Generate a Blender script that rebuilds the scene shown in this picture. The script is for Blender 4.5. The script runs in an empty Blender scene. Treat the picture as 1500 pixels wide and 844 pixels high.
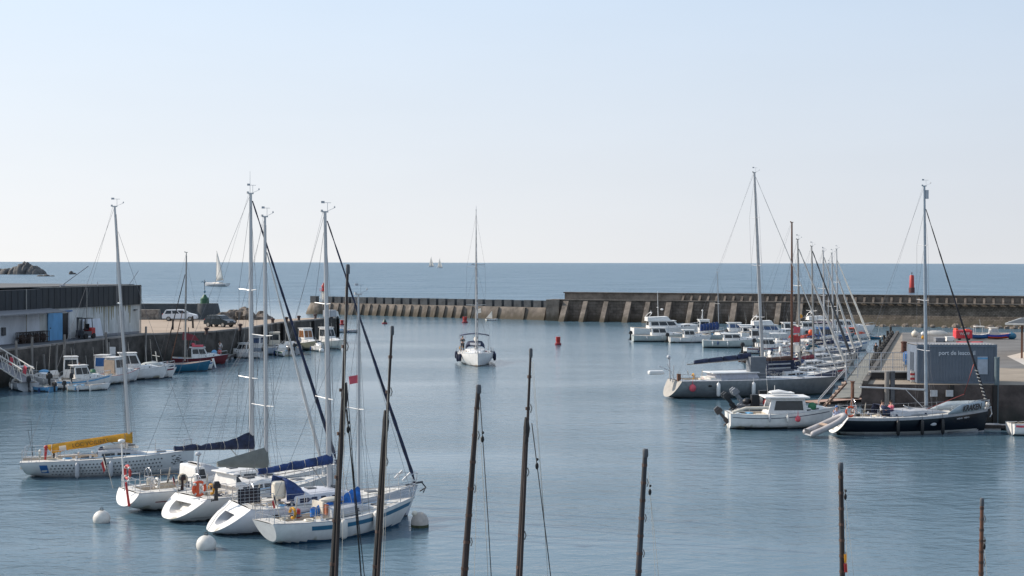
import bpy, math, random
from mathutils import Vector, Matrix, Euler
random.seed(7)
R = math.radians
sc = bpy.context.scene
col = sc.collection

# ------------------------------------------------------------------ camera
CAMZ = 11.5
F = 2100.0
CR = Matrix.Rotation(R(90 - 1.023), 3, 'X') @ Matrix.Rotation(R(0.115), 3, 'Z')
cd = bpy.data.cameras.new('camera'); cam = bpy.data.objects.new('camera', cd); col.objects.link(cam)
cd.sensor_width = 36; cd.lens = 36 * F / 1500; cd.clip_start = 0.5; cd.clip_end = 60000
cam.matrix_world = Matrix.Translation((0, 0, CAMZ)) @ CR.to_4x4()
sc.camera = cam
CO = Vector((0, 0, CAMZ))
def ray(px, py):
    return CR @ Vector(((px - 750) / F, -(py - 422) / F, -1))
def P(px, py, z=0.0):
    d = ray(px, py); t = (z - CAMZ) / d.z
    return CO + d * t
def PY(px, py, Y):
    d = ray(px, py); return CO + d * (Y / d.y)

# ------------------------------------------------------------------ materials
MATS = {}
def mat(name, c, rough=.5, metal=0., var=.12, scale=2.5, bump=0., bscale=20, c2=None, spec=.5, stain=None, brick=None, transl=0, stretch=(1, 1, 1)):
    if name in MATS: return MATS[name]
    m = bpy.data.materials.new(name); m.use_nodes = True; nt = m.node_tree; N = nt.nodes; L = nt.links
    b = N['Principled BSDF']; b.inputs['Roughness'].default_value = rough; b.inputs['Metallic'].default_value = metal
    b.inputs['Specular IOR Level'].default_value = spec
    tc = N.new('ShaderNodeTexCoord'); mp = N.new('ShaderNodeMapping'); L.new(tc.outputs['Object'], mp.inputs[0]); mp.inputs['Scale'].default_value = stretch
    nz = N.new('ShaderNodeTexNoise'); nz.inputs['Scale'].default_value = scale; nz.inputs['Detail'].default_value = 6; nz.inputs['Roughness'].default_value = .65
    L.new(mp.outputs[0], nz.inputs['Vector'])
    rp = N.new('ShaderNodeValToRGB'); L.new(nz.outputs[0], rp.inputs[0])
    a = [min(1, x * (1 - var)) for x in c[:3]]
    d = list(c2[:3]) if c2 else [min(1, x * (1 + var)) for x in c[:3]]
    rp.color_ramp.elements[0].position = .35; rp.color_ramp.elements[1].position = .65
    rp.color_ramp.elements[0].color = a + [1]; rp.color_ramp.elements[1].color = d + [1]
    out = rp.outputs[0]
    if brick:
        br = N.new('ShaderNodeTexBrick'); br.inputs['Scale'].default_value = brick[0]; br.inputs['Mortar Size'].default_value = brick[1]
        br.inputs['Color1'].default_value = (1, 1, 1, 1); br.inputs['Color2'].default_value = (.72, .7, .68, 1); br.inputs['Mortar'].default_value = (.35, .33, .31, 1)
        sx = N.new('ShaderNodeSeparateXYZ'); cx = N.new('ShaderNodeCombineXYZ'); L.new(tc.outputs['Object'], sx.inputs[0])
        L.new(sx.outputs[0], cx.inputs[0]); L.new(sx.outputs[2], cx.inputs[1]); L.new(cx.outputs[0], br.inputs['Vector'])
        mx = N.new('ShaderNodeMixRGB'); mx.blend_type = 'MULTIPLY'; mx.inputs[0].default_value = 1
        L.new(out, mx.inputs[1]); L.new(br.outputs[0], mx.inputs[2]); out = mx.outputs[0]
    if stain:   # (z level, softness, colour): a band of weed or dirt up to height z
        g = N.new('ShaderNodeNewGeometry'); sx = N.new('ShaderNodeSeparateXYZ'); L.new(g.outputs['Position'], sx.inputs[0])
        n2 = N.new('ShaderNodeTexNoise'); n2.inputs['Scale'].default_value = 1.1; n2.inputs['Detail'].default_value = 5
        mm = N.new('ShaderNodeMapping'); mm.inputs['Scale'].default_value = (1, 1, .25); L.new(g.outputs['Position'], mm.inputs[0]); L.new(mm.outputs[0], n2.inputs['Vector'])
        ad = N.new('ShaderNodeMath'); ad.operation = 'MULTIPLY_ADD'; ad.inputs[1].default_value = 2.4; L.new(n2.outputs[0], ad.inputs[0]); L.new(sx.outputs[2], ad.inputs[2])
        mr = N.new('ShaderNodeMapRange'); mr.inputs['From Min'].default_value = stain[0] + 1.2 - stain[1]; mr.inputs['From Max'].default_value = stain[0] + 1.2 + stain[1]
        mr.inputs['To Min'].default_value = 1; mr.inputs['To Max'].default_value = 0
        L.new(ad.outputs[0], mr.inputs[0])
        mx = N.new('ShaderNodeMixRGB'); L.new(mr.outputs[0], mx.inputs[0]); L.new(out, mx.inputs[1]); mx.inputs[2].default_value = list(stain[2]) + [1]; out = mx.outputs[0]
    L.new(out, b.inputs['Base Color'])
    if transl:
        tr_ = N.new('ShaderNodeBsdfTranslucent'); L.new(out, tr_.inputs[0]); ms = N.new('ShaderNodeMixShader'); ms.inputs[0].default_value = transl
        L.new(b.outputs[0], ms.inputs[1]); L.new(tr_.outputs[0], ms.inputs[2]); L.new(ms.outputs[0], N['Material Output'].inputs[0])
    if bump:
        nb = N.new('ShaderNodeTexNoise'); nb.inputs['Scale'].default_value = bscale; nb.inputs['Detail'].default_value = 5; L.new(mp.outputs[0], nb.inputs['Vector'])
        bp = N.new('ShaderNodeBump'); bp.inputs['Strength'].default_value = bump; bp.inputs['Distance'].default_value = .05; L.new(nb.outputs[0], bp.inputs['Height']); L.new(bp.outputs[0], b.inputs['Normal'])
    MATS[name] = m; return m
white = mat('white_gelcoat', (.72, .71, .69), .3, var=.08, stain=(-.02, .14, (.36, .33, .24)))
cream = mat('cream_gelcoat', (.66, .60, .50), .4, var=.1)
offw = mat('deck_white', (.6, .58, .54), .55, var=.12)
lgrey = mat('light_grey', (.42, .43, .45), .45)
grey = mat('mid_grey', (.2, .21, .23), .5)
dgrey = mat('dark_grey', (.07, .075, .085), .5)
black = mat('black_rubber', (.014, .014, .016), .5)
glass = mat('tinted_glass', (.018, .024, .03), .08, var=.3)
blueglass = mat('blue_glass', (.03, .07, .16), .08, var=.3)
alu = mat('mast_aluminium', (.5, .5, .5), .38, .25, var=.07, stretch=(1, 1, .1))
alud = mat('dull_aluminium', (.33, .32, .3), .45, .3, var=.1)
steel = mat('stainless', (.55, .55, .56), .25, .85)
wire = mat('rigging_wire', (.16, .16, .17), .4, .5)
rope = mat('dark_rope', (.03, .028, .027), .8)
ropel = mat('light_rope', (.45, .42, .36), .8)
navy = mat('navy_canvas', (.014, .022, .055), .8, bump=1, bscale=5, var=.45)
navy2 = mat('blue_canvas', (.018, .045, .15), .8, bump=1, bscale=5, var=.45)
bright = mat('bright_blue_canvas', (.015, .13, .44), .75, bump=1, bscale=5, var=.4)
greyc = mat('grey_canvas', (.17, .18, .165), .85, bump=.8, bscale=3, var=.12)
yellow = mat('yellow_canvas', (.72, .40, .05), .8, transl=.35, bump=.8, bscale=3.5, var=.25)
brownc = mat('brown_canvas', (.10, .05, .035), .8, bump=.3)
whitesail = mat('white_sailcloth', (.8, .78, .74), .7, bump=.2, bscale=5, var=.05, transl=.5)
whsail2 = mat('furled_sailcloth', (.55, .54, .52), .7, bump=.4, bscale=9, var=.1)
red = mat('red_paint', (.42, .03, .03), .45)
orange = mat('orange_plastic', (.62, .09, .03), .5)
pink = mat('faded_red', (.62, .09, .12), .55)
dred = mat('dark_red_paint', (.2, .02, .03), .4)
blue = mat('blue_paint', (.03, .12, .32), .4)
lblue = mat('light_blue_paint', (.12, .33, .55), .5)
teal = mat('teal_paint', (.02, .12, .2), .4)
green = mat('green_paint', (.03, .17, .08), .5)
wood = mat('varnished_wood', (.13, .055, .03), .45, var=.25, stretch=(1, 1, .1), scale=6)
woodd = mat('dark_tarred_wood', (.01, .009, .009), .6, var=.5, stretch=(1, 1, .08), scale=9, bump=.5, bscale=14)
woodb = mat('weathered_brown_wood', (.034, .024, .022), .65, var=.5, stretch=(1, 1, .08), scale=9, bump=.5, bscale=14)
plank = mat('planks', (.33, .24, .18), .8, var=.25, scale=5, bump=.3)
hullgrey = mat('bare_aluminium_hull', (.22, .235, .245), .45, .15, var=.15)
hullnavy = mat('navy_gelcoat', (.004, .006, .012), .3)
hullblue = mat('blue_gelcoat', (.02, .05, .14), .3)
pale = mat('pale_green_grey_gelcoat', (.42, .47, .46), .35)
skin = mat('skin', (.45, .26, .19), .55)
hairm = mat('brown_hair', (.04, .025, .015), .7)
concrete = mat('quay_concrete', (.27, .245, .225), .9, var=.25, scale=.6, bump=.6, bscale=3)
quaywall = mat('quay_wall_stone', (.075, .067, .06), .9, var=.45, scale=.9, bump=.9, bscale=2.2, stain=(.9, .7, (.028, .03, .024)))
sand = mat('sandy_pavement', (.33, .26, .2), .95, var=.12, scale=.15, bump=.3, bscale=6)
asphalt = mat('asphalt', (.13, .125, .12), .9, var=.2, scale=.3, bump=.3, bscale=8)
shadepav = mat('shaded_pavement', (.115, .12, .13), .9, var=.15, scale=.5)  # pavement with the warehouse's shadow put into its grey colour
bwmat = mat('breakwater_concrete', (.15, .127, .106), .92, var=.32, scale=.5, bump=.8, bscale=1.5, c2=(.25, .21, .175), stain=(1.1, .6, (.085, .07, .05)))
bwmat2 = mat('breakwater_masonry', (.15, .125, .105), .92, var=.4, scale=.6, bump=.8, bscale=1.5, brick=(.45, .012), stain=(.9, .6, (.075, .06, .042)))
bwstone = mat('coursed_stone', (.15, .125, .1), .92, var=.4, scale=.9, bump=1., bscale=2, brick=(.9, .03), stain=(1.0, .6, (.09, .075, .05)))
blockm = mat('parapet_concrete', (.07, .075, .08), .9, var=.3, scale=.8, bump=.6, bscale=2)
rockm = mat('rock', (.15, .125, .105), .9, var=.5, scale=1.3, bump=1., bscale=4)
rockfar = mat('dark_rock', (.095, .092, .088), .9, var=.4, scale=.3)
tyre = mat('tyre_rubber', (.02, .02, .021), .85)

# ------------------------------------------------------------------ mesh building
class MB:
    def __init__(s): s.v = []; s.f = []; s.m = []
    def add(s, vs, fs, mi=0):
        o = len(s.v); s.v += [Vector(v) for v in vs]; s.f += [[i + o for i in f] for f in fs]; s.m += [mi] * len(fs); return s
    def box(s, c, d, rz=0, mi=0, rx=0, ry=0):
        M = Matrix.Translation(c) @ Euler((rx, ry, rz)).to_matrix().to_4x4()
        x, y, z = d[0] / 2, d[1] / 2, d[2] / 2
        vs = [M @ Vector(v) for v in ((-x, -y, -z), (x, -y, -z), (x, y, -z), (-x, y, -z), (-x, -y, z), (x, -y, z), (x, y, z), (-x, y, z))]
        return s.add(vs, [(0, 3, 2, 1), (4, 5, 6, 7), (0, 1, 5, 4), (1, 2, 6, 5), (2, 3, 7, 6), (3, 0, 4, 7)], mi)
    def hexa(s, p, mi=0):   # 4 bottom, 4 top points
        return s.add(p, [(0, 3, 2, 1), (4, 5, 6, 7), (0, 1, 5, 4), (1, 2, 6, 5), (2, 3, 7, 6), (3, 0, 4, 7)], mi)
    def tube(s, p0, p1, r0, r1=None, n=6, mi=0, sq=1):
        return s.path([p0, p1], [r0, r0 if r1 is None else r1], n, mi, sq)
    def path(s, pts, rs, n=6, mi=0, sq=1):
        pts = [Vector(p) for p in pts]
        if not hasattr(rs, '__len__'): rs = [rs] * len(pts)
        rings = []
        for i, p in enumerate(pts):
            d = (pts[min(i + 1, len(pts) - 1)] - pts[max(i - 1, 0)])
            if d.length < 1e-9: d = Vector((0, 0, 1))
            d.normalize()
            up = Vector((0, 0, 1)) if abs(d.z) < .9 else Vector((1, 0, 0))
            a = d.cross(up).normalized(); b = d.cross(a).normalized()
            rings.append([p + (a * math.cos(2 * math.pi * k / n) * sq + b * math.sin(2 * math.pi * k / n)) * rs[i] for k in range(n)])
        return s.loft(rings, mi)
    def loft(s, rings, mi=0, cap=True, closed=True):
        n = len(rings[0]); vs = [v for r in rings for v in r]; fs = []
        for i in range(len(rings) - 1):
            for k in range(n if closed else n - 1):
                k2 = (k + 1) % n
                fs.append((i * n + k, i * n + k2, (i + 1) * n + k2, (i + 1) * n + k))
        if cap and closed:
            fs.append(tuple(reversed(range(n)))); fs.append(tuple(range((len(rings) - 1) * n, len(rings) * n)))
        return s.add(vs, fs, mi)
    def lathe(s, c, prof, n=12, mi=0, axis='z'):
        rings = []
        for r, z in prof:
            ring = []
            for k in range(n):
                a = 2 * math.pi * k / n
                v = (r * math.cos(a), r * math.sin(a), z)
                if axis == 'x': v = (v[2], v[0], v[1])
                if axis == 'y': v = (v[0], v[2], v[1])
                ring.append(Vector(c) + Vector(v))
            rings.append(ring)
        return s.loft(rings, mi)
    def sphere(s, c, r, n=10, mi=0, sc=(1, 1, 1), jit=0, rnd=None):
        rings = []; m = max(4, n // 2 + 1); C = Vector(c)
        vs = [C + Vector((0, 0, -r * sc[2]))]; fs = []
        for i in range(1, m):
            ph = math.pi * i / m
            for k in range(n):
                a = 2 * math.pi * k / n
                j = 1 + (rnd.uniform(-jit, jit) if rnd else 0)
                vs.append(C + Vector((r * sc[0] * math.sin(ph) * math.cos(a), r * sc[1] * math.sin(ph) * math.sin(a), -r * sc[2] * math.cos(ph))) * j + C * 0 - C * (j - 1))
        vs.append(C + Vector((0, 0, r * sc[2])))
        for k in range(n): fs.append((0, 1 + (k + 1) % n, 1 + k))
        for i in range(m - 2):
            for k in range(n):
                k2 = (k + 1) % n
                fs.append((1 + i * n + k, 1 + i * n + k2, 1 + (i + 1) * n + k2, 1 + (i + 1) * n + k))
        t = len(vs) - 1
        for k in range(n): fs.append((1 + (m - 2) * n + k, 1 + (m - 2) * n + (k + 1) % n, t))
        return s.add(vs, fs, mi)
    def quad(s, a, b, c, d, mi=0): return s.add([a, b, c, d], [(0, 1, 2, 3)], mi)
    def torus(s, c, R_, r, axis='y', n=14, k=6, mi=0, arc=1.0):
        pts = []
        for i in range(n + 1):
            a = 2 * math.pi * arc * i / n
            v = (R_ * math.cos(a), 0, R_ * math.sin(a))
            if axis == 'z': v = (v[0], v[2], 0)
            if axis == 'x': v = (0, v[0], v[2])
            pts.append(Vector(c) + Vector(v))
        return s.path(pts, r, k, mi)
    def build(s, name, mats, parent=None, smooth=40, loc=None):
        me = bpy.data.meshes.new(name); me.from_pydata([tuple(v) for v in s.v], [], s.f)
        if not hasattr(mats, '__len__'): mats = [mats]
        for m in mats: me.materials.append(m)
        me.polygons.foreach_set('material_index', s.m)
        me.update()
        import bmesh
        bm = bmesh.new(); bm.from_mesh(me); bmesh.ops.recalc_face_normals(bm, faces=bm.faces); bm.to_mesh(me); bm.free()
        if smooth:
            me.polygons.foreach_set('use_smooth', [True] * len(me.polygons)); me.set_sharp_from_angle(angle=R(smooth))
        o = bpy.data.objects.new(name, me); col.objects.link(o)
        if parent: o.parent = parent
        if loc is not None: o.location = loc
        return o
def tag(o, label=None, cat=None, group=None, kind=None):
    if label: o['label'] = label
    if cat: o['category'] = cat
    if group: o['group'] = group
    if kind: o['kind'] = kind
    return o
def empty(name, loc, rz=0, label=None, cat=None, group=None):
    o = bpy.data.objects.new(name, None); col.objects.link(o); o.location = loc; o.rotation_euler = (0, 0, rz)
    o.empty_display_size = .3
    return tag(o, label, cat, group)
def struct(o): return tag(o, kind='structure')
def text_mesh(name, body, size, m, parent=None, depth=.004, bold=0, loc=(0, 0, 0), rot=(0, 0, 0), sx=1, shear=0):
    cu = bpy.data.curves.new(name, 'FONT'); cu.body = body; cu.size = size; cu.extrude = depth; cu.offset = bold; cu.align_x = 'CENTER'; cu.align_y = 'CENTER'; cu.resolution_u = 3; cu.shear = shear
    t = bpy.data.objects.new(name, cu); col.objects.link(t)
    dg = bpy.context.evaluated_depsgraph_get(); me = bpy.data.meshes.new_from_object(t.evaluated_get(dg))
    bpy.data.objects.remove(t); me.materials.clear(); me.materials.append(m)
    o = bpy.data.objects.new(name, me); col.objects.link(o); o.parent = parent
    o.location = loc; o.rotation_euler = rot; o.scale = (sx, 1, 1)
    return o
def chaikin(pts, k=2):
    for _ in range(k):
        q = [pts[0]]
        for a, b in zip(pts, pts[1:]):
            a = Vector(a); b = Vector(b); q += [a * .75 + b * .25, a * .25 + b * .75]
        q.append(pts[-1]); pts = q
    return pts

# ------------------------------------------------------------------ hulls
class Hull:
    def __init__(s, L, B, fb, tr=.75, bowrake=.6, sternrake=.6, zk=(.1, -.35, -.1), chine=False, full=2.2, tmax=.42, bowexp=1.0, n=22):
        s.L, s.B, s.fb, s.tr, s.br, s.sr, s.zk, s.chine, s.full, s.tmax = L, B, fb, tr, bowrake, sternrake, zk, chine, full, tmax
        s.n = n
    def f(s, t):
        if t < s.tmax: return s.tr + (1 - s.tr) * math.sin(math.pi / 2 * t / s.tmax)
        u = (t - s.tmax) / (1 - s.tmax); return max(0.0, 1 - u ** s.full)
    def sheer(s, t):
        a, m, b = s.fb; k = 4 * (m - (a + b) / 2)
        return a + (b - a) * t + k * t * (1 - t) * 1.0
    def keel(s, t):
        a, m, b = s.zk
        if t < .35: return a + (m - a) * math.sin(math.pi / 2 * t / .35)
        u = (t - .35) / .65; return m + (b - m) * u ** 2.5
    def xoff(s, t, z):
        h = max(z, -.3) / s.sheer(t)
        return t * s.L + s.sr * h * (1 - t) ** 5 + s.br * h * t ** 6
    def sec(s, t, u, out=0):
        b = max(s.B / 2 * s.f(t), .015); zk = s.keel(t); sh = s.sheer(t)
        if s.chine:
            pts = [(0, zk), (.45, zk + .18 * (sh - zk)), (.86, zk + .36 * (sh - zk)), (.95, zk + .7 * (sh - zk)), (1, sh)]
            k = u * 4; i = min(3, int(k)); fr = k - i
            y = b * (pts[i][0] * (1 - fr) + pts[i + 1][0] * fr); z = pts[i][1] * (1 - fr) + pts[i + 1][1] * fr
        else:
            flare = 1 - .25 * t
            y = b * math.sin(u * math.pi / 2) ** (.75 + .5 * max(0, t - .6)); z = zk + (sh - zk) * (1 - math.cos(u * math.pi / 2)) ** .85
        return Vector((s.xoff(t, z), y + (out if y > 0 else 0), z))
    def ts(s): return [i / s.n for i in range(s.n)] + [.985, 1]
    def build(s, parent, hm, boot=None, name='hull', bootz=.1):
        mb = MB(); us = [i / 12 for i in range(13)] if not s.chine else [i / 8 for i in range(9)]
        rings = []
        for t in s.ts():
            half = [s.sec(t, u) for u in us]
            rings.append([Vector((p.x, -p.y, p.z)) for p in reversed(half)] + half[1:])
        n = len(rings[0])
        mb.loft(rings, 0, cap=False, closed=False)
        # boot top: faces whose centre lies low
        for i, f in enumerate(mb.f):
            if boot and sum(mb.v[k].z for k in f) / 4 < bootz: mb.m[i] = 1
        o = mb.build(name, [hm, boot or hm], parent, 60)
        s.ring0 = rings[0]
        return o
    def stripe(s, parent, m, u0, u1, t0=.02, t1=.97, name='stripe', out=.006, wid=None):
        # u measured as fraction of the freeboard from the sheer downwards, in metres
        for sg in (1, -1):
            mb = MB(); r = []
            for i in range(25):
                t = t0 + (t1 - t0) * i / 24
                sh = s.sheer(t)
                def at(z):
                    lo, hi = 0., 1.
                    for _ in range(16):
                        mid = (lo + hi) / 2
                        if s.sec(t, mid).z < z: lo = mid
                        else: hi = mid
                    p = s.sec(t, lo); return Vector((p.x, (p.y + out) * sg, z))
                r.append([at(sh - u0), at(sh - (u0 + u1) / 2), at(sh - u1)])
            mb.loft(r, 0, cap=False, closed=False); mb.build(name, m, parent, 60)
    def band(s, parent, m, z0, z1, t0=.0, t1=.98, name='boot_stripe', out=.008):
        for sg in (1, -1):
            mb = MB(); r = [[s.side(t0 + (t1 - t0) * i / 24, z, sg, out) for z in (z0, (z0 + z1) / 2, z1)] for i in range(25)]
            mb.loft(r, 0, cap=False, closed=False); mb.build(name, m, parent, 60)
    def side(s, t, z, sg=-1, out=.01):
        lo, hi = 0., 1.
        for _ in range(16):
            mid = (lo + hi) / 2
            if s.sec(t, mid).z < z: lo = mid
            else: hi = mid
        p = s.sec(t, lo); return Vector((p.x, (p.y + out) * sg, z))
    def transom(s, parent, m, recess=0, m2=None, inset=.66, solid=True):
        ring = s.ring0; c = sum(ring, Vector()) / len(ring); mb = MB(); n = len(ring)
        if recess:
            c = c + Vector((0, 0, .03)); top = s.sheer(0)
            inn = [c + (p - c) * inset for p in ring]
            back = [p + Vector((recess, 0, 0)) for p in inn]
            mb.add(ring + inn, [(i, i + 1, n + i + 1, n + i) for i in range(n - 1)] + [(n - 1, 0, n, 2 * n - 1)])
            mb.add(inn + back, [(i, i + 1, n + i + 1, n + i) for i in range(n - 1)] + [(n - 1, 0, n, 2 * n - 1)], 1)
            mb.add(back, [tuple(range(n))], 1)
            zc = c.z - .1
            mb.box((c.x + recess * .6, 0, zc - .1), (recess * .7, s.B * s.tr * .3, .12), mi=1)
        else:
            mb.add([p - Vector((.003, 0, 0)) for p in ring], [tuple(range(n))])
        return mb.build('transom', [m, m2 or m], parent, 0)
    def deck(s, parent, m, ck=None, m2=None, cw=.55, cd=.45, drop=.0, name='deck'):
        mb = MB(); ts = s.ts()
        if ck:
            ts = sorted(set(ts + [ck[0], ck[1]])); ts = [t for t in ts]
        def row(t):
            sh = s.sheer(t) - drop; b = max(s.B / 2 * s.f(t) - .012, .003); x = s.xoff(t, sh)
            return [Vector((x, -b, sh)), Vector((x, -b * cw, sh + .04 * b)), Vector((x, b * cw, sh + .04 * b)), Vector((x, b, sh))]
        rows = [row(t) for t in ts]
        for i in range(len(ts) - 1):
            a, b = rows[i], rows[i + 1]; tm = (ts[i] + ts[i + 1]) / 2
            mb.quad(a[0], b[0], b[1], a[1]); mb.quad(a[2], b[2], b[3], a[3])
            if ck and ck[0] < tm < ck[1]:
                dn = Vector((0, 0, -cd)); mb.quad(a[1] + dn, b[1] + dn, b[2] + dn, a[2] + dn, 1)
                mb.quad(a[1], b[1], b[1] + dn, a[1] + dn, 1); mb.quad(a[2], b[2], b[2] + dn, a[2] + dn, 1)
                if abs(ts[i] - ck[0]) < 1e-6 and ck[0] > 0.01: mb.quad(a[1], a[2], a[2] + dn, a[1] + dn, 1)
                if abs(ts[i + 1] - ck[1]) < 1e-6: mb.quad(b[1], b[2], b[2] + dn, b[1] + dn, 1)
            else: mb.quad(a[1], b[1], b[2], a[2])
        o = mb.build(name, [m, m2 or m], parent, 30)
        # toe rail
        rl = MB()
        for sg in (1, -1):
            pts = [Vector((s.xoff(t, s.sheer(t)), sg * (max(s.B / 2 * s.f(t), .012) - .01), s.sheer(t) + .015)) for t in s.ts()]
            rl.path(pts, .022, 4)
        s.rail = rl
        return o
def facewin(p, u0, u1, v0, v1, out=.012, th=.006):
    """a panel lying on the quad p00,p10,p11,p01 (list), as a thin slab"""
    p = [Vector(q) for q in p]
    nrm = (p[1] - p[0]).cross(p[3] - p[0]).normalized()
    def at(u, v): return (p[0] * (1 - u) + p[1] * u) * (1 - v) + (p[3] * (1 - u) + p[2] * u) * v
    q = [at(u0, v0), at(u1, v0), at(u1, v1), at(u0, v1)]
    return [a - nrm * th for a in q] + [a + nrm * out for a in q]
def house(parent, x0, x1, w, z0, h, rf=.3, rb=0., taper=.88, m=None, gm=None, roof=.12, rm=None, sides=2, front=2, back=0, name='cabin', wv=(.42, .88), rth=.07, wx=(0.06, .94), whole=False, roofpart=True, wf=None):
    """pilot house: box with raked ends, windows as own meshes, roof slab. x0 aft, x1 forward"""
    w = w / 2; wt = w * taper; wf = w if wf is None else wf / 2; wft = wf * taper
    b = [Vector((x0, -w, z0)), Vector((x1, -wf, z0)), Vector((x1, wf, z0)), Vector((x0, w, z0))]
    t = [Vector((x0 + rb, -wt, z0 + h)), Vector((x1 - rf, -wft, z0 + h)), Vector((x1 - rf, wft, z0 + h)), Vector((x0 + rb, wt, z0 + h))]
    mb = MB(); mb.hexa(b + t); body = mb.build(name, m, parent, 0)
    bv = body.modifiers.new('b', 'BEVEL'); bv.width = min(.05, h * .15); bv.segments = 2
    faces = [([b[0], b[1], t[1], t[0]], sides), ([b[2], b[3], t[3], t[2]], sides), ([b[1], b[2], t[2], t[1]], front), ([b[3], b[0], t[0], t[3]], back)]
    for q, n in faces:
        for i in range(n):
            a = wx[0] + (wx[1] - wx[0]) * (i + .05) / n; c = wx[0] + (wx[1] - wx[0]) * (i + .95) / n
            w_ = MB(); w_.hexa(facewin(q, a, c, wv[0], wv[1])); w_.build('window', gm or glass, body, 0)
    if roofpart:
        rr = MB(); ro = roof
        p = [t[0] + Vector((-ro, -ro * .5, .01)), t[1] + Vector((ro * .6, -ro * .5, .01)), t[2] + Vector((ro * .6, ro * .5, .01)), t[3] + Vector((-ro, ro * .5, .01))]
        rr.hexa(p + [v + Vector((0, 0, rth)) for v in p]); r_ = rr.build('roof', rm or m, parent, 0)
        bv = r_.modifiers.new('b', 'BEVEL'); bv.width = rth * .4; bv.segments = 2
    return body
def fender(parent, x, y, z, m=white, L=.6, r=.13, name='fender'):
    mb = MB(); mb.lathe((x, y, z), [(.02, -L / 2 - .05), (r * .6, -L / 2), (r, -L / 2 + .09), (r, L / 2 - .09), (r * .6, L / 2), (.02, L / 2 + .05)], 10)
    mb.tube((x, y, z + L / 2), (x, y * .97, z + L / 2 + .4), .012)
    return mb.build(name, m, parent)
def ballfender(parent, x, y, z, r=.22, m=pink):
    mb = MB(); mb.sphere((x, y, z), r, 10, sc=(1, 1, 1.1)); mb.tube((x, y, z + r), (x, y, z + r + .35), .03, .012)
    return mb.build('ball_fender', m, parent)
def outboard(parent, x, y, z, s=1, m=black, tilt=0):
    c = math.cos(tilt); n = math.sin(tilt)
    def tr(v):
        a, b, d = v; return Vector((x + (a * c - d * n) * s, y + b * s, z + (a * n + d * c) * s))
    mb = MB()
    def bx(c_, d_, tp=1):
        vs = []
        for dz in (-1, 1):
            k = tp if dz == 1 else 1
            for dx, dy in ((-1, -1), (1, -1), (1, 1), (-1, 1)): vs.append(tr((c_[0] + dx * d_[0] / 2 * k, c_[1] + dy * d_[1] / 2 * k, c_[2] + dz * d_[2] / 2)))
        mb.hexa(vs)
    bx((-.2, 0, .5), (.5, .34, .3)); bx((-.2, 0, .74), (.46, .32, .18), .7)
    bx((-.22, 0, .1), (.2, .14, .55)); bx((-.24, 0, -.3), (.3, .05, .3)); bx((-.3, 0, -.5), (.42, .12, .1))
    mb.sphere(tr((-.58, 0, -.5)), .12 * s, 8, sc=(.3, 1, 1))
    o = mb.build('outboard_motor', m, parent, 40); bv = o.modifiers.new('b', 'BEVEL'); bv.width = .03; bv.segments = 2; bv.limit_method = 'ANGLE'
    return o
def flag(parent, x, z, cols, h=1.0, y=0, s=.45, name='ensign'):
    mb = MB(); mb.tube((x, y, z), (x - .25 * h, y, z + h), .014)
    st = mb.build('flagstaff', ropel, parent)
    f = MB(); n = len(cols); top = Vector((x - .25 * h, y, z + h))
    for i in range(n):
        for j in range(3):
            def pt(k, v):
                return top + Vector((-.06 * k * s, .1 * math.sin(k * 2.2) * s + .18 * k * s / 3, -.22 * k * s - v * s * .75)) + Vector((v * .2 * s, 0, 0))
            a = i + j / 3; b = i + (j + 1) / 3
            f.quad(pt(a, 0), pt(b, 0), pt(b, 1), pt(a, 1), i)
    o = f.build(name, cols, parent, 0); sd = o.modifiers.new('s', 'SOLIDIFY'); sd.thickness = .008
    return o
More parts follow.
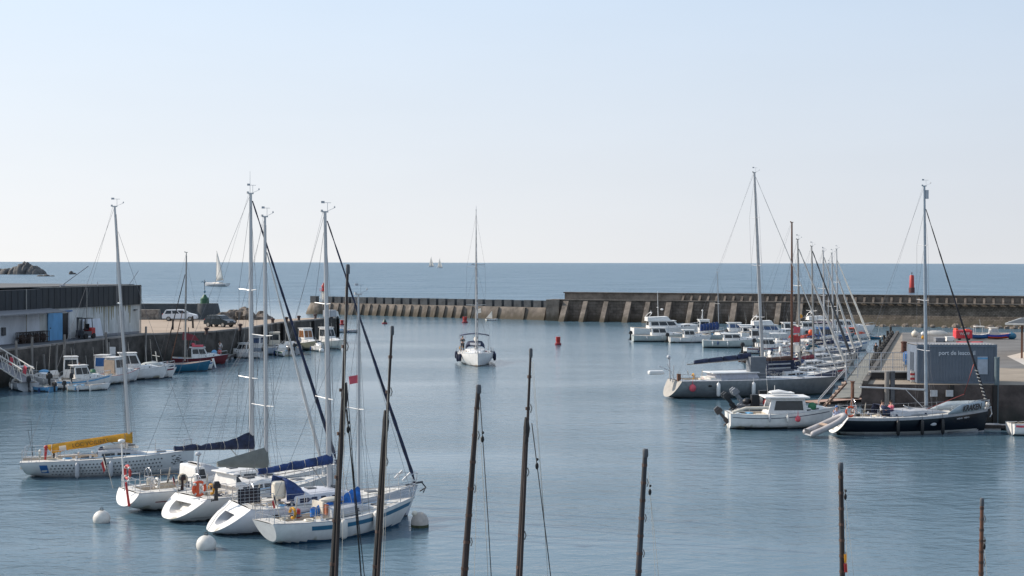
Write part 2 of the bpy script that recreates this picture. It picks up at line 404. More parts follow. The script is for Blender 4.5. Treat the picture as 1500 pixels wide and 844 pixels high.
# ------------------------------------------------------------------ boats
def plane_pt(loc, rz, px, py, yoff=0):
    """where the sight line meets the boat's centreline plane, in boat coordinates (x, z)"""
    d = ray(px, py); n = Vector((-math.sin(rz), math.cos(rz), 0)); ax = Vector((math.cos(rz), math.sin(rz), 0))
    o = Vector(loc) + n * yoff
    t = (o - CO).dot(n) / d.dot(n); p = CO + d * t
    return (p - Vector(loc)).dot(ax), p.z
def rails(root, hl, n=6, h=.6, pul=True, push=True, t0=.06, t1=.9, aft_open=False):
    mb = MB()
    for sg in (1, -1):
        pts = []
        for i in range(n):
            t = t0 + (t1 - t0) * i / (n - 1); sh = hl.sheer(t); x = hl.xoff(t, sh); y = sg * (hl.B / 2 * hl.f(t) - .06)
            mb.tube((x, y, sh), (x, y, sh + h), .014, n=5); pts.append(Vector((x, y, sh + h)))
        mb.path(pts, .007, 4); mb.path([p - Vector((0, 0, h * .48)) for p in pts], .006, 4)
    mb.build('lifeline', steel, root)
    if pul:
        mb = MB(); sh = hl.sheer(1); xb = hl.xoff(1, sh)
        a = hl.xoff(t1, hl.sheer(t1)); ya = hl.B / 2 * hl.f(t1) - .06
        for hh, r in ((h, .018), (h * .5, .014)):
            mb.path(chaikin([(a, -ya, hl.sheer(t1) + hh), (xb - .15, -ya * .45, sh + hh), (xb + .05, 0, sh + hh), (xb - .15, ya * .45, sh + hh), (a, ya, hl.sheer(t1) + hh)]), r, 5)
        for sg in (1, -1):
            mb.tube((xb - .2, sg * ya * .35, sh), (xb - .12, sg * ya * .4, sh + h), .018, n=5)
            mb.tube((a, sg * ya, hl.sheer(t1)), (a, sg * ya, hl.sheer(t1) + h), .018, n=5)
        mb.build('pulpit', steel, root)
    if push:
        mb = MB(); sh = hl.sheer(0); xs = hl.xoff(0, sh) + .1; yb = hl.B / 2 * hl.tr - .08; xf = xs + .9
        for hh in (h, h * .5):
            if aft_open:
                for sg in (1, -1): mb.path([(xf, sg * yb * 1.05, sh + hh), (xs, sg * yb, sh + hh), (xs, sg * yb * .45, sh + hh)], .016, 5)
            else: mb.path([(xf, -yb * 1.05, sh + hh), (xs, -yb, sh + hh), (xs, yb, sh + hh), (xf, yb * 1.05, sh + hh)], .016, 5)
        for sg in (1, -1):
            for yy in (1, .45): mb.tube((xs, sg * yb * yy, sh), (xs, sg * yb * yy, sh + h), .016, n=5)
            mb.tube((xf, sg * yb * 1.05, sh), (xf, sg * yb * 1.05, sh + h), .016, n=5)
        mb.build('pushpit', steel, root)
def trunk(root, hl, t0, t1, w=.62, h=.42, m=None, wins=2, gm=None, wh=.45, slope=.5, name='coachroof', fw=.35):
    """low coachroof with long side windows"""
    rings = []; n = 8
    for i in range(n + 1):
        k = i / n; t = t0 + (t1 - t0) * k; sh = hl.sheer(t) - .02; x = hl.xoff(t, sh)
        b = hl.B / 2 * hl.f(t); ww = min(hl.B / 2 * w * (1 - (1 - fw) * k ** 2), b * .82)
        hh = h * (1 if k < slope else max(.04, 1 - ((k - slope) / (1 - slope)) ** 1.6))
        rings.append([Vector((x, -ww, sh)), Vector((x, -ww * .9, sh + hh * .85)), Vector((x, -ww * .7, sh + hh)), Vector((x, 0, sh + hh * 1.1)), Vector((x, ww * .7, sh + hh)), Vector((x, ww * .9, sh + hh * .85)), Vector((x, ww, sh))])
    mb = MB(); mb.loft(rings, 0); o = mb.build(name, m or white, root, 50)
    for sg in (1, -1):
        for j in range(wins):
            a = .08 + .62 * j / wins; c = .08 + .62 * (j + .82) / wins
            def at(k, v):
                i = min(n - 1, int(k * n)); fr = k * n - i; q = 0 if sg == -1 else 6; q2 = 1 if sg == -1 else 5
                lo = rings[i][q].lerp(rings[i + 1][q], fr); hi = rings[i][q2].lerp(rings[i + 1][q2], fr)
                return lo.lerp(hi, v)
            p = [at(a, .28), at(c, .32), at(c, .28 + wh), at(a, .28 + wh)]
            if sg == 1: p = [p[1], p[0], p[3], p[2]]
            wmb = MB(); wmb.hexa(facewin(p, 0, 1, 0, 1, .01, .01)); wmb.build('window', gm or glass, o, 0)
    return o
def cover(root, a, b, h0, h1, m, w=.12, pw=1.6, below=.04, name='sail_cover', wav=.03, top=0):
    """canvas over a boom from a (aft end) to b (mast)"""
    a = Vector(a); b = Vector(b); mb = MB(); rings = []; rnd = random.Random(int(a.x * 100) + 3); n = 18
    for i in range(n + 1):
        k = i / n; c = a.lerp(b, k); h = h0 + (h1 - h0) * k ** pw; ww = w * (.55 + .6 * k)
        j = rnd.uniform(-wav, wav); ww *= 1 + rnd.uniform(-.25, .25) * (1 if wav else 0)
        if i in (0, n): ww *= .6; h *= .93
        rings.append([c + Vector(v) for v in ((0, -ww * .6, -below), (0, -ww * 1.15, h * .15), (0, -ww, h * .45 + j), (0, -ww * .5, h * .82 + j), (0, 0, h + j), (0, ww * .5, h * .82 + j), (0, ww, h * .45 + j), (0, ww * 1.15, h * .15), (0, ww * .6, -below))])
    mb.loft(rings, 0); o = mb.build(name, m, root, 60)
    if wav:
        for i in range(2, n - 1, 3):
            l = MB(); c = sum(rings[i], Vector()) / 9; l.path([c + (v - c) * 1.04 for v in rings[i]] + [c + (rings[i][0] - c) * 1.04], .012, 4); l.build('lashing', ropel, o)
    return o
def rig(root, hl, base, top, r=.085, spr=(.38, .68), sw=.9, mm=None, boom=None, boommat=None, fore=None, foretop=1.0, gen=None, genr=.07, back=None, windex=True, foil=.012, shroud=True, name='mast', yoff=0, antenna=False, lazy=False, rake=0, wr=.008, spm=None):
    base = Vector(base); top = Vector(top); mm = mm or alu
    mb = MB(); mb.path([base, base.lerp(top, .6), top], [r, r * .95, r * .62], 10, 0, .75); mast = mb.build(name, mm, root)
    hd = MB(); hd.box(top + Vector((0, 0, .02)), (.28, .11, .06)); hd.box(top + Vector((-.15, 0, .06)), (.1, .06, .1)); hd.build('masthead', mm, mast, 0)
    tips = []
    for k in spr:
        c = base.lerp(top, k); w = sw * (1 - .3 * k)
        for sg in (1, -1):
            s_ = MB(); e = c + Vector((-.18, sg * w, .06)); s_.path([c, e], [.028, .018], 6); s_.build('spreader', spm or white, mast); tips.append((k, sg, e))
    if windex:
        w_ = MB(); w_.tube(top + Vector((.12, 0, .05)), top + Vector((.12, 0, .42)), .01, n=4); w_.tube(top + Vector((-.1, 0, .42)), top + Vector((.28, 0, .42)), .009, n=4); w_.box(top + Vector((-.1, 0, .44)), (.16, .02, .1))
        w_.tube(top + Vector((.1, .0, .05)), top + Vector((.45, 0, .2)), .008, n=4); w_.lathe(top + Vector((.45, 0, .2)), [(.035, 0), (.04, .04), (.015, .09)], 6)
        w_.build('wind_vane', lgrey, mast)
    if antenna:
        w_ = MB(); w_.tube(top + Vector((0, .05, .05)), top + Vector((0, .05, 1.1)), .012, .006, n=4); w_.build('antenna', lgrey, mast)
    rg = MB()
    if shroud:
        t_ = min(.95, max(.05, (base.x) / hl.L)); yb = hl.B / 2 * hl.f(t_) * .92; zb = hl.sheer(t_)
        for sg in (1, -1):
            ch = Vector((base.x - .2, sg * yb, zb)); prev = ch
            for k, s2, e in tips:
                if s2 == sg: rg.tube(prev, e, wr, n=4); rg.tube(ch if prev is ch else prev, base.lerp(top, k + .02), wr, n=4); prev = e
            rg.tube(prev, base.lerp(top, foretop if foretop > .8 else foretop), wr, n=4)
            if spr: rg.tube(Vector((base.x + .35, sg * yb, zb)), base.lerp(top, spr[0]), wr * .8, n=4)
    if back is not None: rg.tube(top, back, wr, n=4)
    fst = base.lerp(top, foretop) + Vector((.1, 0, 0))
    if fore is not None:
        fore = Vector(fore)
        if gen is None: rg.tube(fst, fore, wr, n=4)
    # halyards beside the mast
    for d in ((.16, .05), (-.13, .07), (.12, -.09)): rg.tube(base + Vector((d[0], d[1], .3)), base.lerp(top, .97) + Vector((d[0] * .4, d[1] * .4, 0)), wr * .8, n=4)
    rg.build('rigging', wire, root)
    if gen is not None and fore is not None:
        g = MB(); n = 26; pts = []; rs = []
        for i in range(n + 1):
            k = i / n; pts.append(fst.lerp(fore + Vector((0, 0, .25)), k)); rs.append(genr * (.35 + .75 * min(1, k * 1.3) + .12 * math.sin(i * 2.3)) if k < .985 else genr * .3)
        pts = [fst.lerp(pts[-1], 0)] + pts[1:]
        g.path(pts, rs, 8); g.tube(fore, fore + Vector((0, 0, .2)), genr * .9); o = g.build('furled_sail', gen, root)
    if boom:
        a, b = boom; a = Vector(a); b = Vector(b)
        m_ = MB(); m_.path([a, b], [.055, .065], 8); m_.tube(b.lerp(a, .3), base + Vector((.0, 0, .25)), .022); bo = m_.build('boom', boommat or alud, root)
        if lazy:
            l = MB(); tp = base.lerp(top, .5)
            for k in (.25, .5, .75, .9):
                for sg in (.12, -.12): l.tube(b.lerp(a, k) + Vector((0, sg, 0)), tp, .005, n=3)
            l.build('lazy_jack', wire, root)
        tpg = MB(); tpg.tube(a, top + Vector((-.1, 0, 0)), wr * .7, n=3); tpg.build('topping_lift', wire, root)
    return mast
def sail_boat(label, stern, bow, B, fb, hm=None, boot=None, tr=.78, bowrake=.5, sternrake=-.5, zk=(.1, -.35, -.1), group=None, name='sailing_boat', cat='sailboat', L=None, rz=None, cockpit=(.04, .34), deckm=None, recess=0, trans=None, inset=.66, trunkargs=None, full=2.2, railargs=None, open_=False, transm2=None, cw=.55):
    s = P(*stern); b = P(*bow)
    if rz is None: rz = math.atan2(b.y - s.y, b.x - s.x)
    if L is None: L = (b - s).to_2d().length
    root = empty(name, (s.x, s.y, 0), rz, label, cat, group)
    hl = Hull(L, B, fb, tr, bowrake, sternrake, zk, full=full)
    hm = hm or white
    h = hl.build(root, hm, boot or dgrey); hl.transom(root, trans or hm, recess, transm2 or offw, inset)
    hl.deck(root, deckm or offw, cockpit, mat('cockpit_cream', (.5, .45, .38), .6)); hl.rail.build('toe_rail', lgrey, root)
    if trunkargs is not None: trunk(root, hl, **trunkargs)
    if trunkargs is not None: clutter_sail(root, hl)
    if railargs is not False: rails(root, hl, **(railargs or {}))
    root_loc = Vector((s.x, s.y, 0))
    pl = lambda px, py: plane_pt(root_loc, rz, px, py)
    return root, hl, pl
def winches(root, hl, ts=(.2, .27, .35)):
    for t in ts:
        for sg in (1, -1):
            sh = hl.sheer(t); m_ = MB(); m_.lathe((hl.xoff(t, sh), sg * hl.B / 2 * hl.f(t) * .66, sh + .03), [(.08, 0), (.06, .05), (.06, .12), (.08, .15), (.03, .18)], 8); m_.build('winch', steel, root)
def wheel(root, x, z, r=.45, y=0, m=steel):
    mb = MB(); mb.torus((x, y, z), r, .015, 'x', 18, 5)
    for k in range(6):
        a = math.pi * k / 3; mb.tube((x, y, z), (x, y + r * math.cos(a), z + r * math.sin(a)), .008, n=4)
    mb.tube((x + .25, y, z - .55), (x + .2, y, z), .09, .07, 8); mb.tube((x, y, z), (x + .25, y, z), .03, n=6)
    mb.build('steering_wheel', m, root)
def sprayhood(root, x0, x1, w, z, h, m, win=True):
    rings = []
    for i in range(5):
        k = i / 4; x = x0 + (x1 - x0) * k; hh = h * math.cos(k * 1.25); ww = w / 2 * (1 - .08 * k)
        rings.append([Vector((x, ww * math.cos(math.pi * (j / 8)), z + hh * min(1, math.sin(math.pi * j / 8) * 1.35))) for j in range(9)])
    mb = MB(); mb.loft(rings, 0, cap=False, closed=False); o = mb.build('sprayhood', m, root, 60); sd = o.modifiers.new('s', 'SOLIDIFY'); sd.thickness = .02
    if win:
        p = [rings[3][6], rings[3][2], rings[2][2], rings[2][6]]
        wmb = MB(); wmb.hexa(facewin(p, .1, .9, -.6, .9, .03, .0)); wmb.build('window', lgrey, o, 0)
    return o
def lifebuoy(root, x, y, z, m=orange, r=.3, axis='y'):
    mb = MB(); mb.torus((x, y, z), r, .065, axis, 18, 7); o = mb.build('lifebuoy', m, root)
    for k in range(4):
        a = math.pi * (k / 2 + .25); v = (x + r * math.cos(a), y, z + r * math.sin(a)) if axis == 'y' else (x, y + r * math.cos(a), z + r * math.sin(a)); b2 = MB(); b2.sphere(v, .078, 8); b2.build('white_band', offw, o)
    return o

# ------------------------------------------------------------------ motor boats
def motor_boat(label, px, py, L, hd, B, fb, kind='cabin', hm=None, boot=None, stripe=None, canopy=None, ob=1, group=None, name='motor_boat', cat='motorboat', trim=None, obm=black, cockpit=None, extra=None, full=2.0, tr=.88, obtilt=0, deckm=None, stripe2=None, gm=None, rail=True, ch=None):
    c = P(px, py); rz = R(hd)
    ax = Vector((math.cos(rz), math.sin(rz), 0)); s = c - ax * L / 2
    root = empty(name, (s.x, s.y, 0), rz, label, cat, group)
    hl = Hull(L, B, fb, tr, L * .09, -.05, (-.15, -.2, .0), True, full=full, tmax=.35, n=14)
    hm = hm or white; trim = trim or white
    hl.build(root, hm, boot or dgrey); hl.transom(root, hm)
    ck = {'cabin': (.02, .4), 'console': (.02, .8), 'open': (.05, .85), 'fly': (.02, .25), 'cuddy': (.02, .5), 'fwd': (.02, .55)}[kind] if cockpit is None else cockpit
    hl.deck(root, deckm or offw, ck, mat('cockpit_cream', (.5, .45, .38), .6), cw=.78, cd=min(.4, fb[0] * .7)); hl.rail.build('rubbing_strake', stripe2 or lgrey, root)
    if stripe: hl.stripe(root, stripe, .06, .2)
    z = hl.sheer(.5) - .03
    if kind == 'cabin':
        h = ch or 1.25
        house(root, L * .36, L * .7, B * .66, z, h, rf=h * .42, rb=-.05, m=trim, roof=.18, sides=2, front=2, back=1, wf=B * .52, gm=gm)
        trunk(root, hl, .6, .9, .6, .38, trim, 1)
    elif kind == 'fwd':
        h = ch or 1.35
        house(root, L * .52, L * .78, B * .62, z, h, rf=h * .15, rb=0, m=trim, roof=.14, sides=1, front=2, back=1, wf=B * .5, gm=gm)
        trunk(root, hl, .7, .93, .55, .25, trim, 1)
    elif kind == 'cuddy':
        trunk(root, hl, .48, .88, .66, .45, trim, 1)
        h = .45; house(root, L * .46, L * .58, B * .6, z + .3, h, rf=.35, rb=.1, m=trim, sides=1, front=2, roofpart=False, wv=(.1, .92))
    elif kind == 'console':
        house(root, L * .42, L * .52, B * .36, z - .35, 1.05, rf=.2, m=trim, sides=0, front=1, roofpart=False, wv=(.6, .95))
        mb = MB(); zt = z + 1.35
        for sx_ in (L * .36, L * .56):
            for sg in (1, -1): mb.tube((sx_, sg * B * .24, z - .35), (sx_ + .08, sg * B * .26, zt), .022)
        mb.build('canopy_frame', steel, root)
        t_ = MB(); t_.box((L * .47, 0, zt + .03), (L * .34, B * .68, .07)); o = t_.build('canopy', canopy or white, root, 0); bv = o.modifiers.new('b', 'BEVEL'); bv.width = .03; bv.segments = 2
    elif kind == 'fly':
        h = 1.15
        house(root, L * .22, L * .7, B * .74, z, h, rf=h * .8, rb=.05, m=trim, roof=.3, sides=3, front=3, back=1, wf=B * .6, wv=(.42, .9), gm=gm)
        trunk(root, hl, .6, .93, .66, .45, trim, 2)
        z2 = z + h + .08; mb = MB()
        w = B * .34
        mb.hexa([Vector(v) for v in ((L * .2, -w, z2), (L * .55, -w * .9, z2), (L * .55, w * .9, z2), (L * .2, w, z2), (L * .2, -w * 1.02, z2 + .5), (L * .5, -w * .85, z2 + .62), (L * .5, w * .85, z2 + .62), (L * .2, w * 1.02, z2 + .5))])
        mb.build('flybridge', trim, root, 0)
        a = MB()
        for sg in (1, -1): a.path([(L * .2, sg * w, z2 + .4), (L * .26, sg * w * .95, z2 + 1.1), (L * .27, 0, z2 + 1.15)], .04, 6)
        a.tube((L * .27, 0, z2 + 1.1), (L * .27, 0, z2 + 1.6), .02); a.sphere((L * .27, 0, z2 + 1.22), .22, 10, sc=(1, 1, .45)); a.build('radar_arch', white, root)
        if canopy:
            t_ = MB(); t_.box((L * .1, 0, z + h + .02), (L * .26, B * .72, .06)); t_.build('aft_canopy', canopy, root, 0)
            t_ = MB()
            for sg in (1, -1): t_.tube((L * .01, sg * B * .33, z), (L * .0, sg * B * .33, z + h), .02)
            t_.build('canopy_post', steel, root)
    if rail and kind != 'open':
        mb = MB(); pts = []
        for sg in (1, -1):
            q = []
            for i in range(6):
                t = .5 + .48 * i / 5; sh = hl.sheer(t); x = hl.xoff(t, sh); y = sg * max(hl.B / 2 * hl.f(t) - .05, .03)
                q.append(Vector((x, y, sh + .42))); mb.tube((x, y, sh), q[-1], .012, n=4)
            pts = pts + (q if sg == 1 else list(reversed(q)))
        mb.path(pts, .016, 5); mb.build('bow_rail', steel, root)
    if kind == 'open':
        for t in (.3, .6):
            mb = MB(); sh = hl.sheer(t); mb.box((hl.xoff(t, sh), 0, sh - .12), (.22, hl.B * hl.f(t) * .9, .04)); mb.build('thwart', plank, root, 0)
    clutter_motor(root, hl, L, B, ck)
    for i in range(ob):
        yy = (i - (ob - 1) / 2) * .55
        outboard(root, -.12, yy, hl.sheer(0) - .2, 1 if L > 4.5 else .75, obm, obtilt)
    return root, hl

CL_ = random.Random(77)
def clutter_motor(root, hl, L, B, ck):
    r = CL_
    z = hl.sheer(.2) - min(.4, hl.fb[0] * .7)
    a, b = ck[0] * L + .25, ck[1] * L - .2
    pal = [(cream, 'fish_box'), (lblue, 'fish_box'), (orange, 'bucket'), (grey, 'fish_box'), (green, 'bucket'), (offw, 'cushion'), (dred, 'bucket')]
    for i in range(4):
        m, nm = r.choice(pal); x, y = r.uniform(a, max(a + .1, b)), r.uniform(-B * .3, B * .3); mb = MB()
        if nm == 'bucket': mb.lathe((x, y, z), [(.13, 0), (.17, .35), (.15, .35)], 8)
        else: mb.box((x, y, z + .2), (r.uniform(.35, .6), r.uniform(.3, .5), r.uniform(.25, .5)), r.uniform(0, 1.5))
        mb.build(nm, m, root, 0 if nm != 'bucket' else 40)
    mb = MB(); x = r.uniform(.4, .55) * L; mb.tube((x, B * .25, hl.sheer(.5)), (x - .25, B * .27, hl.sheer(.5) + r.uniform(2.2, 3.4)), .014, .008); mb.build('whip_antenna', offw, root)
    for t in (.25, .55):
        fender(root, hl.xoff(t, .5), (1 if r.random() < .5 else -1) * (hl.B / 2 * hl.f(t) + .1), hl.sheer(t) - .3, r.choice([white, navy2, offw, lgrey]), .45, .09)
    mb = MB(); y = r.uniform(-.4, .4); mb.path(chaikin([(a, y, z + .35), (a + .4, y + .3, z + .45), (a + .2, y - .3, z + .5), (a + .7, y, z + .42)]), .035, 5); mb.build('coiled_rope', r.choice([ropel, lblue, rope]), root)
def clutter_sail(root, hl, n=5):
    r = CL_; L, B = hl.L, hl.B
    for t, w in ((.8, .5), (.5, .42), (.62, .36)):
        mb = MB(); z = hl.sheer(t) + (.05 if t == .8 else .53); mb.box((hl.xoff(t, 1), 0, z), (w, w, .05)); mb.build('deck_hatch', dgrey, root, 0)
    for sg in (1, -1):
        mb = MB(); pts = [(hl.xoff(t, 1), sg * hl.B / 2 * hl.f(t) * .74, hl.sheer(t) + .05) for t in (.32, .45, .58)]; mb.path(pts, .02, 4); mb.build('genoa_track', dgrey, root)
        mb = MB(); mb.path([(hl.xoff(t, 1), sg * hl.B / 2 * hl.f(t) * .6, hl.sheer(t) + .07 + .02 * math.sin(t * 60)) for t in (.3, .42, .55, .68, .8, .9)], .013, 4); mb.build('deck_line', r.choice([ropel, lblue, rope]), root)
    cols = [ropel, lblue, red, offw, rope, cream, navy]
    for i in range(n):
        t = r.uniform(.12, .36); x = hl.xoff(t, 1); y = r.uniform(-.36, .36) * B; z = hl.sheer(t) + .02; m = r.choice(cols); mb = MB(); k = r.random()
        if k < .45: mb.torus((x, y, z + .05), r.uniform(.14, .24), .035, 'z', 10, 5); nm = 'coiled_rope'
        elif k < .75: mb.box((x, y, z + .02), (r.uniform(.3, .8), r.uniform(.25, .4), r.uniform(.12, .3)), r.uniform(0, .6)); nm = 'cushion'
        else: mb.lathe((x, y, z), [(.1, -.1), (.11, .25), (.04, .3)], 8); nm = 'jerry_can'
        mb.build(nm, m, root)
    t = r.uniform(.07, .12); mb = MB(); mb.torus((hl.xoff(t, 1), -B / 2 * hl.f(t) * .8, hl.sheer(t) + .42), .2, .06, 'x', 12, 6, arc=.8); mb.build('horseshoe_buoy', r.choice([offw, cream, yellow]), root)
    mb = MB(); t = .2; mb.tube((hl.xoff(t, 1), 0, hl.sheer(t) - .1), (hl.xoff(t, 1) + .1, 0, hl.sheer(t) + .9), .02); mb.tube((hl.xoff(t, 1) - .1, .1, hl.sheer(t) - .1), (hl.xoff(t, 1) + .1, 0, hl.sheer(t) + .9), .012); mb.build('mainsheet', ropel, root)
    mb = MB()
    for t in (.28, .5, .78):
        for sg in (1, -1): mb.path([(hl.xoff(t, 1) - .12, sg * B / 2 * hl.f(t) * .93, hl.sheer(t) + .06), (hl.xoff(t, 1) + .12, sg * B / 2 * hl.f(t) * .93, hl.sheer(t) + .06)], .025, 5)
    mb.build('cleats', steel, root)
# ------------------------------------------------------------------ people
def skinmesh(nodes, edges, name, m, parent, sub=1):
    me = bpy.data.meshes.new(name); me.from_pydata([n[0] for n in nodes], edges, []); me.materials.append(m)
    o = bpy.data.objects.new(name, me); col.objects.link(o)
    sk = o.modifiers.new('skin', 'SKIN'); sb = o.modifiers.new('sub', 'SUBSURF'); sb.levels = sub; sb.render_levels = sub
    for i, n in enumerate(nodes):
        r = n[1] if hasattr(n[1], '__len__') else (n[1], n[1])
        me.skin_vertices[0].data[i].radius = r
    me.skin_vertices[0].data[0].use_root = True
    dg = bpy.context.evaluated_depsgraph_get(); me2 = bpy.data.meshes.new_from_object(o.evaluated_get(dg))
    me2.name = name; bpy.data.objects.remove(o)
    me2.polygons.foreach_set('use_smooth', [True] * len(me2.polygons))
    if not me2.materials: me2.materials.append(m)
    o = bpy.data.objects.new(name, me2); col.objects.link(o); o.parent = parent
    return o
def person(loc, rz, label, top, legs, pose='stand', arms='down', hair=hairm, shorts=False, hat=None, group=None, sleeves=True):
    """z of loc is the floor under the feet (or the seat for pose sit); the figure faces +x"""
    root = empty('person', loc, rz, label, 'person', group)
    if pose == 'stand':
        hipz = .92; kn = [Vector((.03, s * .11, .5)) for s in (1, -1)]; an = [Vector((-.02, s * .12, .08)) for s in (1, -1)]
    else:
        hipz = .1; kn = [Vector((.44, s * .12, .12)) for s in (1, -1)]; an = [Vector((.46, s * .12, -.32)) for s in (1, -1)]
    hip = Vector((0, 0, hipz)); ch = hip + Vector((.02, 0, .3)); sh = hip + Vector((.0, 0, .5)); nk = hip + Vector((.01, 0, .58)); hd = hip + Vector((.03, 0, .71))
    N = [(hip, (.13, .17)), (ch, (.12, .16)), (sh, (.09, .13)), (nk, .055), (hip + Vector((.02, 0, .65)), .08), (hd, .095), (hip + Vector((.02, 0, .79)), .07)]
    E = [(0, 1), (1, 2), (2, 3), (3, 4), (4, 5), (5, 6)]
    T = [(hip + Vector((0, 0, -.02)), (.15, .18)), (ch, (.14, .18)), (sh, (.11, .15))]; TE = [(0, 1), (1, 2)]
    G = [(hip, (.15, .18))]; GE = []
    hands = []
    for s, k, a in ((1, kn[0], an[0]), (-1, kn[1], an[1])):
        b = len(N); N += [(hip + Vector((.02 if pose == 'stand' else .1, s * .1, -.08 if pose == 'stand' else 0)), .095), (k, .062), (a, .042), (a + Vector((.14, s * .02, -.04)), .035)]
        E += [(0, b), (b, b + 1), (b + 1, b + 2), (b + 2, b + 3)]
        g = len(G); G += [(hip + Vector((.02 if pose == 'stand' else .1, s * .1, -.08 if pose == 'stand' else 0)), .115), (k, .085)]; GE += [(0, g), (g, g + 1)]
        if not shorts: G += [(a + Vector((0, 0, .04)), .062)]; GE += [(g + 1, g + 2)]
        if arms == 'down': el, wr = Vector((-.03, s * .25, .24)), Vector((.08, s * .26, .0))
        elif arms == 'fwd': el, wr = Vector((.06, s * .25, .26)), Vector((.3, s * .17, .22))
        else: el, wr = Vector((.1, s * .27, .3)), Vector((.34, s * .22, .1))
        b = len(N); N += [(hip + Vector((0, s * .17, .5)), .055), (hip + el, .04), (hip + wr, .028), (hip + wr + (wr - el).normalized() * .08, (.03, .04))]
        E += [(2, b), (b, b + 1), (b + 1, b + 2), (b + 2, b + 3)]
        t = len(T); T += [(hip + Vector((0, s * .17, .49)), .075), (hip + el, .058)]; TE += [(2, t), (t, t + 1)]
        if sleeves: T += [(hip + wr, .045)]; TE += [(t + 1, t + 2)]
        hands.append((hip + wr, (wr - el).normalized(), s))
    body = skinmesh(N, E, 'body', skin, root)
    # fingers, face and ears are joined to the body mesh
    mb = MB()
    for w, d, s in hands:
        pal = w + d * .1; side = Vector((d.z, 0, -d.x)) if abs(d.z) > .3 else Vector((0, 1, 0)); side.normalize()
        for i, ln in enumerate((.065, .078, .074, .055)):
            a = pal + side * (.022 * (i - 1.5)); bnd = Vector((0, -s * .02, 0)); mb.path([a - d * .03, a + d * ln * .5, a + d * ln + bnd], [.011, .009, .007], 5)
        mb.path([w + d * .05 + side * .03, w + d * .07 + side * .06, w + d * .11 + side * .065], [.012, .011, .008], 5)
    fx = hd.x + .088; mb.path([(fx - .01, 0, hd.z + .02), (fx + .028, 0, hd.z - .02), (fx, 0, hd.z - .03)], [.008, .015, .008], 5)
    mb.path([(fx - .008, -.025, hd.z - .055), (fx + .004, 0, hd.z - .057), (fx - .008, .025, hd.z - .055)], .006, 5, 1)
    for s in (1, -1):
        mb.sphere((fx - .012, s * .032, hd.z + .012), .012, 6, 2); mb.sphere((hd.x - .005, s * .095, hd.z - .005), .026, 6, 0, (.6, .35, 1))
    fm = mb.build('tmp', [skin, pink, black]); me = fm.data
    import bmesh
    bm = bmesh.new(); bm.from_mesh(body.data); bm.from_mesh(me); 
    body.data.materials.append(pink); body.data.materials.append(black)
    bm.to_mesh(body.data); bm.free(); bpy.data.objects.remove(fm)
    skinmesh(T, TE, 'top', top, root); skinmesh(G, GE, 'shorts' if shorts else 'trousers', legs, root)
    h = MB(); h.sphere(hd + Vector((-.025, 0, .03)), .108, 10, sc=(1, .95, 1)); h.build('hat' if hat else 'hair', hat or hair, root)
    f = MB()
    for a in an: f.sphere(a + Vector((.06, 0, -.05)), .06, 8, sc=(2., .9, .7))
    f.build('shoe', dgrey, root)
    return root
# ------------------------------------------------------------------ sky, sun, sea
SUN_EL = 33; SUN_AZ = -73.0       # azimuth measured clockwise from +Y
w = bpy.data.worlds.new('World'); sc.world = w; w.use_nodes = True
nt = w.node_tree; bg = nt.nodes['Background']; sky = nt.nodes.new('ShaderNodeTexSky'); sky.sky_type = 'NISHITA'; sky.sun_disc = False
sky.sun_elevation = R(SUN_EL); sky.sun_rotation = R(SUN_AZ); sky.altitude = 0; sky.air_density = 1.0; sky.dust_density = 1.6; sky.ozone_density = 1.6
bg.inputs[1].default_value = .1
def wn_(t, **k):
    n = nt.nodes.new(t)
    for a, b in k.items(): setattr(n, a, b)
    return n
tcw = wn_('ShaderNodeTexCoord'); sx_w = wn_('ShaderNodeSeparateXYZ'); nt.links.new(tcw.outputs['Generated'], sx_w.inputs[0])
# maritime haze: thick at the horizon, thinning upwards, brighter on the sun's side
rz_ = wn_('ShaderNodeValToRGB'); nt.links.new(sx_w.outputs[2], rz_.inputs[0]); e = rz_.color_ramp.elements
e[0].position = 0; e[0].color = (1, 1, 1, 1); e[1].position = .95; e[1].color = (.45, .45, .45, 1); q = rz_.color_ramp.elements.new(.2); q.color = (.92, .92, .92, 1)
rx_ = wn_('ShaderNodeMapRange'); nt.links.new(sx_w.outputs[0], rx_.inputs[0]); rx_.inputs['From Min'].default_value = -.5; rx_.inputs['From Max'].default_value = .5
hlow = wn_('ShaderNodeMixRGB'); nt.links.new(rx_.outputs[0], hlow.inputs[0]); hlow.inputs[1].default_value = (6.45, 6.42, 6.35, 1); hlow.inputs[2].default_value = (4.45, 4.6, 4.85, 1)
hup = wn_('ShaderNodeMixRGB'); nt.links.new(rx_.outputs[0], hup.inputs[0]); hup.inputs[1].default_value = (4.9, 5.9, 7.1, 1); hup.inputs[2].default_value = (3.6, 4.5, 5.7, 1)
rv_ = wn_('ShaderNodeMapRange'); nt.links.new(sx_w.outputs[2], rv_.inputs[0]); rv_.inputs['From Max'].default_value = .22
hz_ = wn_('ShaderNodeMixRGB'); nt.links.new(rv_.outputs[0], hz_.inputs[0]); nt.links.new(hlow.outputs[0], hz_.inputs[1]); nt.links.new(hup.outputs[0], hz_.inputs[2])
cn_ = wn_('ShaderNodeTexNoise'); cm_ = wn_('ShaderNodeMapping'); nt.links.new(tcw.outputs['Generated'], cm_.inputs[0]); cm_.inputs['Scale'].default_value = (3, 3, 14); nt.links.new(cm_.outputs[0], cn_.inputs['Vector']); cn_.inputs['Scale'].default_value = 1.6; cn_.inputs['Detail'].default_value = 4
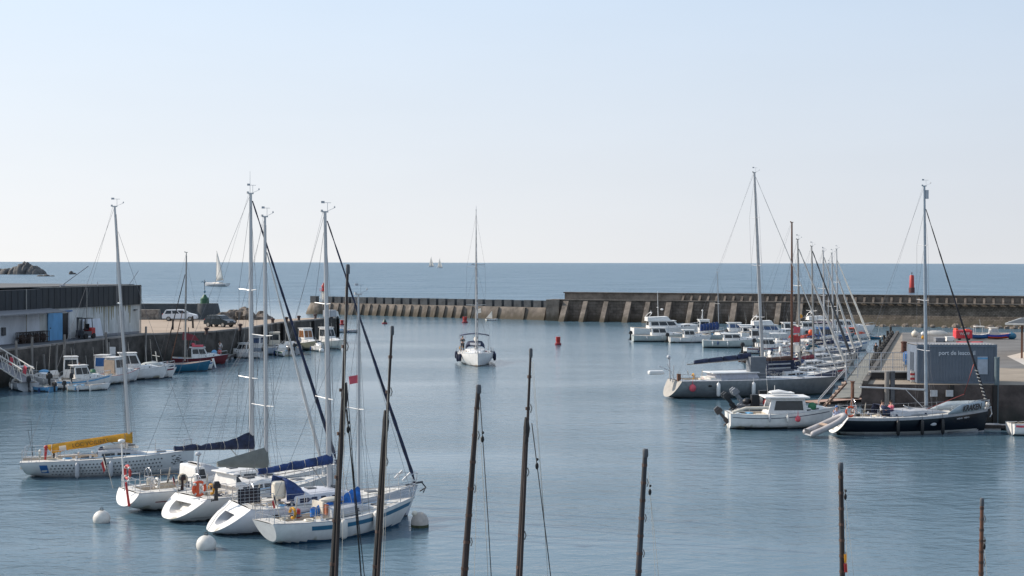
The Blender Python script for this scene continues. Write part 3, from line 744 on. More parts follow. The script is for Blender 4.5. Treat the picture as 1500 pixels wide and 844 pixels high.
cr_ = wn_('ShaderNodeMapRange'); nt.links.new(cn_.outputs[0], cr_.inputs[0]); cr_.inputs['From Min'].default_value = .3; cr_.inputs['From Max'].default_value = .7; cr_.inputs['To Min'].default_value = .988; cr_.inputs['To Max'].default_value = 1.012
hm_ = wn_('ShaderNodeVectorMath', operation='SCALE'); nt.links.new(hz_.outputs[0], hm_.inputs[0]); nt.links.new(cr_.outputs[0], hm_.inputs['Scale']); hz_ = hm_
fin = wn_('ShaderNodeMixRGB'); nt.links.new(rz_.outputs[0], fin.inputs[0]); nt.links.new(sky.outputs[0], fin.inputs[1]); nt.links.new(hz_.outputs[0], fin.inputs[2])
nt.links.new(fin.outputs[0], bg.inputs[0])
sd = bpy.data.lights.new('sun', 'SUN'); sd.energy = 3.6; sd.angle = R(.53); sd.color = (1, .9, .78)
so = bpy.data.objects.new('sun', sd); col.objects.link(so)
dv = Vector((math.sin(R(SUN_AZ)) * math.cos(R(SUN_EL)), math.cos(R(SUN_AZ)) * math.cos(R(SUN_EL)), math.sin(R(SUN_EL))))
so.rotation_euler = dv.to_track_quat('Z', 'Y').to_euler(); so.location = dv * 50
sc.view_settings.view_transform = 'Standard'; sc.view_settings.look = 'None'; sc.view_settings.exposure = .62; sc.view_settings.gamma = 1

def seamat():
    m = bpy.data.materials.new('sea_water'); m.use_nodes = True; nt = m.node_tree; N = nt.nodes; L = nt.links
    b = N['Principled BSDF']; b.inputs['Base Color'].default_value = (.115, .18, .21, 1); b.inputs['IOR'].default_value = 1.333
    g = N.new('ShaderNodeNewGeometry')
    def noise(sx, sy, rot, scale, det=3, ro=.5):
        mp = N.new('ShaderNodeMapping'); mp.inputs['Scale'].default_value = (sx, sy, 1); mp.inputs['Rotation'].default_value = (0, 0, R(rot)); L.new(g.outputs['Position'], mp.inputs[0])
        n = N.new('ShaderNodeTexNoise'); n.inputs['Scale'].default_value = scale; n.inputs['Detail'].default_value = det; n.inputs['Roughness'].default_value = ro
        L.new(mp.outputs[0], n.inputs['Vector']); return n.outputs[0]
    def math_(op, a, b_=None, c=None):
        n = N.new('ShaderNodeMath'); n.operation = op
        for i, v in enumerate((a, b_, c)):
            if v is None: continue
            if hasattr(v, 'links') or not isinstance(v, (int, float)): L.new(v, n.inputs[i])
            else: n.inputs[i].default_value = v
        return n.outputs[0]
    sp = N.new('ShaderNodeSeparateXYZ'); L.new(g.outputs['Position'], sp.inputs[0])
    # open sea beyond the breakwater is rougher than the harbour
    k = math_('MULTIPLY_ADD', sp.outputs[0], .65, sp.outputs[1])
    mr = N.new('ShaderNodeMapRange'); L.new(k, mr.inputs[0]); mr.inputs['From Min'].default_value = 285; mr.inputs['From Max'].default_value = 360; mr.inputs['To Min'].default_value = 0; mr.inputs['To Max'].default_value = 1
    op = mr.outputs[0]
    cmx = N.new('ShaderNodeMixRGB'); L.new(op, cmx.inputs[0]); cmx.inputs[1].default_value = (.068, .125, .165, 1); cmx.inputs[2].default_value = (.07, .135, .19, 1); L.new(cmx.outputs[0], b.inputs['Base Color'])
    a = noise(1, 1.7, 12, 3.2, 4, .6); c = noise(1, 1.6, -18, .75, 3); d = noise(1, 2.2, 6, .17, 3); pt = noise(1, 2.5, 8, .022, 3)
    h = math_("MULTIPLY_ADD", c, 3.4, a); h = math_('MULTIPLY_ADD', d, math_('MULTIPLY_ADD', op, 30.0, 3.0), h)
    # gust patches modulate the ripple strength
    mr2 = N.new('ShaderNodeMapRange'); L.new(pt, mr2.inputs[0]); mr2.inputs['From Min'].default_value = .36; mr2.inputs['From Max'].default_value = .64; mr2.inputs['To Min'].default_value = .25; mr2.inputs['To Max'].default_value = 1.0
    st = math_('MULTIPLY', mr2.outputs[0], math_('MULTIPLY_ADD', op, .85, WSTR))
    bp = N.new('ShaderNodeBump'); bp.inputs['Distance'].default_value = .09; L.new(h, bp.inputs['Height']); L.new(st, bp.inputs['Strength']); L.new(bp.outputs[0], b.inputs['Normal'])
    
    rr_ = N.new('ShaderNodeValToRGB'); mk = N.new('ShaderNodeMapRange'); L.new(k, mk.inputs[0]); mk.inputs['From Min'].default_value = 40; mk.inputs['From Max'].default_value = 440; L.new(mk.outputs[0], rr_.inputs[0])
    el = rr_.color_ramp.elements; el[0].position = 0; el[0].color = (.09,) * 3 + (1,); el[1].position = 1; el[1].color = (.3,) * 3 + (1,); q = el.new(.55); q.color = (.17,) * 3 + (1,); q = el.new(.66); q.color = (.21,) * 3 + (1,)
    L.new(rr_.outputs[0], b.inputs['Roughness'])
    return m
WSTR = .42
S = 42000
mb = MB(); mb.quad((-S, -400, 0), (S, -400, 0), (S, S, 0), (-S, S, 0)); sea = struct(mb.build('sea', seamat(), None, 0))

# ------------------------------------------------------------------ left quay
QZ = 3.3
def flatpoly(name, pts, z, m, kind=True, thick=None, parent=None):
    mb = MB(); n = len(pts)
    if thick is None: mb.add([(p[0], p[1], z) for p in pts], [tuple(range(n))])
    else: mb.loft([[(p[0], p[1], z - thick) for p in pts], [(p[0], p[1], z) for p in pts]])
    o = mb.build(name, m, parent, 0)
    return struct(o) if kind else o
edge = [(-52.5, 105), (-46.4, 130), (-41.3, 159), (-34.8, 166.5), (-32.6, 175), (-31.0, 192), (-25.6, 208.5)]
ql = edge + [(-29.5, 210.5), (-36, 202), (-60, 202.5), (-140, 203), (-140, 100)]
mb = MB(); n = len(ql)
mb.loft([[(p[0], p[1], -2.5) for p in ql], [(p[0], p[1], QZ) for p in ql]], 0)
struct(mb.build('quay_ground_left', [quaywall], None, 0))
flatpoly('quay_pavement_left', [(-52.6, 105.2), (-46.55, 130), (-41.45, 159), (-34.95, 166.7), (-32.75, 175.1), (-31.15, 192), (-25.8, 208.3), (-29.5, 210.3), (-36.1, 201.8), (-60, 202.3), (-139.9, 202.8), (-139.9, 100.2)], QZ + .004, sand)
flatpoly('quay_shade_strip_left', [(-52.7, 105.4), (-46.7, 130), (-41.6, 159), (-41.9, 163.6), (-45.2, 164.4), (-63, 105.4)], QZ + .008, shadepav)  # strip in front of the warehouse, its cast shade painted on as grey
mb = MB()
for a, b in zip(edge, edge[1:]):
    a = Vector((a[0], a[1], 0)); b = Vector((b[0], b[1], 0)); d = (b - a); L_ = d.length; an = math.atan2(d.y, d.x); c = (a + b) / 2
    mb.box((c.x - .18, c.y, QZ + .09), (L_, .34, .18), an)
struct(mb.build('quay_kerb_left', concrete, None, 0))
def alongedge(s):
    acc = 0
    for a, b in zip(edge, edge[1:]):
        a = Vector((a[0], a[1], 0)); b = Vector((b[0], b[1], 0)); l = (b - a).length
        if acc + l >= s: return a.lerp(b, (s - acc) / l), (b - a).normalized()
        acc += l
    return b, (b - a).normalized()
# timber fender piles along the wall
rnd = random.Random(3)
def pile(p, h, i, m, lab, rr=.13, z0=-1.5):
    mb = MB(); mb.path([(p.x, p.y, z0), (p.x + rnd.uniform(-.06, .06), p.y, h * .5), (p.x + rnd.uniform(-.08, .08), p.y, h)], [rr * 1.1, rr, rr * .9], 7)
    return tag(mb.build('mooring_pile', m, None), lab, 'pile', 'timber piles along the left quay wall')
pilem = mat('grey_timber', (.2, .185, .17), .85, var=.35, stretch=(1, 1, .2))
for i, px in enumerate((15, 35, 51, 68, 80, 92, 142, 147, 208)):
    s_ = 25.7 + (px / 208) * 29.4 * 1.02; p, d = alongedge(s_); nrm = Vector((d.y, -d.x, 0)); p = p + nrm * .35
    pile(p, QZ + (.9, 1.1, -.7, .2, 1.0, -.6, .8, -.3, 1.0)[i], i, pilem, ['tall grey pile left of the crate stack by the white wall', 'grey pile in front of the crate stack', 'short grey pile below the quay edge near the gangway', 'short grey pile below the blue door', 'tall grey pile standing in front of the blue door', 'short pile between the blue door and the forklift', 'tall pile in front of the leaning white panel', 'low pile beside the tall pile below the white panel', 'tall pile at the far right corner of the warehouse'][i])
for i, (px, py, h) in enumerate(((253, 523, 4.6), (283, 520, 4.8), (264, 521, 3.4), (311, 517, 3.9), (324, 514, 4.8), (336, 512, 4.0), (345, 509, 4.2), (365, 506, 4.0))):
    p = P(px, py)
    pile(p, h, i, woodd if i not in (2,) else pilem, ['dark pile behind the boat with the brown deck', 'dark pile behind the dark red boat', 'pale pile left of the dark red boat', 'dark pile right of the red awning', 'tall dark pile beside the person in white', 'dark pile right of the person in white', 'dark pile at the right end of the floating pontoon', 'dark pile left of the white and blue cabin boat'][i])
for i, px in enumerate((396, 414, 432, 450, 458, 470)):
    s_ = 72 + i * 9.5; p, d = alongedge(s_); nrm = Vector((d.y, -d.x, 0)); p = p + nrm * .3
    mb = MB(); mb.box((p.x, p.y, 1.2), (.35, .4, 4.2), math.atan2(d.y, d.x)); tag(mb.build('fender_timber', woodd, None, 0), 'dark vertical fender timber bolted to the left quay wall', 'fender timber', 'fender timbers on the left quay wall')

# ------------------------------------------------------------------ warehouse
wl = Vector((-50.3, 140.6, 0)); wr_ = Vector((-42.8, 164.8, 0)); wd = (wr_ - wl).normalized(); wn = Vector((wd.y, -wd.x, 0))   # wn points to the water
ang = math.atan2(wd.y, wd.x)
WH = empty('warehouse', (wr_.x, wr_.y, QZ), ang, 'long low warehouse with dark cladding above stained white walls and blue door', 'building')
# local: x along the wall towards the far end (0 at far end), y to the left of it = away from the water
claddark = mat('dark_cladding', (.021, .025, .03), .6, var=.3, scale=1.2, stretch=(1, 1, .15))
clad2 = mat('darker_cladding', (.018, .023, .03), .6, var=.3, scale=1.2, stretch=(1, 1, .15))
wwall = mat('stained_white_wall', (.54, .56, .54), .8, var=.3, scale=.7, c2=(.66, .67, .66), stretch=(1, 1, .3))
wwall2 = mat('pale_lilac_wall', (.6, .63, .68), .8, var=.12, scale=.7, stretch=(1, 1, .3))
mb = MB(); mb.box((-9.4, 10, 1.65), (18.8, 20, 3.3)); mb.build('wall', wwall, WH, 0)
mb = MB(); mb.box((-29.4, 10, 1.65), (21.1, 20, 3.3)); mb.build('wall', wwall2, WH, 0)
mb = MB(); mb.box((-9.5, 9.95, 4.4), (19.1, 20.3, 2.2)); o = mb.build('cladding', claddark, WH, 0)
mb = MB(); mb.box((-29.6, 9.9, 4.3), (20.95, 20.4, 2.1)); mb.build('cladding', clad2, WH, 0)
mb = MB(); mb.box((-19, 10.5, 5.55), (38.3, 19.4, .1)); mb.build('roof', mat('roof_sheet', (.1, .1, .1), .8, stretch=(.2, 1, 1)), WH, 0)
mb = MB(); mb.box((-9.6, -.23, 5.52), (18.9, .06, .06)); mb.build('gutter', alud, WH, 0)
mb = MB(); mb.hexa([Vector(v) for v in ((-40, -2.4, 2.85), (-17.4, -2.2, 3.0), (-17.4, .0, 3.3), (-40, 0, 3.3), (-40, -2.4, 2.95), (-17.4, -2.2, 3.1), (-17.4, .0, 3.42), (-40, 0, 3.42))]); mb.build('awning', mat('awning_sheet', (.22, .22, .23), .7), WH, 0)
streak = mat('rust_streak', (.26, .23, .15), .85, var=.3, stretch=(3, 3, .2))
rs = random.Random(9)
for i in range(16):
    x = -9.2 + i * .48 + rs.uniform(-.1, .1); l = rs.uniform(.6, 3.0); mb = MB(); wd_ = rs.uniform(.05, .2)
    mb.hexa([Vector(v) for v in ((x - wd_ * .3, -.006, 3.25 - l), (x + wd_ * .3, -.006, 3.25 - l), (x + wd_ * .3, .002, 3.25 - l), (x - wd_ * .3, .002, 3.25 - l), (x - wd_, -.006, 3.25), (x + wd_, -.006, 3.25), (x + wd_, .002, 3.25), (x - wd_, .002, 3.25))]); mb.build('rust_streak', streak, WH, 0)
def wx(px, py=495):   # pixel to local x on the wall plane
    d = ray(px, py); t = (Vector((wr_.x, wr_.y, 0)) - CO).dot(wn) / d.dot(wn); p = CO + d * t
    return (p - Vector((wr_.x, wr_.y, p.z))).dot(wd), p.z - QZ
dx0 = wx(69)[0]; dx1 = wx(90)[0]; dx2 = wx(99)[0]
mb = MB(); mb.box(((dx0 + dx1) / 2, -.1, 1.42), (dx1 - dx0, .08, 2.84)); D_ = mb.build('sliding_door', mat('blue_door', (.12, .32, .56), .6, var=.12, stretch=(1, 1, .3)), WH, 0)
mb = MB(); mb.box((dx0 + .35, -.17, 1.3), (.16, .05, .1)); mb.build('handle', black, D_, 0)
mb = MB(); mb.box(((dx1 + dx2) / 2, -.01, 1.38), (dx2 - dx1, .06, 2.76)); mb.build('door_opening', black, WH, 0)
mb = MB(); mb.box(((dx0 + dx2) / 2, -.14, 2.98), (dx2 - dx0 + 1.2, .14, .14)); mb.build('door_rail', blue, WH, 0)
mb = MB(); mb.box((dx2 + .12, -.05, 1.4), (.2, .12, 2.8)); mb.build('door_frame', lgrey, WH, 0)
a = wx(4, 480); mb = MB(); mb.box((a[0], -.1, 1.3), (.5, .2, .8)); mb.build('switch_box', dgrey, WH, 0)
a = wx(197, 450); mb = MB(); mb.box((a[0], -.15, 2.7), (.45, .25, .12)); mb.build('wall_lamp', dgrey, WH, 0)
mb = MB(); mb.tube((-15, .3, 5.5), (-14.2, .3, 5.9), .03); mb.tube((-8, .3, 5.5), (-8, .3, 6.0), .04); mb.tube((-.6, .5, 5.5), (-.6, .5, 6.1), .02); mb.box((-14.5, .3, 5.7), (.6, .3, .15)); mb.build('roof_fitting', lgrey, WH, 0)
mb = MB(); mb.tube((-14.6, .4, 5.6), (-9.6, .4, 7.7), .035); tag(mb.build('loading_boom', dgrey, WH))
mb = MB(); mb.tube((-1.2, .6, 5.6), (4.9, 3.2, 7.1), .035); tag(mb.build('loading_boom', dgrey, WH))
def onwall(px, off):
    x, z = wx(px); p = wr_ + wd * x + wn * off; return Vector((p.x, p.y, QZ + .01))
seam = mat('cladding_seam', (.017, .02, .025), .6)
for i in range(19): mb = MB(); mb.box((-.6 - i * 1.0, -.215, 4.4), (.04, .02, 2.18)); mb.build('cladding_seam', seam, WH, 0)
for i in range(20): mb = MB(); mb.box((-19.8 - i * 1.0, -.315, 4.3), (.04, .02, 2.08)); mb.build('cladding_seam', seam, WH, 0)
for x in (-3.4, -6.8, -10.2): mb = MB(); mb.box((x, -.012, 1.65), (.06, .03, 3.25)); mb.build('wall_joint', lgrey, WH, 0)
for x in (-.35, -11.0, -21.5): mb = MB(); mb.tube((x, -.33, 0), (x, -.33, 5.4), .06); mb.build('downpipe', alud, WH)
mb = MB(); mb.box((-5.2, -.02, .12), (10.2, .05, .24)); mb.build('plinth', grey, WH, 0)
# leaning white panel
p = onwall(131, .6); o = empty('panel', p, ang, 'white panel leaning on the wall right of the forklift', 'panel')
mb = MB(); mb.box((0, .25, 1.0), (3.6, .05, 2.0), rx=R(-12)); mb.build('sheet', wwall2, o, 0); mb = MB(); mb.box((-1.9, .0, .9), (.08, .08, 1.8)); mb.box((1.9, 0, .9), (.08, .08, 1.8)); mb.box((0, 0, .05), (3.8, .1, .1)); mb.build('frame', alud, o, 0)
# crate stack (fishing cages)
p = onwall(37, .9); 
for i in range(4):
    o = empty('fish_trap', p + wd * (i - 1.5) * 1.15, ang, ['brown lobster trap leftmost against the white wall', 'brown lobster trap second from the left against the white wall', 'brown lobster trap second from the right against the white wall', 'brown lobster trap rightmost against the white wall'][i], 'trap', 'traps stacked on the quay')
    mb = MB()
    for z in (.03, .55, 1.1):
        for y in (-.35, .35): mb.box((0, y, z), (1.05, .06, .06))
        for x in (-.5, 0, .5): mb.box((x, 0, z), (.06, .7, .06))
    for x in (-.5, -.25, 0, .25, .5):
        for y in (-.35, .35): mb.box((x, y, .57), (.05, .05, 1.1))
    mb.build('frame', woodb, o, 0)
    mb = MB(); mb.sphere((0, 0, .5), .42, 8, sc=(1.1, .75, 1), jit=.2, rnd=rnd); mb.build('netting', mat('brown_net', (.09, .06, .05), .9, var=.5, scale=8), o)
# forklift
p = onwall(109, 1.4); FK = empty('forklift', p, ang + math.pi * .97, 'dark forklift with red counterweight parked at the blue door', 'forklift')
mb = MB(); mb.box((.25, 0, .55), (1.3, 1.05, .5)); mb.build('chassis', dgrey, FK, 0)
mb = MB(); mb.box((-.62, 0, .75), (.65, 1.1, .85)); o = mb.build('counterweight', red, FK, 0); bv = o.modifiers.new('b', 'BEVEL'); bv.width = .12; bv.segments = 3
mb = MB()
for x, y in ((.75, .48), (.75, -.48), (-.55, .48), (-.55, -.48)): mb.tube((x, y, .7), (x * .85, y * .9, 2.15), .045)
mb.box((.07, 0, 2.17), (1.35, .95, .06)); mb.build('overhead_guard', black, FK, 0)
mb = MB(); mb.box((.98, .3, 1.2), (.12, .1, 2.2)); mb.box((.98, -.3, 1.2), (.12, .1, 2.2)); mb.box((.98, 0, 2.25), (.1, .7, .08)); mb.box((.98, 0, .7), (.08, .9, .5)); mb.build('mast', dgrey, FK, 0)
for s_ in (1, -1): mb = MB(); mb.box((1.5, s_ * .25, .12), (1.0, .1, .05)); mb.build('fork', dgrey, FK, 0)
mb = MB(); mb.box((-.05, 0, 1.0), (.45, .45, .12)); mb.box((-.28, 0, 1.3), (.1, .45, .55)); mb.build('seat', black, FK, 0)
for x in (.62, -.6):
    for s_ in (1, -1): mb = MB(); mb.lathe((x, s_ * .5, .3), [(.1, -.11), (.3, -.1), (.3, .1), (.1, .11)], 14, axis='y'); mb.build('wheel', tyre, FK)

# ------------------------------------------------------------------ cars
def car(label, px, py, rz, L, H, W, pm, kind='estate', Z=QZ):
    c = P(px, py, Z); root = empty('parked_car', (c.x, c.y, Z + .006), rz, label, 'car')
    b = L / 2
    if kind == 'estate': roofl = [(-b * .93, .98), (-b * .80, H * .96), (-b * .1, H), (b * .2, H * .97), (b * .56, H * .66)]
    else: roofl = [(-b * .9, .95), (-b * .78, H * .97), (0, H), (b * .25, H * .96), (b * .52, H * .68)]
    prof = [(-b, .35), (-b * 1.0, .75)] + roofl + [(b * .92, H * .54), (b, .6), (b * .99, .3)]
    rings = []
    for y, ins in ((-W / 2, 1), (-W / 2 + .01, 1), (W / 2 - .01, 1), (W / 2, 1)):
        rings.append([Vector((x, y * (1 if z < .95 else 1 - .22 * (z - .95) / .55), z)) for x, z in prof])
    mb = MB(); mb.loft(rings, 0); body = mb.build('body', pm, root, 30); bv = body.modifiers.new('b', 'BEVEL'); bv.width = .05; bv.segments = 2; bv.limit_method = 'ANGLE'
    g = glass
    for sg in (1, -1):
        q = [Vector((roofl[0][0] + .15, 0, .95)), Vector((roofl[4][0] - .1, 0, H * .66)), Vector((roofl[3][0] - .05, 0, H * .92)), Vector((roofl[1][0] + .1, 0, H * .92))]
        q = [Vector((v.x, sg * W / 2 * (1 if v.z < .95 else 1 - .22 * (v.z - .95) / .55), v.z)) for v in q]
        if sg == 1: q = [q[1], q[0], q[3], q[2]]
        for i in range(3): w_ = MB(); w_.hexa(facewin(q, .02 + .33 * i, .30 + .33 * i, .05, .95, .012, .01)); w_.build('window', g, body, 0)
    for (xa, za), (xb, zb), nm in ((roofl[4], roofl[3], 'windscreen'), (roofl[0], roofl[1], 'rear_window')):
        ya = W / 2 * .86; yb = W / 2 * .76
        q = [Vector((xa, -ya, za)), Vector((xa, ya, za)), Vector((xb, yb, zb)), Vector((xb, -yb, zb))]
        if nm == 'rear_window': q = [q[1], q[0], q[3], q[2]]
        w_ = MB(); w_.hexa(facewin(q, .06, .94, .1, .92, .015, .01)); w_.build(nm, g, body, 0)
    for x in (-b * .62, b * .62):
        for sg in (1, -1):
            mb = MB(); mb.lathe((x, sg * (W / 2 - .1), .31), [(.12, -.13), (.31, -.12), (.31, .12), (.12, .13)], 18, axis='y'); wl_ = mb.build('wheel', tyre, root)
            mb = MB(); mb.lathe((x, sg * (W / 2 - .1), .31), [(.02, -.14), (.2, -.137), (.2, .137), (.02, .14)], 12, axis='y'); mb.build('rim', alud, wl_)
    for sg in (1, -1):
        mb = MB(); mb.box((b * .95, sg * W * .36, .68), (.18, .36, .14)); mb.build('headlight', lgrey, root, 0)
        mb = MB(); mb.box((-b * .97, sg * W * .38, .85), (.1, .2, .3)); mb.build('tail_light', red, root, 0)
    return root
car('white estate car parked before the rubble wall', 264, 470, R(4), 4.7, 1.58, 1.85, mat('white_car_paint', (.6, .62, .65), .25, var=.03, spec=.6), 'estate')
car('dark hatchback parked in the middle of the quay', 322, 479, R(-28), 3.8, 1.5, 1.7, mat('dark_car_paint', (.012, .018, .022), .2, var=.1), 'hatch')

# ------------------------------------------------------------------ walls and rocks behind the left quay
o = mb = None
rub = mat('rubble_masonry', (.2, .18, .16), .95, var=.5, scale=2.5, bump=1., bscale=3)
mb = MB(); mb.box((-96.5, 203.3, 2.6), (93, 1.2, 4.2)); tag(mb.build('rubble_wall', rub, None, 0), 'low grey rubble wall behind the white car', 'wall')
mb = MB(); mb.box((-97, 222, 2.1), (100, 2.2, 5.8)); SW = empty('sea_wall', (0, 0, 0), 0, 'dark grey sea wall behind the white car', 'wall'); mb.build('wall', blockm, SW, 0)
mb = MB(); mb.lathe((-47.2, 222, 0), [(2.1, -1.5), (2.0, 3.8), (1.7, 5.05)], 14); mb.build('round_end', blockm, SW)
# green turret
TW = empty('light_tower', (-47.6, 222, 5.02), 0, 'small green harbour light with a thin mast on the sea wall end', 'light tower')
mb = MB(); mb.lathe((0, 0, 0), [(.7, 0), (.66, .8), (.38, 1.05), (.2, 1.4)], 10); mb.build('housing', mat('dark_green_paint', (.02, .09, .045), .5), TW)
mb = MB(); mb.tube((0, 0, 1.6), (0, 0, 3.7), .05); mb.build('mast', dgrey, TW)
mb = MB(); mb.sphere((0, 0, 1.85), .18, 8)
for k in range(5):
    a = k * 1.3; mb.path([(0, 0, 3.2 - .1 * k % .3), (.35 * math.cos(a), .35 * math.sin(a), 3.5), (.6 * math.cos(a), .6 * math.sin(a), 3.3)], .03, 4)
mb.build('lantern', teal, TW)
def rock(c, r, m, label, group=None, seed=1, sc_=(1, 1, .8), n=10):
    rn = random.Random(seed); mb = MB(); mb.sphere((0, 0, 0), r, n, sc=sc_, jit=.22, rnd=rn)
    o = mb.build('rock', m, None, 25, loc=c); return tag(o, label, 'rock', group)
rr = random.Random(21); k = 0
for i in range(60):
    px = rr.uniform(322, 412); D = rr.uniform(204, 209); x = (px - 750) / 2100 * D
    top = 4.0 + 0.5 * math.sin((px - 330) / 14.) - max(0, (px - 385)) * .045
    z = rr.uniform(1.4, top - .2); D += (top - z) * 1.0
    rock((x, D, z), rr.uniform(.6, 1.15), rockm, 'brown boulder in the rock armour behind the dark hatchback', 'boulders behind the left quay', i, (rr.uniform(.8, 1.3), rr.uniform(.8, 1.2), rr.uniform(.7, 1)))
for i in range(16):
    rock((-35 + rr.uniform(-3, 4), 205 + rr.uniform(0, 4), rr.uniform(-.2, 1.6)), rr.uniform(.8, 1.4), rockm, 'brown boulder in the rock armour behind the dark hatchback', 'boulders behind the left quay', i + 90)
mb = MB(); base = [(-62, 204), (-31, 203.2), (-28.5, 207), (-33, 213), (-62, 214)]
mb.loft([[(p[0], p[1], -2) for p in base], [(p[0] * .99 + 0, p[1] + .4, 2.6) for p in base]]); struct(mb.build('rubble_slope_ground', rockm, None, 0))
# hut on the quay end
H_ = empty('lorry', (P(491, 467, QZ).x - .4, 205.6, QZ + .006), R(62), 'pale box lorry parked at the very end of the left quay', 'lorry')
mb = MB(); mb.box((-.3, 0, .85), (1.7, 1.15, .95)); mb.build('box_body', lgrey, H_, 0)
mb = MB(); mb.hexa([Vector(v) for v in ((.6, -.55, .3), (1.3, -.55, .3), (1.3, .55, .3), (.6, .55, .3), (.6, -.55, 1.1), (1.05, -.5, 1.1), (1.05, .5, 1.1), (.6, .55, 1.1))]); cb = mb.build('cab', white, H_, 0)
mb = MB(); mb.box((1.17, 0, .85), (.1, .85, .3), ry=R(-18)); mb.build('windscreen', glass, cb, 0)
for x in (-.7, .9):
    for s_ in (1, -1): mb = MB(); mb.lathe((x, s_ * .5, .22), [(.08, -.08), (.22, -.07), (.22, .07), (.08, .08)], 10, axis='y'); mb.build('wheel', tyre, H_)
# bollards on the left quay
for i, px in enumerate((309, 358, 405, 425, 443, 467)):
    py = (490, 484, 475, 473, 471, 468)[i]; p = P(px, py, QZ); mb = MB(); mb.lathe((p.x - .5, p.y, QZ), [(.28, 0), (.2, .1), (.18, .5), (.3, .6), (.28, .75), (.1, .82)], 10)
    tag(mb.build('bollard', mat('rusty_iron', (.06, .035, .03), .8, var=.4), None), ['iron bollard nearest the red awning', 'iron bollard on the quay edge right of the dark car', 'iron bollard above the white cabin boat', 'iron bollard above the grey open boat', 'iron bollard above the cabin boat with bronze windows', 'iron bollard nearest the quay end'][i], 'bollard', 'bollards along the left quay')

# ------------------------------------------------------------------ breakwaters
A = P(443, 459.5); B_ = P(806, 469.5)
def along(a, b, t): return Vector(a).lerp(Vector(b), t)
def battered(root, a, b, zt, wt, bat, m, name='wall', z0=-2.5, back=1.5, seg=1):
    d = (b - a).normalized(); n = Vector((d.y, -d.x, 0))   # towards camera
    mb = MB(); rings = []
    for i in range(seg + 1):
        p = a.lerp(b, i / seg)
        rings.append([p + n * (bat * (-z0) / zt) * 1 + Vector((0, 0, z0)), p - n * bat + Vector((0, 0, zt)), p - n * (bat + wt) + Vector((0, 0, zt)), p - n * (bat + wt + back) + Vector((0, 0, z0))])
    mb.loft(rings); return mb.build(name, m, root, 0), d, n
BW1 = empty('breakwater', A, 0, 'low outer breakwater topped by a row of square blocks', 'breakwater')
A0 = Vector((0, 0, 0)); B0 = Vector(B_) - Vector(A)
o, d1, n1 = battered(BW1, A0 + (B0 - A0).normalized() * 2.5, B0, 2.5, 3.4, .9, bwmat)
L1 = (B0 - A0).length
mb = MB()   # rounded tip
rings = []
for z, r in ((-2.5, 4.6), (0, 3.6), (1.4, 3.1), (2.45, 2.5)):
    rings.append([d1 * 3.6 - n1 * 2.4 + Vector((r * math.cos(k * math.pi / 7), r * math.sin(k * math.pi / 7), z)) for k in range(14)])
mb.loft(rings); mb.build('round_head', bwmat, BW1, 40)
# blocks
for i in range(27):
    t = .035 + .945 * i / 26; 
    if i == 1: continue
    p = A0.lerp(B0, t) - n1 * 1.5; mb = MB(); mb.box((p.x, p.y, 2.5 + .66), (1.75 + rr.uniform(-.12, .12), 1.1, 1.45 + rr.uniform(-.08, .06)), math.atan2(d1.y, d1.x) + rr.uniform(-.02, .02)); mb.build('parapet_block', blockm, BW1, 0)
def buttress(root, p, d, n, w, zt, top_out, bot_out, m, z0=-1.5, name='buttress'):
    mb = MB(); h = w / 2
    q = []
    for s_ in (-1, 1):
        q.append([p + d * s_ * h + n * bot_out + Vector((0, 0, z0)), p + d * s_ * h - n * 1.2 + Vector((0, 0, z0)), p + d * s_ * h - n * 1.4 + Vector((0, 0, zt)), p + d * s_ * h + n * top_out + Vector((0, 0, zt))])
    mb.loft(q); return mb.build(name, m, root, 0)
for i in range(19):   # shallow ribs on the outer half
    t = .05 + .034 * i; buttress(BW1, A0.lerp(B0, t), d1, n1, .5, 2.42, -.55, 1.0, bwmat, name='rib')
for t in (.70, .80, .90, .975): buttress(BW1, A0.lerp(B0, t), d1, n1, .55, 2.43, -.5, .8, bwmat, name='rib')
buttress(BW1, A0.lerp(B0, .66), d1, n1, 1.2, 2.44, -.4, 1.6, bwmat, name='rib')
# high inner breakwater
A2 = P(806, 470.2); B2 = Vector((A2.x + (104 - A2.x), A2.y - (104 - A2.x) * .335, 0))
BW2 = empty('breakwater', A2, 0, 'high inner breakwater wall with sloping buttresses and stone face', 'breakwater')
E2 = B2 - A2; d2 = E2.normalized(); n2 = Vector((d2.y, -d2.x, 0)); L2 = E2.length
LZ = 4.15
o1, _, _ = battered(BW2, -n2 * .8, d2 * 48 - n2 * .8, LZ, 4.5, .4, bwmat2, back=3)
o2, _, _ = battered(BW2, d2 * 48.02, d2 * L2, LZ, 4.5, 2.2, bwstone, back=3)
mb = MB(); mb.box(Vector((0, 0, LZ + .03)) + d2 * (L2 / 2) - n2 * 1.45, (L2, 1.0, .16), math.atan2(d2.y, d2.x)); mb.build('ledge', bwmat, BW2, 0)
mb = MB(); pp = d2 * (L2 / 2 + 1.0) - n2 * 4.0; mb.box(pp + Vector((0, 0, LZ + .65)), (L2 - 2, 1.6, 1.33), math.atan2(d2.y, d2.x)); mb.build('parapet', bwmat, BW2, 0)
mb = MB(); mb.box(pp + Vector((0, 0, LZ + 1.4)) + n2 * .12, (L2 - 1.6, 1.9, .2), math.atan2(d2.y, d2.x)); mb.build('coping', bwmat2, BW2, 0)
mb = MB(); mb.box(d2 * .4 - n2 * 2.6 + Vector((0, 0, 1.6)), (2.6, 5, 5.2), math.atan2(d2.y, d2.x)); mb.build('end_block', bwmat, BW2, 0)
for i in range(12):
    s_ = 3.0 + i * 4.15 + rr.uniform(-.25, .25); buttress(BW2, d2 * s_, d2, n2, rr.uniform(.8, 1.15), LZ - .12, -1.05, 4.0, bwmat, z0=-1.5)
i = 0; s_ = 26
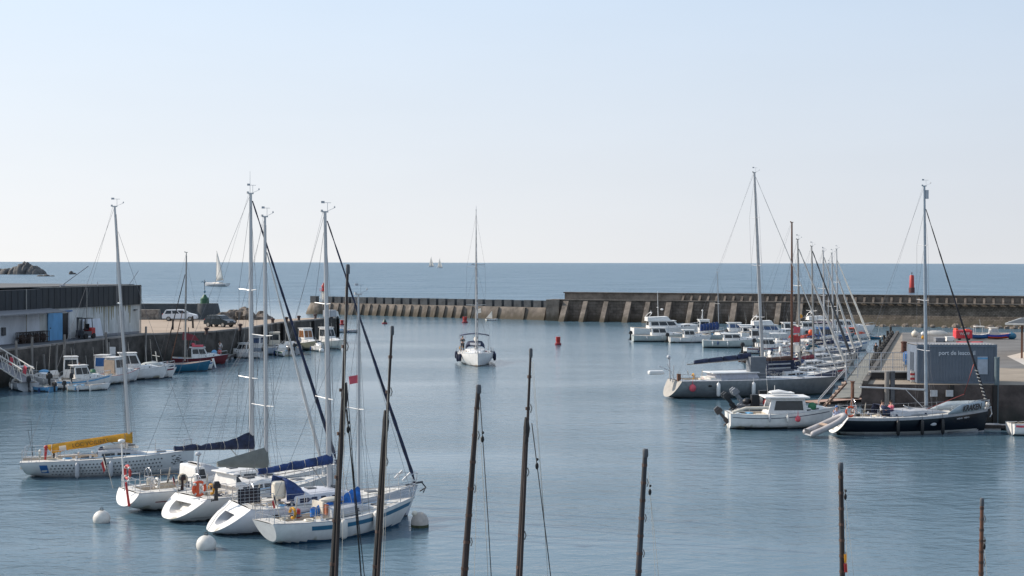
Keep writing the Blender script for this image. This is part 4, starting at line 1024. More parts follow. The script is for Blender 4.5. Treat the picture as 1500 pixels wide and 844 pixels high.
while s_ < L2:
    mb = MB(); q = []
    for h in (-.2, .2):
        p = d2 * (s_ + h); q.append([p - n2 * 1.7 + Vector((0, 0, LZ + .1)), p - n2 * 3.3 + Vector((0, 0, LZ + .1)), p - n2 * 3.3 + Vector((0, 0, LZ + 1.28))])
    mb.loft(q); mb.build('parapet_rib', bwmat2, BW2, 0); s_ += 1.62; i += 1
# rubble toe on the right
for i in range(55):
    s_ = rr.uniform(50, L2); p = Vector(A2) + d2 * s_ + n2 * rr.uniform(1.2, 3.8); p.z = rr.uniform(-.5, .25)
    rock(p, rr.uniform(.4, .8), rockm, 'weedy boulder at the foot of the high breakwater', 'boulders at the foot of the high breakwater', 300 + i)
# beacon at the tip
p = Vector(A) + d1 * 4.2 - n1 * 2.2; BC = empty('beacon', (p.x, p.y, 2.45), 0, 'small red and white beacon on the breakwater tip', 'beacon')
mb = MB()
for k in range(4):
    a = k * math.pi / 2 + .6; mb.tube((.75 * math.cos(a), .75 * math.sin(a), 0), (.45 * math.cos(a), .45 * math.sin(a), 2.6), .07)
mb.tube((0, 0, 0), (0, 0, 2.7), .22, .2, 8); mb.build('legs', whitesail, BC)
mb = MB(); mb.lathe((0, 0, 2.6), [(.8, 0), (.8, .1), (.3, .12), (.3, .8), (.42, .85), (.42, 1.15), (.2, 1.5), (.05, 1.9)], 10); mb.build('lantern', red, BC)
mb = MB(); mb.torus((0, 0, 3.1), .8, .035, 'z', 12, 4)
for k in range(6): a = k * 1.05; mb.tube((.8 * math.cos(a), .8 * math.sin(a), 2.65), (.8 * math.cos(a), .8 * math.sin(a), 3.1), .03)
mb.build('handrail', red, BC)

# ------------------------------------------------------------------ islet and far rocks
def islet(px0, px1, base_py, tops, name, seed, m=rockfar):
    from mathutils import noise as mn
    c = P((px0 + px1) / 2, base_py); mpp = c.y / F
    xa = min(t[0] - t[2] for t in tops) - 1; xb = max(t[0] + t[2] for t in tops) + 1
    nx = max(12, int((xb - xa) * 1.6)); ny = 18; dep = (xb - xa) * mpp * .3; vs = []; fs = []
    for j in range(ny + 1):
        for i in range(nx + 1):
            px = xa + (xb - xa) * i / nx; v = (j / ny - .5) * 2.6; h = -1.5
            for (tx, th, tr) in tops:
                u = (px - tx) / tr; q = 1 - u * u - v * v
                if q > 0: h = max(h, th * q ** .5 * mpp)
            x = (px - 750) * mpp; y = c.y + v * dep
            if h > 0: h *= 1 + .28 * mn.noise(Vector((x * .3 + seed, y * .3, 0))) + .16 * mn.noise(Vector((x * .9, y * .9, seed)))
            vs.append((x + mn.noise(Vector((x, y, 3.))) * .3, y, h))
    for j in range(ny):
        for i in range(nx): a_ = j * (nx + 1) + i; fs.append((a_, a_ + 1, a_ + nx + 2, a_ + nx + 1))
    mb = MB(); mb.add(vs, fs); return struct(mb.build(name, m, None, 45))
islet(0, 60, 402, [(-14, 8, 14), (2, 8, 10), (12, 9, 8), (24, 11, 8), (36, 17, 9), (41, 16, 7), (50, 12, 9), (57, 8, 7), (30, 12, 8)], 'rocky_islet_terrain', 5)
islet(55, 85, 405, [(60, 2.2, 6), (68, 3, 5), (76, 1.5, 4)], 'low_reef_terrain', 6)
islet(100, 112, 402, [(104, 5, 3.2), (108, 2.5, 4)], 'small_reef_terrain', 7)
# ------------------------------------------------------------------ moored group in the foreground
def V3(t, y=0): return Vector((t[0], y, t[1]))
def do_rig(root, hl, pl, base, top, boom=None, cov=None, fore=None, foretop=1.0, gen=None, genr=.07, r=.085, back=True, **k):
    b = pl(*base); t = pl(*top); bm_ = None
    zb = hl.sheer(min(.95, max(.05, b[0] / hl.L))); base3 = Vector((b[0], 0, zb - .05))
    # the mast line is carried down to the deck
    tv = Vector((t[0], 0, t[1]))
    fr = None
    if fore is not None:
        if fore == 'bow': fr = Vector((hl.xoff(1, hl.sheer(1)) - .12, 0, hl.sheer(1)))
        else: f_ = pl(*fore); fr = Vector((f_[0], 0, hl.sheer(1)))
    if boom: a_ = pl(*boom[0]); c_ = pl(*boom[1]); bm_ = (V3(a_), V3(c_))
    bk = Vector((hl.xoff(0, hl.sheer(0)) + .15, 0, hl.sheer(0) + .05)) if back else None
    rig(root, hl, base3, tv, r=r, boom=bm_, fore=fr, foretop=foretop, gen=gen, genr=genr, back=bk, **k)
    if cov: cover(root, bm_[0], bm_[1], cov[0], cov[1], cov[2], w=cov[3] if len(cov) > 3 else .13, pw=cov[4] if len(cov) > 4 else 1.4, below=cov[5] if len(cov) > 5 else .05, wav=cov[6] if len(cov) > 6 else .02)
    return base3, tv
G1 = 'sailboats moored side by side between the white mooring buoys'
# A: racing yacht with dotted hull
root, hl, pl = sail_boat('white racing yacht with dotted hull and yellow sail cover', (42, 697), (283, 689.5), 3.0, (.85, .95, 1.15), mat('pale_racing_hull', (.56, .57, .57), .35, var=.05), lgrey, tr=.86, bowrake=.05, sternrake=-.35, group=G1, cockpit=(.0, .42), cw=.7, trans=white,
    trunkargs=dict(t0=.42, t1=.72, w=.5, h=.42, m=lgrey, wins=2, slope=.3), railargs=dict(aft_open=True, t1=.94))
bs, tp = do_rig(root, hl, pl, (191, 655), (168, 303), boom=((67, 656), (193, 640)), fore=(284, 658), foretop=.9, r=.09, spr=(.61,), sw=1.0, gen=None)
a = Vector(V3(pl(68, 652))); b = Vector(V3(pl(194, 633)))
# open yellow cover hanging over the boom: thin cloth of two sides, lower edge sagging at the aft end
mb = MB(); rings = []
for i in range(15):
    k = i / 14; c = a.lerp(b, k); dpt = [.50, .48, .46, .44, .42, .43, .45, .47, .43, .39, .37, .38, .43, .50, .60][i]
    if i == 0: dpt = .1
    w_ = .14 + .03 * math.sin(i * 1.7)
    rings.append([c + Vector((0, -w_, -dpt)), c + Vector((0, -w_ * 1.2 - .02 * math.sin(i * 2.1), -dpt * .6)), c + Vector((0, -w_ * .8, -.12)), c, c + Vector((0, w_ * .8, -.12)), c + Vector((0, w_ * 1.2, -dpt * .6)), c + Vector((0, w_, -dpt))])
mb.loft(rings); CV = mb.build('sail_cover', yellow, root, 60)
mb = MB(); mb.box(a.lerp(b, .19) + Vector((0, -.2, -.28)), (.36, .03, .26), ry=-math.atan2(b.z - a.z, b.x - a.x)); mb.build('emblem', whitesail, CV, 0)
text_mesh('lettering', 'LOC VOILIERS', .32, mat('dark_yellow_ink', (.16, .10, .03), .7), CV, .004, 0, loc=a.lerp(b, .51) + Vector((0, -.215, -.235)), rot=(R(90), -math.atan2(b.z - a.z, b.x - a.x), 0), sx=.95)
# dots
dot = mat('dot_ink', (.06, .065, .075), .5)
mb = MB(); rn = random.Random(4)
for r_ in range(4):
    n_ = 31
    for i in range(n_):
        t = .155 + .66 * i / n_ + (r_ % 2) * .010
        zlo, zhi = .12, hl.sheer(t) - .12
        z = zlo + (zhi - zlo) * (r_ + .5) / 4; p = hl.side(t, z, -1, .012); q = hl.side(t + .01, z, -1, .012)
        d = (q - p).normalized(); e = .045
        mb.add([p + d * e * math.cos(k * math.pi / 3) * 1.1 + Vector((0, 0, e * math.sin(k * math.pi / 3))) for k in range(6)], [tuple(range(6))])
tag(mb.build('dot_pattern', dot, root, 0), kind=None)
mb = MB(); pts = []
for t in (.095, .138):
    pts.append([hl.side(t, z, -1, .012) for z in (.28, .5, .72)])
mb.loft(pts, cap=False, closed=False); mb.build('blue_patch', blue, root)
mb = MB(); rn = random.Random(8)
for i in range(26):   # scribbled emblem near the bow
    t = rn.uniform(.86, .925); z = rn.uniform(.5, .95); p = hl.side(t, z, -1, .014); p2 = hl.side(min(.97, t + rn.uniform(.006, .016)), z + rn.uniform(-.04, .04), -1, .014)
    u = Vector((0, 0, rn.uniform(.015, .03))); mb.quad(p - u, p2 - u, p2 + u, p + u)
p = hl.side(.87, .42, -1, .014); p2 = hl.side(.955, .62, -1, .014); u = Vector((0, 0, .012)); mb.quad(p - u, p2 - u, p2 + u, p + u)
mb.build('emblem', dgrey, root, 0)
fender(root, hl.L * .30, -1.56, .42, lgrey, .75, .12); fender(root, hl.L * .50, -1.58, .45, lgrey, .75, .12)
winches(root, hl, (.3, .38)); wheel(root, hl.L * .14, 1.25, .42)
mb = MB(); mb.tube((.9, -.7, .9), (.95, -.7, 1.5), .05, .09, 6); mb.sphere((.95, -.7, 1.6), .11, 8); mb.build('danbuoy', red, root)
mb = MB(); mb.path([(hl.L * .45, -.4, 1.45), (hl.L * .6, .1, 1.5), (hl.L * .66, .3, 1.35)], [.09, .16, .07], 7); mb.build('flaked_sail', whitesail, root)
mb = MB(); mb.path([(hl.L * .42, -.6, 1.15), (hl.L * .44, -.3, 1.35), (hl.L * .46, .1, 1.2)], [.1, .16, .1], 7); mb.build('rope_bag', navy, root)
mb = MB(); mb.tube((.15, .8, .95), (.05, .8, 3.0), .015, .008); mb.tube((.15, .8, .9), (-.1, .8, 2.4), .012); mb.build('whip_antenna', dgrey, root)

# B: cruising yacht, navy cover, red lifebuoy
root, hl, pl = sail_boat('long white yacht with navy sail cover and red life ring at its stern', (172, 751), (491, 717), 3.5, (.95, 1.05, 1.3), white, dgrey, tr=.68, bowrake=.45, sternrake=.55, zk=(.3, -.3, -.1), group=G1, cockpit=(.05, .33),
    trunkargs=dict(t0=.34, t1=.7, w=.62, h=.5, m=white, wins=3))
hl.stripe(root, dred, .42, .47, .1, .9)
do_rig(root, hl, pl, (369, 700), (367, 284), boom=((255, 659), (371, 656)), cov=(.2, .85, navy, .17, 3.2, .05, .05), fore=(492, 690), foretop=.975, gen=navy, genr=.085, r=.12, sw=1.15, spr=(.35, .66), antenna=True, lazy=True)
lifebuoy(root, .25, -.6, 1.9, red, .3, 'x'); mb = MB(); mb.tube((.25, -.2, 1.0), (.25, -.9, 2.0), .03); mb.tube((.1, -1, 1.55), (.6, -.1, 1.75), .03); mb.build('rail_post', white, root)
winches(root, hl); wheel(root, hl.L * .13, 1.5); sprayhood(root, hl.L * .33, hl.L * .43, 1.9, hl.sheer(.38) + .35, .65, lgrey)
p = house(root, hl.L * .30, hl.L * .36, 2.0, hl.sheer(.3) - .05, .95, rf=.2, m=white, sides=1, front=1, roofpart=False)
mb = MB(); mb.tube((.7, 1.0, .9), (.6, 1.0, 3.1), .035); mb.sphere((.6, 1.0, 3.15), .17, 10, sc=(1, 1, .55)); mb.build('radar_pole', white, root)
mb = MB(); mb.path([(.2, -.9, .4), (.05, -.9, 1.5)], [.06, .05], 6); mb.build('rudder_post', red, root)
for i in range(3):
    mb = MB(); mb.path(chaikin([(1.4 + i * .5, -1.2, 1.35), (1.9 + i * .5, -.4, 1.62), (1.6 + i * .5, .7, 1.45)]), .03, 5); mb.build('coiled_rope', rope, root)
flag(root, .1, 1.0, [navy, whitesail, red], 1.6, .8, .6)
fender(root, hl.L * .5, -1.85, .5, white)

# C: yacht with grey cover, sugar scoop stern
root, hl, pl = sail_boat('white yacht with grey sail cover and scooped stern, middle one of the moored row', (236, 767), (478, 733), 3.3, (1.05, 1.05, 1.25), mat('grey_white_hull', (.62, .6, .57), .35, var=.05), dgrey, tr=.8, bowrake=.5, sternrake=1.5, zk=(.18, -.3, -.1), group=G1, cockpit=(.12, .36), recess=.5, trans=white, transm2=offw, inset=.5,
    trunkargs=dict(t0=.36, t1=.72, w=.62, h=.48, m=white, wins=3))
hl.stripe(root, mat('pale_stripe', (.4, .38, .36), .4), .78, .83, .08, .95)
do_rig(root, hl, pl, (390, 712), (388, 318), boom=((318, 682), (392, 684)), cov=(.18, .95, greyc, .13, 1.0, .06, 0), fore=(474, 706), foretop=.87, gen=whsail2, genr=.075, r=.095, sw=1.0, spr=(.3, .56), spm=white)
lifebuoy(root, 1.0, -1.5, 1.6, orange, .3, 'y'); 
mb = MB(); mb.path([(.9, -1.45, 1.3), (.88, -1.45, 1.9)], .12, 8); mb.build('rescue_sling', orange, root)
wheel(root, hl.L * .2, 1.55); winches(root, hl, (.26, .34))
house(root, hl.L * .36, hl.L * .42, 1.9, hl.sheer(.36) + .3, .55, rf=.4, rb=.1, m=white, sides=1, front=2, roofpart=True, roof=.2, rm=white)
flag(root, 1.1, 1.1, [navy, pink], .9, .4, .4)
outboard(root, .75, -.7, 1.75, .5)
mb = MB(); mb.tube((1.3, -1.0, 1.0), (1.25, -1.0, 2.9), .03); mb.path(chaikin([(1.25, -1, 2.2), (1.25, -1.0, 2.9), (1.4, -1, 3.05)]), .04, 6); mb.sphere((1.25, -1.0, 3.05), .13, 9, sc=(1, 1, .8)); mb.build('wind_generator_pole', lgrey, root)
mb = MB(); mb.sphere((1.5, .7, 1.75), .3, 9, sc=(.7, 1, .8)); mb.build('folded_cover', mat('beige_cloth', (.4, .34, .26), .9), root)

# D: yacht with solar panel and blue sprayhood
hD = mat('pale_lilac_hull', (.55, .56, .6), .35, var=.05)
root, hl, pl = sail_boat('pale yacht with long blue sail cover, solar panel and blue sprayhood', (298, 784), (597, 756), 3.4, (1.15, 1.1, 1.35), hD, dgrey, tr=.82, bowrake=.5, sternrake=1.6, zk=(.15, -.3, -.1), group=G1, cockpit=(.12, .38), recess=.55, trans=white, transm2=lgrey, inset=.45,
    trunkargs=dict(t0=.37, t1=.74, w=.64, h=.5, m=hD, wins=2, gm=navy))
hl.stripe(root, navy, 1.0, 1.06, .12, .95); hl.stripe(root, navy, 1.12, 1.15, .12, .95)
do_rig(root, hl, pl, (483, 735), (476, 311), boom=((378, 692), (487, 676)), cov=(.14, .36, navy2, .15, 1.1, .1, .03), fore=(607, 722), foretop=.97, gen=navy, genr=.075, r=.11, sw=1.15, spr=(.35, .68), mm=alu)
SP = MB(); SP.box((1.5, -1.45, 1.75), (.95, .05, .6)); sp = SP.build('solar_panel', mat('solar_cell', (.008, .01, .02), .2), root, 0)
mb = MB()
for i in range(5): mb.box((1.5 - .38 + i * .19, -1.48, 1.75), (.012, .012, .6))
for i in range(4): mb.box((1.5, -1.48, 1.54 + i * .14), (.95, .012, .012))
mb.build('cell_grid', lgrey, sp, 0)
sprayhood(root, hl.L * .35, hl.L * .45, 2.1, hl.sheer(.4) + .2, .95, navy2); wheel(root, hl.L * .22, 1.6); winches(root, hl)
mb = MB(); mb.box((hl.L * .33, -.55, 1.75), (.55, .5, .75)); o = mb.build('cockpit_cushion', cream, root, 0); bv = o.modifiers.new('b', 'BEVEL'); bv.width = .1; bv.segments = 2
mb = MB(); mb.path([(1.1, -1.2, 1.75), (.3, -1.0, 1.0), (-.05, -.6, .25)], .012, 5); mb.build('mooring_line', ropel, root)
mb = MB(); mb.sphere(hl.side(.37, .75, -1, .02), .12, 8, sc=(1.6, .3, .6)); mb.build('hull_portlight', glass, root)
xb = hl.xoff(1, hl.sheer(1)); zb = hl.sheer(1)
mb = MB(); mb.path([(xb - .6, 0, zb + .08), (xb + .25, 0, zb + .15)], .05, 6); mb.path([(xb + .2, 0, zb + .14), (xb + .42, 0, zb - .12), (xb + .2, -.18, zb - .3)], .035, 5); mb.path([(xb + .42, 0, zb - .12), (xb + .2, .18, zb - .3)], .035, 5); mb.build('anchor', dgrey, root)
for sg in (1, -1): mb = MB(); mb.box((xb - .75, sg * .42, zb + .5), (.5, .06, .1), ry=R(-40)); mb.build('bow_cushion', white, root, 0)
outboard(root, .95, .8, 1.6, .6)
fender(root, hl.L * .52, -1.8, .6, white)

# E: small white sloop with blue stripe
root, hl, pl = sail_boat('small white sloop with teal stripe and bright blue bunched sail cover', (399, 797), (583, 770), 2.7, (.95, .88, 1.15), white, mat('boot_blue', (.02, .08, .16), .4), tr=.6, bowrake=.9, sternrake=-.45, zk=(.12, -.35, -.08), group=G1, cockpit=(.1, .38),
    trunkargs=dict(t0=.38, t1=.76, w=.62, h=.42, m=lgrey, wins=1, gm=dgrey))
hl.stripe(root, mat('teal_stripe', (.03, .14, .24), .4), .14, .32, .2, .99)
bs, tp = do_rig(root, hl, pl, (526, 748), (525, 432), boom=((455, 753), (526, 741)), cov=(.28, .9, bright, .17, 2.0, .12, .06), fore='bow', foretop=.9, gen=None, r=.062, sw=.75, spr=(.47,), spm=white)
mb = MB(); mb.box((hl.L * .37, -.25, 1.2), (.12, .5, .42)); mb.build('companionway', mat('terracotta_board', (.36, .13, .07), .6), root, 0)
mb = MB(); mb.box((hl.L * .36, .1, 1.25), (.1, .8, .5)); mb.build('washboard', cream, root, 0)
flag(root, .2, .95, [navy, whitesail, red], 1.1, -.3, .42); winches(root, hl, (.3,))
fender(root, hl.L * .40, -1.42, .5, offw, .75, .16); fender(root, hl.L * .68, -1.3, .62, offw, .85, .18)
mb = MB(); mb.sphere((hl.L * .45, .1, 1.5), .25, 9, sc=(2.2, .9, .5)); mb.build('flaked_sail', cream, root)
f = MB(); c_ = bs.lerp(tp, .615); f.quad(c_ + Vector((-.55, -.05, .1)), c_ + Vector((-.1, -.05, .14)), c_ + Vector((-.1, -.05, -.2)), c_ + Vector((-.5, -.05, -.24))); o = f.build('pennant', pink, root, 0); o.modifiers.new('s', 'SOLIDIFY').thickness = .01

# mooring buoys
def ballbuoy(px, py, r, lab, m=white, dark=True):
    p = P(px, py); root = empty('mooring_buoy', (p.x, p.y, 0), 0, lab, 'buoy', 'white mooring buoys around the moored sailboats')
    mb = MB(); mb.sphere((0, 0, r * .42), r, 20, sc=(1, 1, .96)); mb.build('float', mat('buoy_white', (.6, .58, .54), .55, var=.15, stain=(-1.55, .7, (.1, .1, .05))), root)
    mb = MB(); mb.torus((0, 0, r * 1.49), .07, .02, 'y', 10, 5); mb.tube((0, 0, r * 1.32), (0, 0, r * 1.45), .05); mb.build('ring', dgrey, root)
    mb = MB(); mb.lathe((0, 0, 0), [(r * .84, -.1), (r * .86, .02), (r * .9, .09), (r * .86, .1)], 20); mb.build('weed_band', mat('weed', (.05, .06, .03), .9, var=.5, scale=6), root)
ballbuoy(149, 765, .38, 'white ball buoy at far left beside the red ringed yacht stern')
ballbuoy(302, 804, .40, 'white ball buoy moored under the solar panel yacht stern')
p = P(615, 772); root = empty('mooring_buoy', (p.x, p.y, 0), 0, 'pale squat buoy just right of the sloop bow', 'buoy', 'white mooring buoys around the moored sailboats')
mb = MB(); mb.lathe((0, 0, 0), [(.3, -.2), (.38, -.1), (.38, .3), (.3, .5), (.15, .62), (.05, .64)], 18); mb.build('float', mat('dirty_buoy', (.42, .38, .34), .7, var=.2), root)
mb = MB(); mb.lathe((0, 0, 0), [(.384, -.12), (.388, .05), (.386, .12)], 18); mb.build('weed_band', MATS['weed'], root); mb = MB(); mb.sphere((-.22, -.1, .6), .13, 8); mb.build('pickup_float', cream, root)

# ------------------------------------------------------------------ wooden masts in the very foreground
def lugger(label, D, top, bot, w0, w1, m, yard=None, joint=None, lines=(), colm=None, flg=False):
    t = PY(top[0], top[1], D); b = PY(bot[0], bot[1], D); d = (b - t) / (t.z - b.z); foot = b + d * (b.z - .6)
    rz = R(8); s = foot - Vector((math.cos(rz), math.sin(rz), 0)) * 3.6
    root = empty('wooden_sailing_boat', (s.x, s.y, 0), rz, label, 'sailboat', 'traditional wooden boats moored below the viewpoint')
    inv = root.matrix_basis.inverted() if False else (Matrix.Translation((s.x, s.y, 0)) @ Matrix.Rotation(rz, 4, 'Z')).inverted()
    hl = Hull(6.4, 2.2, (.75, .65, .95), .5, .3, -.3, (-.1, -.4, -.2)); hl.build(root, mat('dark_hull_paint', (.03, .05, .06), .4), dred); hl.transom(root, wood); hl.deck(root, plank, (.15, .8), woodb, .75, .35); hl.rail.build('rubbing_strake', wood, root)
    L = lambda v: inv @ v
    mpp = D / F
    mb = MB()
    if joint:
        j = PY(joint[0], joint[1], D); tt = j if yard else t
        mb.path([L(foot), L(b), L(j)], [w1 * mpp / 2, w1 * mpp / 2, w1 * mpp * .42], 9)
        mb.build('mast', m, root)
        y0 = PY(yard[0], yard[1], D - .12); y1 = t; dd = y1 - y0
        y0b = y0 - dd.normalized() * max(0, (y0.z - 1.3) / dd.normalized().z)
        mb = MB(); mb.path([L(y0b), L(y0), L(y0.lerp(y1, .6)), L(y1)], [w0 * mpp * .5, w0 * mpp * .55, w0 * mpp * .5, w0 * mpp * .38], 8); mb.build('yard', woodb, root)
        mb = MB(); q = L(j); mb.path([q + Vector((.0, 0, -.35)), q + Vector((.0, -.05, -.1)), q + Vector((0, 0, .2))], [.07, .095, .05], 7); mb.tube(q + Vector((.03, -.08, .1)), q + Vector((-.04, -.08, -.5)), .035); mb.build('lashing', rope, root)
    else:
        mb.path([L(foot), L(b), L(t)], [w1 * mpp / 2, w1 * mpp / 2, w0 * mpp / 2], 9); mb.build('mast', m, root)
    for k in range(7):
        zz = L(t).lerp(L(b), .12 + k * .14); rr_ = (w0 + (w1 - w0) * (.12 + k * .14)) * mpp * .5 + .012; mb = MB(); mb.lathe(zz, [(rr_, -.04), (rr_, .04)], 9); mb.build('iron_band', mat('rusty_band', (.07, .04, .03), .7, var=.4), root)
        if k % 2:
            mb = MB(); mb.path([zz + Vector((rr_ + .01, -.02, -.12)), zz + Vector((rr_ + .05, -.02, 0)), zz + Vector((rr_ + .01, -.02, .12))], .018, 5); mb.build('cleat', alud, root)
    q = L(t); mb = MB(); mb.lathe(q + Vector((0, 0, -.22)), [(w0 * mpp * .55, 0), (w0 * mpp * .62, .05), (w0 * mpp * .62, .2), (w0 * mpp * .5, .25)], 9); mb.build('truck', dgrey, root)
    for i, ln in enumerate(lines):
        (x0, y0, x1, y1, r, blk) = ln
        p0 = PY(x0, y0, D - .25); p1 = PY(x1, y1, D - .25); d_ = (p1 - p0); p2 = p0 + d_ * ((p0.z - .7) / (p0.z - p1.z))
        mb = MB(); mb.path([L(p0), L(p0.lerp(p2, .5)) + Vector((.02, 0, -.03)), L(p2)], r, 4); mb.build('halyard', rope if r > .008 else ropel, root)
        if blk: q = L(p0 + d_ * blk); mb = MB(); mb.sphere(q, .07, 8, sc=(.7, .5, 1.4)); mb.sphere(q + Vector((.01, 0, .18)), .04, 6); mb.build('block', woodd, root)
    if flg:
        q = L(PY(1238, 812, D - .2))
        for k, (m_, dz) in enumerate(((yellow, 0), (red, -.28))):
            f = MB(); f.quad(q + Vector((-.03, 0, dz)), q + Vector((.07, .02, dz)), q + Vector((.09 if k else .05, .02, dz - .28)), q + Vector((-.01, 0, dz - .26))); o = f.build('pennant', m_, root, 0); o.modifiers.new('s', 'SOLIDIFY').thickness = .012
    return root
lugger('tall tarred wooden mast reaching the horizon, leftmost of the foreground masts', 37, (509.5, 389), (487, 844), 5, 9.5, woodd, yard=(492.5, 844), joint=(504.5, 572), lines=((506, 574, 528, 844, .014, 0), (507, 600, 533, 844, .012, .12), (508, 560, 524, 780, .01, 0), (506, 420, 500, 844, .006, 0)))
lugger('black wooden mast with a thin tip crossing the sloop bow', 38.5, (574.5, 479), (550, 844), 4.5, 10, woodd, yard=(554, 844), joint=(565, 612), lines=((567, 600, 558, 844, .007, 0), (569, 520, 562, 844, .005, 0)))
lugger('dark wooden mast with pulley, just right of the sloop group', 40, (701, 565), (680, 844), 6.5, 10.5, woodb, lines=((703, 580, 719, 844, .012, .24), (704, 640, 714, 844, .007, 0), (700, 600, 694, 844, .006, 0)))
lugger('brown wooden mast with pale joint standing in mid picture', 39, (777.5, 512), (760, 844), 4.5, 9, woodb, yard=(763, 844), joint=(771, 622), lines=((779, 620, 806, 844, .013, .28), (779, 530, 802, 844, .005, 0), (781, 530, 799, 800, .005, 0)))
lugger('slate coloured wooden mast alone on open water right of centre', 42, (945.5, 659), (935, 844), 7, 9, mat('slate_timber', (.035, .036, .042), .6, var=.4, stretch=(1, 1, .1), scale=9), lines=((949, 690, 964, 844, .006, .2), (952, 715, 959, 844, .005, 0)))
lugger('dark wooden mast with small yellow and red pennant', 43, (1231.5, 679), (1234, 844), 6.5, 8, woodb, lines=((1237, 715, 1250, 844, .005, .1), (1238, 760, 1241, 844, .008, 0)), flg=True)
lugger('reddish brown mast rightmost of the foreground masts', 44, (1438.5, 731), (1437, 844), 5, 7, wood, lines=((1441, 790, 1445, 844, .006, .2),))

# ------------------------------------------------------------------ sailboat coming in
c = P(700, 537); rz = R(-86); Lb = 11.0
root, hl, pl = sail_boat('white sailboat motoring in bow first through the harbour entrance', (0, 0), (1, 1), 4.05, (1.05, 1.15, 1.45), white, mat('boot_brown', (.12, .08, .06), .5), tr=.86, bowrake=.25, sternrake=-.3, zk=(-.25, -.45, -.35), full=2.9, cockpit=(.04, .34), L=Lb, rz=rz,
    trunkargs=dict(t0=.36, t1=.74, w=.62, h=.5, m=white, wins=2))
root.location = (c.x - math.cos(rz) * (Lb), c.y - math.sin(rz) * Lb, 0); mpp = c.y / F
def zat(py, x): return CAMZ - (py - 384.6) * ((root.location.y + math.sin(rz) * x) / F)
mx_ = 6.3; rig(root, hl, (mx_, 0, 1.3), (mx_ - .25, 0, zat(308, mx_)), r=.085, spr=(.33, .6), sw=1.25, fore=(Lb + .1, 0, 1.5), foretop=.97, gen=mat('striped_furled_sail', (.035, .05, .09), .7, var=.9, scale=3, c2=(.4, .42, .45), stretch=(1, 1, 1)), genr=.06, back=(.2, 0, 1.1), boom=((2.4, 0, 2.6), (mx_ - .1, 0, 2.4)), boommat=alu)
cover(root, (2.4, 0, 2.65), (mx_ - .15, 0, 2.5), .2, .6, whitesail, .16, 1.3)
t_ = MB(); rings = []
for i in range(5): x = .9 + i * .55; rings.append([Vector((x, y, 3.05 + .22 * (1 - (y / 1.7) ** 2) - .03 * abs(i - 2))) for y in (-1.7, -1.2, -.6, 0, .6, 1.2, 1.7)])
t_.loft(rings, cap=False, closed=False); o = t_.build('bimini', navy, root, 60); o.modifiers.new('s', 'SOLIDIFY').thickness = .04
for x in (.9, 3.1):
    for sg in (1, -1): mb = MB(); mb.tube((x, sg * 1.68, 3.02), (x * .7 + .6, sg * 1.6, 1.1), .02); mb.build('bimini_post', steel, root)
sprayhood(root, 3.8, 4.9, 2.3, 1.6, .85, navy); wheel(root, 1.7, 1.9, .5)
for y, t in ((1.9, .35), (1.55, .62)): fender(root, hl.xoff(t, 1), hl.B / 2 * hl.f(t) + .16, .8, navy, .8, .18)
for t, zz in ((.3, .8), (.62, .7), (.72, .8)): fender(root, hl.xoff(t, 1), -(hl.B / 2 * hl.f(t) + .0) - .15, zz, navy, .8, .18)
fender(root, hl.xoff(.2, 1), 2.0, .75, navy, .8, .2)
wp = root.location + Vector((math.cos(rz) * 4.5 - math.sin(rz) * (-1.45), math.sin(rz) * 4.5 + math.cos(rz) * (-1.45), 0))
person((wp.x, wp.y, 1.28), R(-80), 'person in dark clothes standing on the incoming sailboat side deck', mat('dark_jacket', (.02, .03, .035), .8), mat('dark_trousers', (.02, .022, .03), .8), 'stand', 'fwd')
hp = root.location + Vector((math.cos(rz) * 1.0, math.sin(rz) * 1.0, 0)); person((hp.x + .3, hp.y, .75), R(-90), 'person in pale jacket steering the incoming sailboat', mat('pale_jacket', (.5, .47, .45), .8), navy, 'stand', 'fwd')
f = MB(); f.quad((8.2, .45, 6.35), (8.2, -.0, 6.2), (8.15, -.05, 5.75), (8.15, .5, 5.85)); o = f.build('pennant', whitesail, root, 0); o.modifiers.new('s', 'SOLIDIFY').thickness = .012

